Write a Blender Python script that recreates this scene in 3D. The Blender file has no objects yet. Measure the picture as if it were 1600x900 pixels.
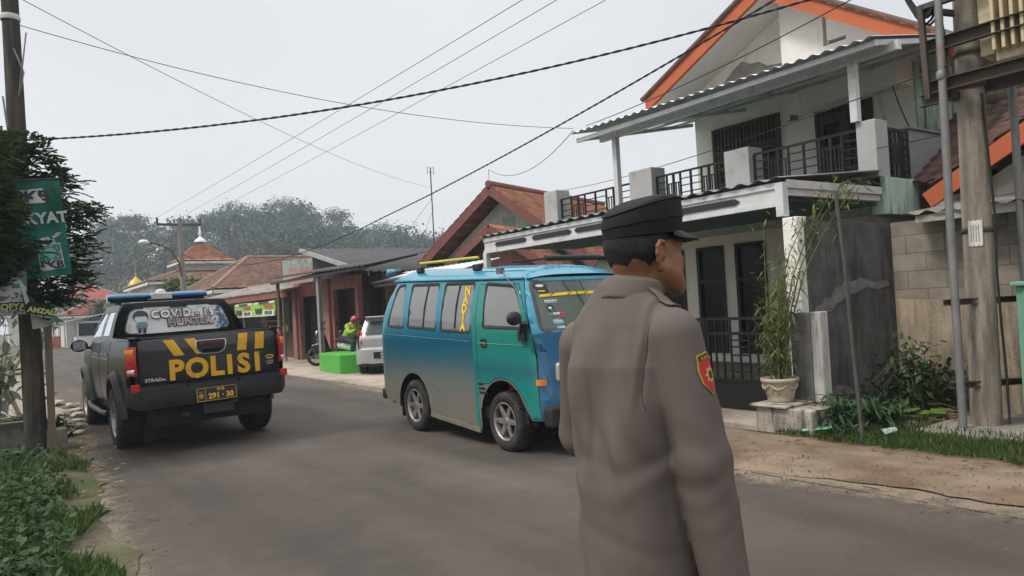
import bpy, bmesh, math, random
import numpy as np
from math import radians as RAD, sin, cos, pi, sqrt, atan2, exp
from mathutils import Vector, Matrix
from mathutils.geometry import delaunay_2d_cdt
from mathutils.bvhtree import BVHTree
random.seed(7)
S = bpy.context.scene
COL = S.collection
# ---------------------------------------------------------------- camera
PSI, PIT, ROL, CAMH, FPX = RAD(35), RAD(1.25), RAD(3.2), 1.48, 1164.0
cd = bpy.data.cameras.new('camera'); cam = bpy.data.objects.new('camera', cd); COL.objects.link(cam)
cd.sensor_width = 36; cd.lens = FPX / 1600 * 36; cd.clip_start = 0.05; cd.clip_end = 3000
_f0 = Vector((sin(PSI), cos(PSI), 0)); _r0 = Vector((cos(PSI), -sin(PSI), 0)); _z = Vector((0, 0, 1))
_f = _f0 * cos(PIT) + _z * sin(PIT); _u = -_f0 * sin(PIT) + _z * cos(PIT)
_R = _r0 * cos(ROL) - _u * sin(ROL); _U = _r0 * sin(ROL) + _u * cos(ROL)
cam.matrix_world = Matrix(((_R.x, _U.x, -_f.x, 0), (_R.y, _U.y, -_f.y, 0), (_R.z, _U.z, -_f.z, CAMH), (0, 0, 0, 1)))
S.camera = cam
# ---------------------------------------------------------------- overcast sky and sun
SUN_EL, SUN_AZ = RAD(52), RAD(-75)          # azimuth clockwise from +Y
w = bpy.data.worlds.new('World'); S.world = w; w.use_nodes = True
nt = w.node_tree; bg = nt.nodes['Background']
sky = nt.nodes.new('ShaderNodeTexSky'); sky.sky_type = 'NISHITA'; sky.sun_disc = False
sky.sun_elevation = SUN_EL; sky.sun_rotation = SUN_AZ; sky.dust_density = 4; sky.air_density = 1.2
hs = nt.nodes.new('ShaderNodeHueSaturation'); hs.inputs['Saturation'].default_value = 0.35
nt.links.new(sky.outputs[0], hs.inputs['Color'])
cl = nt.nodes.new('ShaderNodeTexNoise'); cl.inputs['Scale'].default_value = 1.6; cl.inputs['Detail'].default_value = 4
tc = nt.nodes.new('ShaderNodeTexCoord'); mp = nt.nodes.new('ShaderNodeMapping'); mp.inputs['Scale'].default_value = (1, 1, 2.5)
nt.links.new(tc.outputs['Generated'], mp.inputs[0]); nt.links.new(mp.outputs[0], cl.inputs['Vector'])
cr = nt.nodes.new('ShaderNodeValToRGB')
cr.color_ramp.elements[0].position = .3; cr.color_ramp.elements[0].color = (6.0, 6.15, 6.45, 1)
cr.color_ramp.elements[1].position = .7; cr.color_ramp.elements[1].color = (7.05, 7.1, 7.2, 1)
nt.links.new(cl.outputs['Fac'], cr.inputs[0])
mx = nt.nodes.new('ShaderNodeMixRGB'); mx.inputs['Fac'].default_value = 0.85
nt.links.new(hs.outputs[0], mx.inputs['Color1']); nt.links.new(cr.outputs[0], mx.inputs['Color2'])
sz = nt.nodes.new('ShaderNodeSeparateXYZ'); nt.links.new(tc.outputs['Generated'], sz.inputs[0])     # overcast sky: brighter towards the zenith
zr = nt.nodes.new('ShaderNodeMapRange'); zr.interpolation_type = 'SMOOTHSTEP'; zr.inputs['From Min'].default_value = .40; zr.inputs['From Max'].default_value = 1.0
zr.inputs['To Min'].default_value = 1.0; zr.inputs['To Max'].default_value = 2.7; nt.links.new(sz.outputs['Z'], zr.inputs[0])
mz = nt.nodes.new('ShaderNodeVectorMath'); mz.operation = 'SCALE'; nt.links.new(mx.outputs[0], mz.inputs[0]); nt.links.new(zr.outputs[0], mz.inputs['Scale'])
nt.links.new(mz.outputs[0], bg.inputs['Color']); bg.inputs['Strength'].default_value = 0.090
sl = bpy.data.lights.new('sun', 'SUN'); sl.energy = 1.5; sl.angle = RAD(11); sl.color = (1.0, .94, .86)
so = bpy.data.objects.new('sun', sl); COL.objects.link(so)
_d = Vector((sin(SUN_AZ) * cos(SUN_EL), cos(SUN_AZ) * cos(SUN_EL), sin(SUN_EL)))
so.rotation_euler = _d.to_track_quat('Z', 'Y').to_euler(); so.location = (-30, 10, 60)
S.view_settings.view_transform = 'Standard'; S.view_settings.look = 'None'
S.view_settings.exposure = 0.52; S.view_settings.gamma = 1; S.view_settings.use_curve_mapping = False
S.cycles.max_bounces = 6; S.cycles.transparent_max_bounces = 10; S.cycles.volume_bounces = 1
# ---------------------------------------------------------------- materials
MATS = {}
def M(name, col, rough=.7, metal=0., var=.18, scale=6., bump=0., bscale=40., stain=None, stain_amt=.5, stain_scale=2.5, streak=False,
      spec=.3, coat=0., grade=None, gradez=None, stretch=(1, 1, 1), trans=0.):
    """Procedural material: noise-varied colour, optional second colour in patches or vertical streaks, optional bump."""
    if name in MATS: return MATS[name]
    m = bpy.data.materials.new(name); m.use_nodes = True; n = m.node_tree; b = n.nodes['Principled BSDF']
    L = n.links.new
    t = n.nodes.new('ShaderNodeTexCoord'); mp = n.nodes.new('ShaderNodeMapping'); mp.inputs['Scale'].default_value = stretch
    L(t.outputs['Object'], mp.inputs[0])
    nz = n.nodes.new('ShaderNodeTexNoise'); nz.inputs['Scale'].default_value = scale; nz.inputs['Detail'].default_value = 6; nz.inputs['Roughness'].default_value = .65
    L(mp.outputs[0], nz.inputs['Vector'])
    r = n.nodes.new('ShaderNodeValToRGB'); e = r.color_ramp.elements
    e[0].position = .3; e[1].position = .7
    e[0].color = tuple(c * (1 - var) for c in col) + (1,); e[1].color = tuple(min(1, c * (1 + var)) for c in col) + (1,)
    L(nz.outputs['Fac'], r.inputs[0]); out = r.outputs[0]
    if grade:     # paint of several colours, blended along the object's own height
        sx = n.nodes.new('ShaderNodeSeparateXYZ'); L(t.outputs['Object'], sx.inputs[0])
        n3 = n.nodes.new('ShaderNodeTexNoise'); n3.inputs['Scale'].default_value = 3; L(t.outputs['Object'], n3.inputs['Vector'])
        ma = n.nodes.new('ShaderNodeMath'); ma.operation = 'MULTIPLY_ADD'; ma.inputs[1].default_value = .1; L(n3.outputs['Fac'], ma.inputs[0]); L(sx.outputs['Z'], ma.inputs[2])
        mr = n.nodes.new('ShaderNodeMapRange'); mr.inputs['From Min'].default_value = gradez[0] + .05; mr.inputs['From Max'].default_value = gradez[1] + .05; L(ma.outputs[0], mr.inputs[0])
        g = n.nodes.new('ShaderNodeValToRGB'); ge = g.color_ramp.elements
        while len(ge) < len(grade): ge.new(.5)
        for i, (p, c) in enumerate(grade): ge[i].position = p; ge[i].color = tuple(c) + (1,)
        L(mr.outputs[0], g.inputs[0])
        mu = n.nodes.new('ShaderNodeMixRGB'); mu.blend_type = 'MULTIPLY'; mu.inputs[0].default_value = 1
        r2 = n.nodes.new('ShaderNodeValToRGB'); r2.color_ramp.elements[0].color = (1 - var,) * 3 + (1,); L(nz.outputs['Fac'], r2.inputs[0])
        L(g.outputs[0], mu.inputs[1]); L(r2.outputs[0], mu.inputs[2]); out = mu.outputs[0]
    if stain:
        n2 = n.nodes.new('ShaderNodeTexNoise'); n2.inputs['Scale'].default_value = stain_scale; n2.inputs['Detail'].default_value = 8; n2.inputs['Roughness'].default_value = .7
        m2 = n.nodes.new('ShaderNodeMapping'); m2.inputs['Scale'].default_value = (3, 3, .35) if streak else (1, 1, 1); m2.inputs['Location'].default_value = (3.1, 1.7, .4)
        L(t.outputs['Object'], m2.inputs[0]); L(m2.outputs[0], n2.inputs['Vector'])
        s = n.nodes.new('ShaderNodeValToRGB'); s.color_ramp.elements[0].position = .62 - .3 * stain_amt; s.color_ramp.elements[1].position = .72 - .18 * stain_amt
        L(n2.outputs['Fac'], s.inputs[0])
        mm = n.nodes.new('ShaderNodeMixRGB'); L(s.outputs[0], mm.inputs[0]); L(out, mm.inputs[1]); mm.inputs[2].default_value = tuple(stain) + (1,); out = mm.outputs[0]
    L(out, b.inputs['Base Color'])
    b.inputs['Roughness'].default_value = rough; b.inputs['Metallic'].default_value = metal
    b.inputs['Specular IOR Level'].default_value = spec; b.inputs['Coat Weight'].default_value = coat; b.inputs['Coat Roughness'].default_value = .08
    if trans: b.inputs['Subsurface Weight'].default_value = trans; b.inputs['Subsurface Radius'].default_value = (.01, .004, .002)
    if bump:
        nb = n.nodes.new('ShaderNodeTexNoise'); nb.inputs['Scale'].default_value = bscale; nb.inputs['Detail'].default_value = 5; L(mp.outputs[0], nb.inputs['Vector'])
        bp = n.nodes.new('ShaderNodeBump'); bp.inputs['Strength'].default_value = bump; bp.inputs['Distance'].default_value = .02
        L(nb.outputs['Fac'], bp.inputs['Height']); L(bp.outputs[0], b.inputs['Normal'])
    MATS[name] = m; return m
def glass(name, tint=(.03, .035, .04), refl=.35, clear=.3, rough=.02):
    """Window glass: diffuse tint, partly see-through, with sky reflections."""
    if name in MATS: return MATS[name]
    m = bpy.data.materials.new(name); m.use_nodes = True; n = m.node_tree; L = n.links.new; n.nodes.remove(n.nodes['Principled BSDF'])
    d = n.nodes.new('ShaderNodeBsdfDiffuse'); d.inputs[0].default_value = tint + (1,)
    t = n.nodes.new('ShaderNodeBsdfTransparent'); t.inputs[0].default_value = (.75, .8, .8, 1)
    g = n.nodes.new('ShaderNodeBsdfGlossy'); g.inputs['Roughness'].default_value = rough; g.inputs[0].default_value = (.95, .97, 1, 1)
    a = n.nodes.new('ShaderNodeMixShader'); a.inputs[0].default_value = clear; L(d.outputs[0], a.inputs[1]); L(t.outputs[0], a.inputs[2])
    f = n.nodes.new('ShaderNodeLayerWeight'); f.inputs[0].default_value = refl
    b = n.nodes.new('ShaderNodeMixShader'); L(f.outputs['Fresnel'], b.inputs[0]); L(a.outputs[0], b.inputs[1]); L(g.outputs[0], b.inputs[2])
    L(b.outputs[0], n.nodes['Material Output'].inputs[0]); MATS[name] = m; return m
def leafmat(name, dark, light, rough=.55):
    """Foliage: every leaf of a mesh gets its own tone, light leaks through it."""
    if name in MATS: return MATS[name]
    m = bpy.data.materials.new(name); m.use_nodes = True; n = m.node_tree; L = n.links.new; b = n.nodes['Principled BSDF']
    g = n.nodes.new('ShaderNodeNewGeometry'); r = n.nodes.new('ShaderNodeValToRGB')
    r.color_ramp.elements[0].color = dark + (1,); r.color_ramp.elements[1].color = light + (1,)
    L(g.outputs['Random Per Island'], r.inputs[0]); L(r.outputs[0], b.inputs['Base Color']); b.inputs['Roughness'].default_value = rough
    b.inputs['Specular IOR Level'].default_value = .3
    t = n.nodes.new('ShaderNodeBsdfTranslucent'); L(r.outputs[0], t.inputs[0])
    x = n.nodes.new('ShaderNodeMixShader'); x.inputs[0].default_value = .3; L(b.outputs[0], x.inputs[1]); L(t.outputs[0], x.inputs[2])
    L(x.outputs[0], n.nodes['Material Output'].inputs[0]); MATS[name] = m; return m
# ---------------------------------------------------------------- mesh building
OFF = {}
def tag(o, label=None, cat=None, group=None, kind=None):
    for k, v in (('label', label), ('category', cat), ('group', group), ('kind', kind)):
        if v: o[k] = v
    return o
def thing(name, label, cat, loc=(0, 0, 0), rotz=0, group=None):
    o = bpy.data.objects.new(name, None); COL.objects.link(o); o.empty_display_size = .1
    o.location = loc; o.rotation_euler = (0, 0, rotz); OFF[o.name] = Vector(loc)
    return tag(o, label, cat, group)
def V(*a): return Vector(a)
class MB:
    """Collects shapes; build() links them as ONE mesh object."""
    def __init__(s): s.v = []; s.f = []; s.sm = []; s.mi = []; s.m = 0; s.smooth = False
    def add(s, vs, fs, smooth=None):
        k = len(s.v); s.v += [tuple(p) for p in vs]
        for f in fs: s.f.append(tuple(i + k for i in f)); s.sm.append(s.smooth if smooth is None else smooth); s.mi.append(s.m)
        return s
    def box(s, x0, x1, y0, y1, z0, z1):
        return s.add([(x, y, z) for x in (x0, x1) for y in (y0, y1) for z in (z0, z1)], [(0, 1, 3, 2), (4, 6, 7, 5), (0, 4, 5, 1), (2, 3, 7, 6), (0, 2, 6, 4), (1, 5, 7, 3)], False)
    def beam(s, p, q, w, h=None, up=(0, 0, 1)):
        h = h or w; p, q = Vector(p), Vector(q); d = (q - p).normalized(); u = Vector(up)
        if abs(d.dot(u)) > .98: u = Vector((0, 1, 0))
        a = d.cross(u).normalized() * (w / 2); b = a.cross(d).normalized() * (h / 2)
        return s.add([p - a - b, p + a - b, p + a + b, p - a + b, q - a - b, q + a - b, q + a + b, q - a + b], [(3, 2, 1, 0), (4, 5, 6, 7), (0, 1, 5, 4), (1, 2, 6, 5), (2, 3, 7, 6), (3, 0, 4, 7)], False)
    def tube(s, pts, r, n=8, caps=True, closed=False):
        pts = [Vector(p) for p in pts]; N = len(pts); rs = r if isinstance(r, (list, tuple)) else [r] * N
        vs = []; fs = []; ref = None
        for i, p in enumerate(pts):
            d = (pts[min(i + 1, N - 1)] - pts[max(i - 1, 0)])
            if closed: d = pts[(i + 1) % N] - pts[i - 1]
            d = d.normalized() if d.length > 1e-9 else Vector((0, 0, 1))
            if ref is None: ref = Vector((0, 0, 1)) if abs(d.z) < .9 else Vector((1, 0, 0))
            a = d.cross(ref).normalized(); ref = a.cross(d).normalized(); 
            for k in range(n): vs.append(p + (a * cos(2 * pi * k / n) + ref * sin(2 * pi * k / n)) * rs[i])
        for i in range(N if closed else N - 1):
            j = (i + 1) % N
            for k in range(n): fs.append((i * n + k, i * n + (k + 1) % n, j * n + (k + 1) % n, j * n + k))
        s.add(vs, fs, n > 4)
        if caps and not closed: s.add(vs[:n], [tuple(range(n - 1, -1, -1))], False); s.add(vs[-n:], [tuple(range(n))], False)
        return s
    def lathe(s, prof, c=(0, 0, 0), n=20, axis='z', sx=1, sy=1):
        vs = []; fs = []; K = len(prof)
        for r, z in prof:
            for k in range(n):
                a = 2 * pi * k / n; x, y = r * cos(a) * sx, r * sin(a) * sy
                p = (x, y, z) if axis == 'z' else ((z, x, y) if axis == 'x' else (y, z, x)); vs.append((p[0] + c[0], p[1] + c[1], p[2] + c[2]))
        for i in range(K - 1):
            for k in range(n): fs.append((i * n + k, i * n + (k + 1) % n, (i + 1) * n + (k + 1) % n, (i + 1) * n + k))
        return s.add(vs, fs, True)
    def prism(s, poly, o, a, b, t):
        """polygon (2-D) in the plane o + u*a + v*b, thickened by the vector t"""
        o, a, b, t = Vector(o), Vector(a), Vector(b), Vector(t); n = len(poly)
        v0 = [o + a * x + b * y for x, y in poly]
        return s.add(v0 + [p + t for p in v0], [tuple(range(n - 1, -1, -1)), tuple(range(n, 2 * n))] + [(i, (i + 1) % n, n + (i + 1) % n, n + i) for i in range(n)], False)
    def grid(s, fn, nu, nv, smooth=True, u=(0, 1), v=(0, 1)):
        vs = [fn(u[0] + (u[1] - u[0]) * i / nu, v[0] + (v[1] - v[0]) * j / nv) for i in range(nu + 1) for j in range(nv + 1)]
        return s.add(vs, [(i * (nv + 1) + j, (i + 1) * (nv + 1) + j, (i + 1) * (nv + 1) + j + 1, i * (nv + 1) + j + 1) for i in range(nu) for j in range(nv)], smooth)
    def panel(s, outline, holes, fmap, step=.08, smooth=True, flip=False):
        """2-D outline with holes, filled and mapped to 3-D by fmap"""
        v, f = fill2d(outline, holes, step)
        vs = [fmap(x, y) for x, y in v]
        return s.add(vs, [tuple(reversed(t)) if flip else t for t in f], smooth)
    def xf(s, m):
        s.v = [tuple(m @ Vector(p)) for p in s.v]; return s
    def build(s, name, mat, parent=None, world=True, bevel=0, solid=0, label=None, weld=False, autosmooth=None):
        off = OFF.get(parent.name, V(0, 0, 0)) if parent and world else V(0, 0, 0)
        me = bpy.data.meshes.new(name)
        me.from_pydata([(p[0] - off[0], p[1] - off[1], p[2] - off[2]) for p in s.v], [], s.f)
        me.polygons.foreach_set('use_smooth', s.sm); me.polygons.foreach_set('material_index', s.mi)
        for m in (mat if isinstance(mat, (list, tuple)) else [mat]): me.materials.append(m)
        me.update()
        if weld:
            bm = bmesh.new(); bm.from_mesh(me); bmesh.ops.remove_doubles(bm, verts=bm.verts, dist=.0008); bmesh.ops.recalc_face_normals(bm, faces=bm.faces); bm.to_mesh(me); bm.free()
        o = bpy.data.objects.new(name, me); COL.objects.link(o)
        if parent: o.parent = parent; OFF[o.name] = off
        if bevel:
            b = o.modifiers.new('bevel', 'BEVEL'); b.width = bevel; b.segments = 2; b.limit_method = 'ANGLE'; b.angle_limit = RAD(40); b.harden_normals = False
        if solid:
            b = o.modifiers.new('solid', 'SOLIDIFY'); b.thickness = abs(solid); b.offset = -1 if solid > 0 else 1
        if label: o['label'] = label
        return o
def inside(poly, x, y):
    c = False; j = len(poly) - 1
    for i in range(len(poly)):
        xi, yi = poly[i]; xj, yj = poly[j]
        if (yi > y) != (yj > y) and x < (xj - xi) * (y - yi) / (yj - yi) + xi: c = not c
        j = i
    return c
def densify(poly, step):
    out = []
    for i, a in enumerate(poly):
        b = poly[(i + 1) % len(poly)]; n = max(1, int(math.hypot(b[0] - a[0], b[1] - a[1]) / step))
        out += [(a[0] + (b[0] - a[0]) * k / n, a[1] + (b[1] - a[1]) * k / n) for k in range(n)]
    return out
def fill2d(outline, holes, step):
    loops = [densify(outline, step)] + [densify(h, step) for h in holes]
    vs = []; es = []
    for lp in loops:
        k = len(vs); n = len(lp); vs += [Vector(p) for p in lp]; es += [(k + i, k + (i + 1) % n) for i in range(n)]
    xs = [p[0] for p in loops[0]]; ys = [p[1] for p in loops[0]]
    y = min(ys) + step * .5; row = 0
    while y < max(ys):
        x = min(xs) + step * (.5 if row % 2 else .2)
        while x < max(xs):
            if inside(loops[0], x, y) and not any(inside(h, x, y) for h in loops[1:]): vs.append(Vector((x, y)))
            x += step
        y += step * .87; row += 1
    r = delaunay_2d_cdt(vs, es, [], 0, 1e-5)
    V2, F2 = r[0], r[2]; fs = []
    for f in F2:
        cx = sum(V2[i][0] for i in f) / 3; cy = sum(V2[i][1] for i in f) / 3
        if inside(loops[0], cx, cy) and not any(inside(h, cx, cy) for h in loops[1:]):
            a, b, c = (V2[i] for i in f); fs.append(tuple(f) if (b - a).cross(c - a) > 0 else tuple(reversed(f)))
    return [(p[0], p[1]) for p in V2], fs
def rpoly(pts, r, n=4):
    """polygon with rounded corners; r a number or one per corner"""
    out = []; N = len(pts); rs = r if isinstance(r, (list, tuple)) else [r] * N
    for i in range(N):
        p = Vector(pts[i]); a = Vector(pts[i - 1]) - p; b = Vector(pts[(i + 1) % N]) - p; rr = min(rs[i], a.length * .45, b.length * .45)
        if rr < 1e-4: out.append(tuple(p)); continue
        A = p + a.normalized() * rr; B = p + b.normalized() * rr
        for k in range(n + 1):
            t = k / n; q = A * (1 - t) ** 2 + p * 2 * t * (1 - t) + B * t * t; out.append((q.x, q.y))
    return out
def inset(poly, d):
    """shrinks (d>0) a convex-ish polygon"""
    N = len(poly); out = []; area = sum(poly[i - 1][0] * poly[i][1] - poly[i][0] * poly[i - 1][1] for i in range(N)); sg = 1 if area > 0 else -1
    for i in range(N):
        p = Vector(poly[i]); a = (p - Vector(poly[i - 1])); b = (Vector(poly[(i + 1) % N]) - p)
        if a.length < 1e-9: a = b
        if b.length < 1e-9: b = a
        t = (a.normalized() + b.normalized()); t = t.normalized() if t.length > 1e-6 else a.normalized(); n = Vector((-t.y, t.x)) * sg; q = p + n * d; out.append((q.x, q.y))
    return out
def frame(o, right, up):
    r = Vector(right).normalized(); u = Vector(up); u = (u - r * u.dot(r)).normalized(); n = r.cross(u)
    return Matrix(((r.x, u.x, n.x, o[0]), (r.y, u.y, n.y, o[1]), (r.z, u.z, n.z, o[2]), (0, 0, 0, 1)))
def text(name, body, size, mat, parent, o, right, up, world=True, ext=.002, bold=0., sx=1., align='CENTER', shear=0., spacing=1.):
    c = bpy.data.curves.new(name, 'FONT'); c.body = body; c.size = size; c.extrude = ext; c.offset = bold; c.align_x = align; c.align_y = 'CENTER'; c.shear = shear
    c.space_character = spacing; c.resolution_u = 3; c.materials.append(mat)
    ob = bpy.data.objects.new(name, c); me = bpy.data.meshes.new_from_object(ob); bpy.data.objects.remove(ob); bpy.data.curves.remove(c)
    me.name = name; ob = bpy.data.objects.new(name, me); COL.objects.link(ob)
    off = OFF.get(parent.name, V(0, 0, 0)) if world else V(0, 0, 0)
    ob.parent = parent; OFF[ob.name] = off; mt = frame(Vector(o) - off, right, up) @ Matrix.Diagonal((sx, 1, 1, 1))
    me.transform(mt); return ob
def leaves(mb, centers, n, size, rng, spread, droop=.3, aspect=2.6, flat=0.):
    """n leaves round random picks of centers; each leaf a small folded blade"""
    for _ in range(n):
        c = centers[rng.randrange(len(centers))]; sp = spread if not isinstance(c[3] if len(c) > 3 else None, float) else c[3]
        p = Vector((c[0] + rng.gauss(0, sp), c[1] + rng.gauss(0, sp), c[2] + rng.gauss(0, sp * (.8 - flat))))
        a = rng.uniform(0, 2 * pi); d = Vector((cos(a), sin(a), rng.uniform(-1, .6) * (1 - flat) - droop)).normalized()
        sd = d.cross(Vector((rng.uniform(-.5, .5), rng.uniform(-.5, .5), 1))).normalized(); L = size * rng.uniform(.6, 1.4); wd = L / aspect / 2
        nn = sd.cross(d) * (L * .06)
        mb.add([p, p + d * L * .45 + sd * wd - nn, p + d * L - Vector((0, 0, L * .15)), p + d * L * .45 - sd * wd - nn], [(0, 1, 2, 3)], False)
    return mb
def copytree(o, parent=None):
    c = o.copy(); COL.objects.link(c); OFF[c.name] = OFF.get(o.name, V(0, 0, 0))
    if parent: c.parent = parent
    for ch in list(o.children): copytree(ch, c)
    return c
# ---------------------------------------------------------------- organic shapes: distance field on a grid, surface-net mesh
class Field:
    def __init__(s, xs, ys, zs):
        s.a = [np.asarray(xs), np.asarray(ys), np.asarray(zs)]; s.F = np.full((len(xs), len(ys), len(zs)), .12)
    def sub(s, lo, hi, pad=.06):
        sl = []; 
        for ax in range(3):
            i, j = np.searchsorted(s.a[ax], [lo[ax] - pad, hi[ax] + pad]); sl.append(slice(max(0, i - 1), j + 1))
        X, Y, Z = np.meshgrid(s.a[0][sl[0]], s.a[1][sl[1]], s.a[2][sl[2]], indexing='ij'); return tuple(sl), X, Y, Z
    def put(s, sl, d, k, cut=False):
        A = s.F[sl]
        if cut: d = -d; h = np.clip(.5 - .5 * (d - A) / k, 0, 1); s.F[sl] = A * (1 - 0) if False else (d * (1 - h) + A * h + k * h * (1 - h)) if False else np.maximum(A, d)
        else: h = np.clip(.5 + .5 * (A - d) / k, 0, 1); s.F[sl] = A * (1 - h) + d * h - k * h * (1 - h)
    def cone(s, a, b, ra, rb, k=.012, flat=None):
        a, b = np.array(a, float), np.array(b, float); r = max(ra, rb); sl, X, Y, Z = s.sub(np.minimum(a, b) - r, np.maximum(a, b) + r)
        if X.size == 0: return
        d = b - a; L = float(d @ d) + 1e-12; t = np.clip(((X - a[0]) * d[0] + (Y - a[1]) * d[1] + (Z - a[2]) * d[2]) / L, 0, 1)
        s.put(sl, np.sqrt((X - a[0] - t * d[0]) ** 2 + (Y - a[1] - t * d[1]) ** 2 + (Z - a[2] - t * d[2]) ** 2) - (ra + (rb - ra) * t), k)
    def ell(s, c, r, k=.012, cut=False, rot=0.):
        c = np.array(c, float); R = max(r); sl, X, Y, Z = s.sub(c - R, c + R)
        if X.size == 0: return
        x, y, z = X - c[0], Y - c[1], Z - c[2]
        if rot: y, z = y * cos(rot) + z * sin(rot), -y * sin(rot) + z * cos(rot)
        q = np.sqrt((x / r[0]) ** 2 + (y / r[1]) ** 2 + (z / r[2]) ** 2) + 1e-9; q2 = np.sqrt((x / r[0] ** 2) ** 2 + (y / r[1] ** 2) ** 2 + (z / r[2] ** 2) ** 2) + 1e-9
        s.put(sl, q * (q - 1) / q2, k, cut)
    def column(s, tab, k=.02):
        """stacked ellipses: rows of (z, half width, half depth, centre y, centre x)"""
        T = np.array([(r + (0, 0))[:5] if len(r) < 5 else r for r in tab], float); lo = (T[:, 4].min() - T[:, 1].max(), T[:, 3].min() - T[:, 2].max(), T[0, 0]); hi = (T[:, 4].max() + T[:, 1].max(), T[:, 3].max() + T[:, 2].max(), T[-1, 0])
        sl, X, Y, Z = s.sub(lo, hi)
        A = np.interp(Z, T[:, 0], T[:, 1]); B = np.interp(Z, T[:, 0], T[:, 2]); c = np.interp(Z, T[:, 0], T[:, 3]); cx = np.interp(Z, T[:, 0], T[:, 4])
        q = (np.abs((X - cx) / A) ** 2.3 + np.abs((Y - c) / B) ** 2.3) ** (1 / 2.3)
        d = np.maximum((q - 1) * np.minimum(A, B) * .9, np.maximum(Z - T[-1, 0], T[0, 0] - Z)); s.put(sl, d, k)
    def mesh(s, M4=None):
        F = s.F; a = s.a; ins = F < 0; nx, ny, nz = F.shape
        c = np.zeros((nx - 1, ny - 1, nz - 1), np.int8)
        for i in (0, 1):
            for j in (0, 1):
                for k in (0, 1): c += ins[i:nx - 1 + i, j:ny - 1 + j, k:nz - 1 + k]
        act = (c > 0) & (c < 8); idx = np.full(act.shape, -1, np.int64); I, J, K = np.nonzero(act); idx[I, J, K] = np.arange(len(I))
        P = np.zeros((len(I), 3)); N = np.zeros(len(I)); off = [(i, j, k) for i in (0, 1) for j in (0, 1) for k in (0, 1)]
        for p in off:
            for ax in range(3):
                if p[ax]: continue
                q = list(p); q[ax] = 1; f0 = F[I + p[0], J + p[1], K + p[2]]; f1 = F[I + q[0], J + q[1], K + q[2]]; m = (f0 < 0) != (f1 < 0); t = np.where(m, f0 / np.where(m, f0 - f1, 1), 0)
                for b, ind in enumerate((I, J, K)):
                    v0 = a[b][ind + p[b]]; v1 = a[b][ind + q[b]]; P[:, b] += np.where(m, v0 + (v1 - v0) * t, 0)
                N += m
        P /= N[:, None]; faces = []
        for ax in range(3):
            o1, o2 = [(1, 2), (2, 0), (0, 1)][ax]; sl0 = [slice(None)] * 3; sl1 = [slice(None)] * 3; sl0[ax] = slice(0, -1); sl1[ax] = slice(1, None)
            A_, B_ = ins[tuple(sl0)], ins[tuple(sl1)]; E = np.argwhere(A_ != B_); 
            E = E[(E[:, o1] > 0) & (E[:, o2] > 0) & (E[:, o1] < F.shape[o1] - 1) & (E[:, o2] < F.shape[o2] - 1)]
            if not len(E): continue
            fl = A_[E[:, 0], E[:, 1], E[:, 2]]; e1 = np.zeros(3, int); e1[o1] = 1; e2 = np.zeros(3, int); e2[o2] = 1
            qd = np.stack([idx[tuple((E - d).T)] for d in (e1 + e2, e2, 0 * e1, e1)], 1); qd[~fl] = qd[~fl][:, ::-1]; faces.append(qd)
        Q = np.concatenate(faces); m = MB(); pts = P if M4 is None else (np.c_[P, np.ones(len(P))] @ np.array(M4).T)[:, :3]
        m.v = [tuple(p) for p in pts]; m.f = [tuple(f) for f in Q.tolist()]; m.sm = [True] * len(m.f); m.mi = [0] * len(m.f); return m
def ax(*segs):
    out = []
    for a, b, st in segs: out += list(np.arange(a, b - st * .5, st))
    return np.array(out + [segs[-1][1]])
# ---------------------------------------------------------------- materials that several things share
ink = M('dark_ink', (.025, .028, .04), .5)
redL = M('red_lens', (.42, .012, .014), .15, coat=.6, var=.12, scale=30)
steel = M('weathered_steel', (.075, .062, .05), .7, .3, var=.3, scale=8, stain=(.12, .07, .04), stain_amt=.4, stain_scale=5)
M('sticker_yellow', (.72, .50, .02), .5)
skin = M('skin', (.215, .100, .056), .5, var=.14, scale=22, bump=.12, bscale=260, spec=.35, trans=.06, stain=(.165, .070, .038), stain_amt=.3, stain_scale=16)
hairM = M('short_black_hair', (.012, .011, .012), .55, var=.5, scale=160, bump=.6, bscale=420, stretch=(1, 1, .25))
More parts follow.
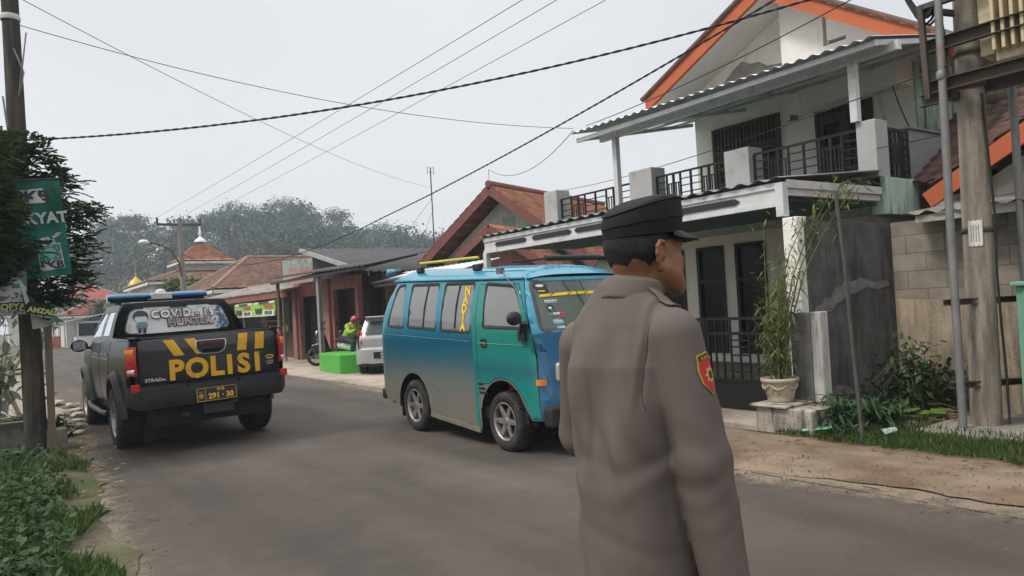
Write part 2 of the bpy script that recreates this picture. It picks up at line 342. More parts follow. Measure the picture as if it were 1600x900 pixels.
# ================================================================ SETTING
asphalt = M('asphalt', (.088, .071, .059), .85, var=.16, scale=1.1, bump=.35, bscale=160, stain=(.066, .056, .048), stain_amt=.4, stain_scale=.7, spec=.3)
dirt = M('dirt', (.20, .152, .108), .95, var=.22, scale=3, bump=.6, bscale=45, stain=(.125, .085, .055), stain_amt=.55, stain_scale=1.1, spec=.1, stretch=(1, .35, 1))
soil = M('soil', (.12, .10, .07), .95, var=.3, scale=2, bump=.6, bscale=40, stain=(.06, .07, .03), stain_amt=.6, stain_scale=.8, spec=.1)
conc = M('paving_concrete', (.33, .28, .225), .9, var=.2, scale=1.6, bump=.3, bscale=60, stain=(.2, .16, .12), stain_amt=.5, stain_scale=.9, spec=.2)
def enrich(m):
    """aggregate speckle and lengthwise wear for the asphalt"""
    n = m.node_tree; L = n.links.new; b = n.nodes['Principled BSDF']; src = b.inputs['Base Color'].links[0].from_socket; t = n.nodes.new('ShaderNodeTexCoord')
    for sc, st, lo, hi, p0, p1 in ((150, (1, 1, 1), .55, 1.35, .35, .68), (1.5, (1, .06, 1), .80, 1.16, .35, .65), (.55, (1, .5, 1), .84, 1.12, .4, .6)):
        mp = n.nodes.new('ShaderNodeMapping'); mp.inputs['Scale'].default_value = st; L(t.outputs['Object'], mp.inputs[0]); q = n.nodes.new('ShaderNodeTexNoise'); q.inputs['Scale'].default_value = sc; q.inputs['Detail'].default_value = 3; L(mp.outputs[0], q.inputs['Vector'])
        r = n.nodes.new('ShaderNodeMapRange'); r.inputs['From Min'].default_value = p0; r.inputs['From Max'].default_value = p1; r.inputs['To Min'].default_value = lo; r.inputs['To Max'].default_value = hi; L(q.outputs['Fac'], r.inputs[0])
        v = n.nodes.new('ShaderNodeVectorMath'); v.operation = 'SCALE'; L(src, v.inputs[0]); L(r.outputs[0], v.inputs['Scale']); src = v.outputs[0]
    L(src, b.inputs['Base Color'])
enrich(asphalt)
def dusty(name, col):
    """thin scattered soil: patches that thin out across the strip (attribute 'cover')"""
    m = bpy.data.materials.new(name); m.use_nodes = True; n = m.node_tree; L = n.links.new; b = n.nodes['Principled BSDF']; b.inputs['Base Color'].default_value = col + (1,); b.inputs['Roughness'].default_value = .95
    a = n.nodes.new('ShaderNodeAttribute'); a.attribute_name = 'cover'; t = n.nodes.new('ShaderNodeTexCoord'); q = n.nodes.new('ShaderNodeTexNoise'); q.inputs['Scale'].default_value = 5; q.inputs['Detail'].default_value = 9; q.inputs['Roughness'].default_value = .75; L(t.outputs['Object'], q.inputs['Vector'])
    s = n.nodes.new('ShaderNodeMath'); s.operation = 'ADD'; L(a.outputs['Fac'], s.inputs[0]); L(q.outputs['Fac'], s.inputs[1]); r = n.nodes.new('ShaderNodeMapRange'); r.inputs['From Min'].default_value = .82; r.inputs['From Max'].default_value = 1.12; L(s.outputs[0], r.inputs[0])
    tr = n.nodes.new('ShaderNodeBsdfTransparent'); x = n.nodes.new('ShaderNodeMixShader'); L(r.outputs[0], x.inputs[0]); L(tr.outputs[0], x.inputs[1]); L(b.outputs[0], x.inputs[2]); L(x.outputs[0], n.nodes['Material Output'].inputs[0]); return m
EL = [(-40, .4), (2, .52), (5, .65), (12, 1.0), (24, 1.25), (45, 2.1), (67, 3.0), (90, 4.4), (130, 9), (170, 16)]
ER = [(-40, 5.3), (2, 5.22), (4, 5.2), (10, 5.6), (19, 6.2), (40, 6.6), (74, 7.2), (90, 8.6), (130, 13), (170, 20)]
def lerp(tab, y):
    if y <= tab[0][0]: return tab[0][1]
    for (a, p), (b, q) in zip(tab, tab[1:]):
        if y <= b: return p + (q - p) * (y - a) / (b - a)
    return tab[-1][1]
from mathutils import noise as NZ
def wob(y, s=0): return .10 * NZ.noise(Vector((y * .9, s * 7.3, 0))) + .07 * NZ.noise(Vector((y * 2.7, s * 3.1, 5))) + .045 * NZ.noise(Vector((y * 8.0, s * 2.7, 9))) + .02 * NZ.noise(Vector((y * 22.0, s, 3)))
def hillz(x, y):
    H = lerp([(4, 0), (11, 2), (17, 11), (35, 16.5), (58, 20), (76, 17.5), (92, 12), (118, 13), (250, 15), (400, 6)], x)
    t = max(0, min(1, (y - 95 - .12 * abs(x - 50)) / 105)); t = t * t * (3 - 2 * t)
    t2 = max(0, min(1, (y - 320) / 120)); return H * t * (1 - .6 * t2) + .5 * sin(x * .13) * sin(y * .11) * t
g = MB()
def gfn(u, v):
    x = -420 + 900 * u; y = -220 + 760 * v; return (x, y, hillz(x, y) - .03 if y > 60 else -.03)
g.grid(gfn, 120, 110); tag(g.build('ground', M('far_ground', (.10, .105, .05), .95, var=.35, scale=.15, spec=.1)), kind='structure')
def strip(name, mat, e0, e1, z, ys, kind='structure', nx=3, solid=0):
    m = MB(); n = len(ys)
    vs = []
    for y in ys:
        a, b = e0(y), e1(y)
        for k in range(nx + 1): vs.append((a + (b - a) * k / nx, y, z(a + (b - a) * k / nx, y) if callable(z) else z))
    m.add(vs, [(i * (nx + 1) + k, i * (nx + 1) + k + 1, (i + 1) * (nx + 1) + k + 1, (i + 1) * (nx + 1) + k) for i in range(n - 1) for k in range(nx)], True)
    return tag(m.build(name, mat, solid=solid), kind=kind)
ysr = [-40 + i for i in range(40)] + [i * .25 for i in range(0, 120)] + [30 + 2 * i for i in range(71)]
strip('road', asphalt, lambda y: lerp(EL, y) - .12 + wob(y) * .5, lambda y: lerp(ER, y) + 1.2, 0.0, ysr)
near = [-12 + i * .12 for i in range(270)]
rr = random.Random(3)
def dz(x, y): return .006 + .022 * max(0, sin((x - 5.1) * 2.2)) + .012 * sin(x * 9 + y * 3) * sin(y * 4.1) * max(0, min(1, (x - 5.35) * 3))
strip('dirt_path', dirt, lambda y: lerp([(-12, 5.35), (1, 5.42), (3, 5.25), (4.2, 5.0), (5.4, 4.95), (7, 5.3), (11, 5.9), (21, 6.5)], y) + wob(y, 1) * .9, lambda y: 8.6, dz, near, nx=14)
strip('concrete_path', conc, lambda y: lerp([(8, 6.7), (12, 6.0), (19, 6.1), (40, 6.5), (74, 7.1)], y) + wob(y, 4) * .5, lambda y: 11.5, .05, [8 + .25 * i for i in range(260)], nx=4, solid=.07)
strip('soil_verge', soil, lambda y: -6, lambda y: lerp(EL, y) + wob(y, 2) * 1.2 - .02, lambda x, y: .008 + .05 * max(0, min(1, (lerp(EL, y) - .12 - x) * 3)) + .02 * sin(x * 3 + y * 2.2) * sin(y * 1.7), [-12 + .12 * i for i in range(420)], nx=24)
strip('stone_path', M('worn_slabs', (.28, .245, .20), .9, var=.3, scale=2.2, bump=.4, bscale=30, stain=(.15, .14, .1), stain_amt=.6, stain_scale=2), lambda y: lerp(EL, y) - 1.0 + wob(y, 5) * 2, lambda y: lerp(EL, y) - .12 + wob(y, 7) * 1.6, .085, [11.6 + .1 * i for i in range(330)], nx=6)
def duststrip(mat, e, wd, ys, z):
    m = MB(); K = 6; vs = [(e(y) - wd * (1 - k / K), y, z) for y in ys for k in range(K + 1)]
    m.add(vs, [(i * (K + 1) + k, i * (K + 1) + k + 1, (i + 1) * (K + 1) + k + 1, (i + 1) * (K + 1) + k) for i in range(len(ys) - 1) for k in range(K)], True); o = m.build('dust', mat)
    at = o.data.attributes.new('cover', 'FLOAT', 'POINT'); at.data.foreach_set('value', [k / K * .75 for y in ys for k in range(K + 1)]); return tag(o, kind='stuff')
DE = lambda y: lerp([(-12, 5.35), (1, 5.42), (3, 5.25), (4.2, 5.0), (5.4, 4.95), (7, 5.3), (11, 5.9), (21, 6.5)], y) + .12
duststrip(dusty('dirt_dust', (.18, .14, .10)), DE, 1.0, [-4 + .25 * i for i in range(80)], .0035)
duststrip(dusty('verge_dust', (.16, .13, .095)), lambda y: -(lerp(EL, y) - .25), .75, [-1], .0035) if False else None
vd = MB(); K = 6; yl_ = [-2 + .25 * i for i in range(130)]
vd.add([(lerp(EL, y) - .25 + .75 * k / K, y, .0035) for y in yl_ for k in range(K + 1)], [(i * (K + 1) + k, i * (K + 1) + k + 1, (i + 1) * (K + 1) + k + 1, (i + 1) * (K + 1) + k) for i in range(len(yl_) - 1) for k in range(K)], True)
vo = vd.build('dust', dusty('verge_dust', (.15, .125, .09))); at = vo.data.attributes.new('cover', 'FLOAT', 'POINT'); at.data.foreach_set('value', [(1 - k / K) * .8 for y in yl_ for k in range(K + 1)]); tag(vo, kind='stuff')
# patch seam in the asphalt, a broken dark line
m = MB(); y = 0.6
while y < 5.2:
    L = rr.uniform(.08, .4); x = 5.08 - (y - 2) * .03 + rr.uniform(-.012, .012); wd = rr.uniform(.006, .014)
    m.add([(x - wd, y, .004), (x + wd, y, .004), (x + wd * .5, y + L, .004), (x - wd, y + L, .004)], [(0, 1, 2, 3)]); y += L + rr.uniform(.0, .12)
    if rr.random() < .3:
        xx = x + .12; m.add([(xx - .012, y, .004), (xx + .008, y, .004), (xx + .01, y + .12, .004), (xx - .005, y + .13, .004)], [(0, 1, 2, 3)])
tag(m.build('road_seam', M('seam_tar', (.02, .018, .017), .9)), kind='structure')
r = random.Random(23); m = MB()
for k in range(9):                                        # fine cracks in the asphalt
    x, y = r.uniform(1.0, 4.9), r.uniform(2.2, 13); a = r.choice([0, pi / 2]) + r.gauss(.2, .5)
    for q in range(r.randrange(8, 26)):
        a += r.gauss(0, .35); L = r.uniform(.03, .09); x2, y2 = x + cos(a) * L, y + sin(a) * L; wd = r.uniform(.0006, .0018)
        if not lerp(EL, y2) + .1 < x2 < 5.0: break
        nx_, ny_ = -sin(a) * wd, cos(a) * wd; m.add([(x + nx_, y + ny_, .0025), (x - nx_, y - ny_, .0025), (x2 - nx_, y2 - ny_, .0025), (x2 + nx_, y2 + ny_, .0025)], [(0, 1, 2, 3)], False); x, y = x2, y2
tag(m.build('road_crack', M('crack_dirt', (.045, .04, .036), .9)), kind='structure')
# concrete threshold before the gate
m = MB(); m.box(6.55, 7.6, 5.0, 9.8, .0, .07); m.box(7.6, 12.0, 5.0, 11.2, .0, .10)
tag(m.build('gate_pavement', conc, bevel=.01), kind='structure')
# ---------------------------------------------------------------- grass and weeds
leafG = leafmat('grass_blades', (.03, .055, .012), (.085, .14, .03)); leafD = leafmat('dry_litter', (.12, .08, .04), (.3, .22, .12))
def grass(name, pts, n, h, mat, seed):
    r = random.Random(seed); m = MB()
    for _ in range(n):
        x, y, z, k = pts(r); a = r.uniform(0, 2 * pi); hh = h * r.uniform(.4, 1.3) * k; wd = hh * r.uniform(.05, .11) + .002
        d = (cos(a) * wd, sin(a) * wd); l = (r.gauss(0, .4) * hh, r.gauss(0, .4) * hh)
        m.add([(x - d[0], y - d[1], z), (x + d[0], y + d[1], z), (x + l[0], y + l[1], z + hh)], [(0, 1, 2)])
    return tag(m.build(name, mat), kind='stuff')
def gp_right(r):
    while 1:
        y = r.uniform(.4, 4.75); e = 6.42 + wob(y, 1) * 1.6; x = e + abs(r.gauss(0, .5))
        if x < 8.3 and not (7.25 < x < 8.3 and 2.2 < y < 3.62): return x, y, .03, .6 + min(1, (x - e) * 1.1)
grass('grass', gp_right, 15000, .085, leafG, 1)
def gp_left(r):
    while 1:
        y = 3.2 + 7 * r.random() ** 1.3; x = lerp(EL, y) - .16 - abs(r.gauss(0, .55)) + .1 * sin(y * 3)
        if sin(x * 7 + 1) + sin(y * 5.1) + sin(x * 3 - y * 4) > -1.1 + r.random() * .8 and x > -3: return x, y, .05, .5 + min(.9, (lerp(EL, y) - x) * .8)
grass('grass', gp_left, 16000, .11, leafG, 2)
def weed(r):
    y = 3.5 + 5.0 * r.random(); return lerp(EL, y) - .40 - abs(r.gauss(0, .5)), y
r = random.Random(5); m = MB(); cs = [(*weed(r), .12, .07) for _ in range(260)]
leaves(m, cs, 5200, .07, r, .07, droop=.0, aspect=1.8)
tag(m.build('weed_undergrowth', leafmat('weed_leaves', (.016, .036, .010), (.05, .095, .022))), kind='stuff')
r = random.Random(17); m = MB()
for _ in range(1700):                                      # grit and crumbs on the dirt and along the road edges
    if r.random() < .7: y = r.uniform(.3, 7); x = lerp([(-12, 5.35), (1, 5.42), (3, 5.25), (4.2, 5.0), (5.4, 4.95), (7, 5.3)], y) + r.gauss(.25, .45)
    else: y = r.uniform(3, 14); x = lerp(EL, y) + r.gauss(-.05, .18)
    q = r.uniform(.003, .010) * (1 if r.random() < .93 else 2); z = .012 + (dz(x, y) if x > 5 else .03 * (x < 2)); a = r.uniform(0, 6)
    p = [(x + q * cos(a + k * 2.1) * r.uniform(.7, 1.2), y + q * sin(a + k * 2.1) * r.uniform(.7, 1.2), z - .004) for k in range(3)] + [(x, y, z + q * .6)]
    m.add(p, [(0, 1, 3), (1, 2, 3), (2, 0, 3)], False)
tag(m.build('gravel', leafmat('grit', (.08, .062, .045), (.25, .205, .16), .9)), kind='stuff')
r = random.Random(19); m = MB(); leaves(m, [(6.4 + r.gauss(0, .35), r.uniform(.8, 4.6), .035, .06) for _ in range(70)], 240, .05, r, .06, droop=.0, aspect=2, flat=.9)
leaves(m, [(lerp(EL, yy) + r.gauss(-.15, .3), yy, .06, .06) for yy in [r.uniform(4, 12) for _ in range(50)]], 220, .06, r, .06, droop=.0, aspect=2, flat=.9)
tag(m.build('fallen_leaves', leafD), kind='stuff')
# ---------------------------------------------------------------- stones and litter (things)
stoneM = M('grey_stone', (.34, .30, .25), .9, var=.25, scale=9, bump=.5, bscale=25)
def stone(x, y, z, s, label, group=None, mat=None, seed=0):
    r = random.Random(seed); b = bmesh.new(); bmesh.ops.create_icosphere(b, subdivisions=2, radius=1)
    for v in b.verts: v.co = Vector((v.co.x * s * 1.2, v.co.y * s, v.co.z * s * .55)) * (1 + .35 * (r.random() - .5))
    mm = MB(); mm.add([tuple(v.co + Vector((x, y, z))) for v in b.verts], [tuple(v.index for v in f.verts) for f in b.faces], False); b.free()
    return tag(mm.build('stone', mat or stoneM), label, 'stone', group)
for i, (px_, py_, s) in enumerate([(.95, 12.3, .1), (1.02, 13.0, .08), (1.1, 13.9, .1), (.85, 12.9, .07), (1.12, 14.7, .09), (1.15, 15.8, .1), (.8, 13.6, .08), (.92, 11.6, .07)]):
    stone(px_, py_, .09, s, 'broken grey kerb stone lying along the left road edge beside the pickup', 'rubble along the left kerb', seed=i)
stone(6.55, 1.75, .03, .05, 'pale pebble in the grass at the foot of the plinth', seed=20)
stone(5.72, 1.95, .02, .06, 'dark grey stone lying in the dirt near the right picture edge', mat=M('dark_stone', (.12, .10, .085), .9, bump=.4), seed=21)
m = MB(); m.prism(rpoly([(0, 0), (.16, .02), (.2, .09), (.05, .1)], .02), (6.75, 3.75, .08), (.9, -.4, .1), (.2, .9, .25), (0, 0, .004)); tag(m.build('plastic_litter', M('clear_plastic', (.34, .36, .37), .4)), 'crumpled pale plastic scrap lying in the grass below the slim pipe', 'litter')
m = MB(); m.prism(rpoly([(0, 0), (.3, -.02), (.33, .05), (.03, .06)], .02), (6.5, 4.45, .07), (.65, -.7, .1), (.6, .6, .3), (0, 0, .004)); tag(m.build('plastic_wrapper', M('green_plastic', (.2, .5, .3), .35)), 'light green plastic wrapper in the weeds below the flower pot ledge', 'litter')
# ---------------------------------------------------------------- hill forest
leafH = leafmat('forest_leaves', (.012, .027, .012), (.045, .075, .026)); barkM = M('grey_bark', (.16, .14, .12), .9, var=.3, scale=8)
def forest_tree(r, n, h, cw, kind):
    """mesh of a tall tree with layered crown at the origin"""
    m = MB(); m.m = 0; lean = (r.uniform(-.4, .4), r.uniform(-.4, .4))
    m.tube([(0, 0, -1.5), (lean[0] * .4, lean[1] * .4, h * .45), (lean[0], lean[1], h * .85)], [.24, .17, .07], 5)
    cs = []
    for k in range(9 if kind else 12):
        a = r.uniform(0, 2 * pi); rad = cw * .5 * sqrt(r.random()); z = h * (r.uniform(.62, 1.0) if kind == 0 else r.uniform(.18, .98)) - (rad / cw) ** 2 * h * .22
        if kind == 1: rad *= (1.25 - z / h)
        c = (lean[0] + cos(a) * rad, lean[1] + sin(a) * rad, z); cs.append(c + (r.uniform(.5, 1.05) * cw / 7,))
        m.tube([(lean[0] * .7, lean[1] * .7, h * .5 + .2 * (z - h * .5)), c[:3]], [.09, .03], 4)
    m.m = 1; leaves(m, cs, n, (.52 if n > 1000 else .7) * cw / 7, r, .8, droop=.1, aspect=1.7, flat=.35 if kind == 0 else 0)
    return m
protos = []
for i in range(7):
    r = random.Random(40 + i); protos.append(forest_tree(r, 1500, r.uniform(10.5, 14), r.uniform(6, 8.5), 0 if i < 5 else 1))
pm = []
for i, m in enumerate(protos):
    o = m.build('forest_tree', [barkM, leafH]); pm.append(o.data); bpy.data.objects.remove(o)
r = random.Random(11)
FT = []
for i in range(64):
    t = i / 63; x = 15.5 + 120 * t + r.uniform(-.9, .9); y = 198 + r.uniform(-6, 9) + (12 if x > 90 else 0)
    o = bpy.data.objects.new('forest_tree', pm[r.randrange(5)] if r.random() < .8 else pm[5 + r.randrange(2)]); COL.objects.link(o)
    o.location = (x, y, hillz(x, y) - .5); o.rotation_euler = (0, 0, r.uniform(0, 6)); s = r.uniform(.75, 1.25); o.scale = (s, s, s * r.uniform(.9, 1.12))
    tag(o, 'tall hazy tree with a layered grey-green crown standing on the hill skyline', 'tree', 'trees along the hill skyline')
FM = MB(); base = [forest_tree(random.Random(70 + i), 400, 11, 8.5, 1) for i in range(6)]
for i in range(560):
    y = 118 + 95 * r.random(); x = 14 + r.random() * (150 + (y - 118))
    if x < 15 + (200 - y) * .06: continue
    b = base[r.randrange(6)]; a = r.uniform(0, 6); ca, sa = cos(a), sin(a); s = r.uniform(.6, 1.15); z = hillz(x, y) - .3; k = len(FM.v)
    FM.v += [(x + s * (p[0] * ca - p[1] * sa), y + s * (p[0] * sa + p[1] * ca), z + s * p[2]) for p in b.v]; FM.f += [tuple(q + k for q in f) for f in b.f]; FM.sm += b.sm; FM.mi += b.mi
tag(FM.build('hillside_forest', [barkM, leafH]), 'hazy dark green woodland covering the slope of the hill', 'woodland', kind='stuff')
# ================================================================ TWO-STOREY HOUSE
white = M('house_plaster', (.78, .75, .70), .85, var=.07, scale=3, bump=.15, bscale=30, stain=(.58, .55, .50), stain_amt=.10, stain_scale=1.2, streak=True)
cream = M('soffit_cream', (.74, .71, .66), .85, var=.08, scale=2)
greyp = M('pillar_grey_paint', (.40, .395, .385), .8, var=.07, scale=4, bump=.1, stain=(.3, .29, .27), stain_amt=.2)
dgreyp = M('parapet_grey_paint', (.20, .20, .205), .85, var=.12, scale=3)
mint = M('mint_plaster', (.42, .55, .47), .85, var=.12, scale=3, stain=(.1, .1, .085), stain_amt=.45, stain_scale=2.2, streak=True)
bare = M('bare_plaster', (.30, .275, .24), .95, var=.2, scale=5, bump=.4)
orange = M('orange_paint', (.46, .115, .045), .7, var=.12, scale=3)
tileR = M('clay_tiles', (.33, .13, .075), .85, var=.3, scale=5, bump=.3, stain=(.1, .065, .05), stain_amt=.42, stain_scale=2.5)
tileD = M('dark_clay_tiles', (.15, .085, .065), .85, var=.3, scale=5, bump=.3, stain=(.07, .06, .05), stain_amt=.4)
zinc = M('galvanized_sheet', (.42, .43, .44), .45, .55, var=.15, scale=4, stain=(.25, .2, .16), stain_amt=.25, streak=True)
alum = M('white_truss', (.62, .62, .61), .45, .2, var=.1, scale=5, stain=(.35, .33, .3), stain_amt=.2)
iron = M('black_iron', (.022, .021, .022), .5, .3, var=.3, scale=20)
wood = M('dark_brown_wood', (.055, .025, .018), .5, var=.3, scale=6, stretch=(6, 6, .6))
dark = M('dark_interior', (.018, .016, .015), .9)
greenin = M('dark_green_awning', (.035, .085, .07), .8, var=.2)
pane = glass('house_glass', (.02, .022, .025), .14, .62)
curtain = M('beige_curtain', (.42, .36, .24), .9, var=.2, scale=14, stretch=(8, 8, .3))
H = thing('house', 'white two-storey house with orange gable boards and a railed balcony over a carport', 'house', (12, 8, 0))
def wallpanel(name, mat, x, out, holes, parent, th=.15, axis='x', label=None, step=.4):
    """wall in a plane x=const (u=y, v=z) or y=const (u=x, v=z) with openings, given real thickness"""
    m = MB(); v, f = fill2d(out, holes, step); k = len(v)
    fm = (lambda a, b, d: (x + d, a, b)) if axis == 'x' else (lambda a, b, d: (a, x + d, b))
    m.add([fm(p[0], p[1], 0) for p in v] + [fm(p[0], p[1], th) for p in v], [t for t in f] + [tuple(i + k for i in reversed(t)) for t in f], False)
    for lp in [out] + holes:
        for i in range(len(lp)):
            a, b = lp[i], lp[(i + 1) % len(lp)]; m.add([fm(*a, 0), fm(*b, 0), fm(*b, th), fm(*a, th)], [(0, 1, 2, 3)], False)
    return m.build(name, mat, parent, label=label)
R4 = lambda y0, y1, z0, z1: [(y0, z0), (y1, z0), (y1, z1), (y0, z1)]
gw = [(9.72, 10.41), (8.74, 9.44), (10.75, 11.45)]
wallpanel('ground_wall', white, 12, R4(5.1, 12.4, 0, 2.635), [R4(a, b, .27, 2.42) for a, b in gw], H)
m = MB(); m.box(9.4, 12, 5.10, 5.22, 0, 2.61); m.build('side_wall', bare, H); MB().box(12.16, 17, 5.1, 5.25, 0, 2.6).build('side_wall', bare, H); MB().box(12.16, 17, 12.2, 12.35, 0, 2.64).build('side_wall', bare, H); MB().box(16.9, 17.05, 5.25, 12.2, 0, 5.2).build('back_wall', bare, H); MB().box(12.2, 16.9, 5.3, 12.15, 2.6, 2.7).build('upper_floor', bare, H)
for a, b in gw:
    f = MB(); t = .07
    f.box(11.97, 12.1, a, a + t, .27, 2.42); f.box(11.97, 12.1, b - t, b, .27, 2.42); f.box(11.97, 12.1, a + t, b - t, .27, .27 + t); f.box(11.97, 12.1, a + t, b - t, 2.42 - t, 2.42); f.box(11.975, 12.09, a + t, b - t, 1.68, 1.75)
    fo = f.build('window', M('black_frame', (.02, .018, .018), .5), H)
    p = MB(); p.box(12.03, 12.036, a + t, b - t, .27 + t, 2.42 - t); p.build('pane', pane, fo)
    c = MB(); c.grid(lambda u, v: (12.1 + .025 * sin(u * 40), a + .02 + (b - a - .04) * u, .3 + 1.38 * v), 48, 1); c.build('curtain', curtain, fo)
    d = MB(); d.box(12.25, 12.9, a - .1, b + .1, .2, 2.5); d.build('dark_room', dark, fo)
# balcony slab, ceiling and mint edge
m = MB(); m.box(9.3, 12, 5.0, 12.2, 2.62, 2.84); m.build('balcony_slab', mint, H, bevel=.01)
m = MB(); m.box(9.3, 10.2, 4.98, 5.14, 2.36, 2.84); m.box(9.28, 9.42, 5.14, 12.2, 2.84, 2.91); m.build('balcony_ledge', mint, H, bevel=.008)
# upper wall with two openings, gable above
D1, D2 = (8.25, 9.81, 2.84, 4.73), (6.5, 7.54, 3.4, 4.85)
yl, yr = 10.25, 5.83
APX = (7.85, 6.76)
def roofz(y): return APX[1] - (y - APX[0]) * .465 if y > APX[0] else APX[1] - (APX[0] - y) * .635
wallpanel('upper_wall', white, 12, [(yr, 2.84), (yl, 2.84), (yl, roofz(yl) - .12), (APX[0], APX[1] - .14), (yr, roofz(yr) - .12)], [R4(*D1), R4(*D2)], H)
wallpanel('gable_block', white, 11.5, [(yr, 4.55), (7.8, 4.55), (7.8, roofz(7.8) - .14), (yr, roofz(yr) - .13)], [[(6.93, 5.48), (6.93, 5.99), (7.0, 5.99), (7.0, 5.56), (7.0, 5.48)][::-1], [(6.6, 5.48), (6.92, 5.48), (6.92, 5.55), (6.6, 5.55)]], H, th=.49)
m = MB(); m.box(11.7, 11.95, 6.55, 7.05, 5.42, 6.05); m.build('vent_recess', dark, H)
m = MB(); m.add([(11.99, 7.9, 5.1), (11.99, 9.95, 5.1), (11.99, 9.75, 5.36), (11.99, 9.45, 5.60), (11.99, 9.2, 5.80), (11.99, 9.0, 5.90), (11.99, 8.82, 5.80), (11.99, 8.62, 5.78), (11.99, 8.45, 5.66), (11.99, 8.2, 5.62), (11.99, 7.9, 5.60)], [tuple(range(11))]); m.build('bare_patch', bare, H)
m = MB(); m.box(12.16, 17, yl - .15, yl, 2.84, roofz(yl) - .13); m.build('return_wall', white, H)
m = MB(); m.box(12.16, 17, yr, yr + .15, 2.84, roofz(yr) - .13); m.box(12.01, 12.6, 5.80, 5.828, 2.84, 4.95); m.build('return_wall', mint, H)
# soffits, orange fascia boards, tiles
m = MB()
for y0, y1 in ((APX[0], 10.58), (4.75, APX[0])):
    a, b = roofz(y0), roofz(y1)
    m.add([(11.08, y0, a - .12), (11.08, y1, b - .12), (17, y1, b - .12), (17, y0, a - .12), (11.08, y0, a - .06), (11.08, y1, b - .06), (17, y1, b - .06), (17, y0, a - .06)], [(3, 2, 1, 0), (4, 5, 6, 7), (0, 1, 5, 4), (1, 2, 6, 5), (2, 3, 7, 6)], False)
m.build('soffit', cream, H)
m = MB()
for y0, y1 in ((APX[0], 10.64), (4.66, APX[0])):
    a, b = roofz(y0), roofz(y1); v = [(11.0, y0, a - .24), (11.0, y1, b - .24), (11.0, y1, b + .03), (11.0, y0, a + .03)]
    m.add(v + [(x + .07, y, z) for x, y, z in v], [(0, 1, 2, 3), (7, 6, 5, 4), (0, 4, 5, 1), (1, 5, 6, 2), (2, 6, 7, 3)], False)
m.build('fascia', orange, H)
def tiles(mb, p00, p10, p01, p11, nu, nv, amp=.035, st=.03, ru=5):
    """tile field between four corners (u along the eave, v up the slope), rolls and stepped courses as real relief"""
    p00, p10, p01, p11 = (Vector(p) for p in (p00, p10, p01, p11)); n = (p10 - p00).cross(p01 - p00).normalized()
    if n.z < 0: n = -n
    vs = []; U = nu * ru
    rows = []
    for j in range(nv): rows += [(j / nv, 1), ((j + .96) / nv, 0)]
    rows.append((1, 0))
    for v, h in rows:
        for i in range(U + 1):
            u = i / U; q = (p00 * (1 - u) + p10 * u) * (1 - v) + (p01 * (1 - u) + p11 * u) * v
            vs.append(q + n * (amp * (.5 + .5 * sin(2 * pi * i / ru)) ** .7 + st * h))
    mb.add(vs, [(a * (U + 1) + i, a * (U + 1) + i + 1, (a + 1) * (U + 1) + i + 1, (a + 1) * (U + 1) + i) for a in range(len(rows) - 1) for i in range(U)], True)
m = MB()
tiles(m, (10.95, 10.70, roofz(10.70)), (17, 10.70, roofz(10.70)), (10.95, APX[0], APX[1]), (17, APX[0], APX[1]), 26, 13)
tiles(m, (10.95, 4.6, roofz(4.6)), (17, 4.6, roofz(4.6)), (10.95, APX[0], APX[1]), (17, APX[0], APX[1]), 26, 15)
ro = m.build('roof', tileR, H, solid=.03)
m = MB(); m.tube([(10.9, APX[0], APX[1] + .05), (17, APX[0], APX[1] + .05)], .11, 8)
for y0, y1 in ((APX[0], 10.72), (4.58, APX[0])): m.tube([(10.99, y0, roofz(y0) + .05), (10.99, y1, roofz(y1) + .05)], .05, 6)
m.build('ridge_cap', tileD, ro)
# upper openings
def opening(name, y0, y1, z0, z1, leafs, zt, kind):
    f = MB(); t = .06; x0, x1 = 11.96, 12.1
    f.box(x0, x1, y0, y0 + t, z0, z1); f.box(x0, x1, y1 - t, y1, z0, z1); f.box(x0, x1, y0 + t, y1 - t, z1 - t, z1); f.box(x0, x1, y0 + t, y1 - t, zt, zt + t)
    n = int((y1 - y0 - 2 * t) / .085)
    for i in range(n): yy = y0 + t + (y1 - y0 - 2 * t) * (i + .5) / n; f.box(12.0, 12.05, yy - .028, yy + .028, zt + t, z1 - t)
    o = f.build(name, wood, H)
    wd = (y1 - y0 - 2 * t) / leafs
    for k in range(leafs):
        a = y0 + t + wd * k; b = a + wd; l = MB(); s = .085
        l.box(11.985, 12.04, a + .004, a + s, z0, zt - .004); l.box(11.985, 12.04, b - s, b - .004, z0, zt - .004); l.box(11.985, 12.04, a + s, b - s, zt - s, zt - .004)
        zb = z0 + (.6 if kind == 'door' else .09); l.box(11.985, 12.04, a + s, b - s, z0, zb)
        if kind == 'door': l.box(11.985, 12.04, a + s, b - s, zb + .45, zb + .52)
        else:
            for q in range(1, 4): zq = zb + (zt - s - zb) * q / 4; l.box(11.985, 12.04, a + s, b - s, zq - .02, zq + .02)
        lo = l.build('casement', wood, o); p = MB(); p.box(12.008, 12.014, a + s, b - s, zb, zt - s); p.build('pane', pane, o)
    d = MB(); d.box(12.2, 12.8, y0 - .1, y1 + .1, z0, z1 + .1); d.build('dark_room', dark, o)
    return o
opening('balcony_door', *D1, 3, 4.22, 'door'); opening('balcony_window', *D2, 2, 4.38, 'win')
m = MB(); m.box(11.92, 12.0, 6.4, 7.64, 3.3, 3.4); m.build('window_sill', white, H)
m = MB(); m.tube([(11.95, 7.0, 4.9), (11.93, 6.55, 4.88), (11.92, 6.42, 4.8), (11.5, 5.95, 3.6)], .035, 7); m.build('downpipe', M('white_pipe', (.5, .49, .46), .6), H)
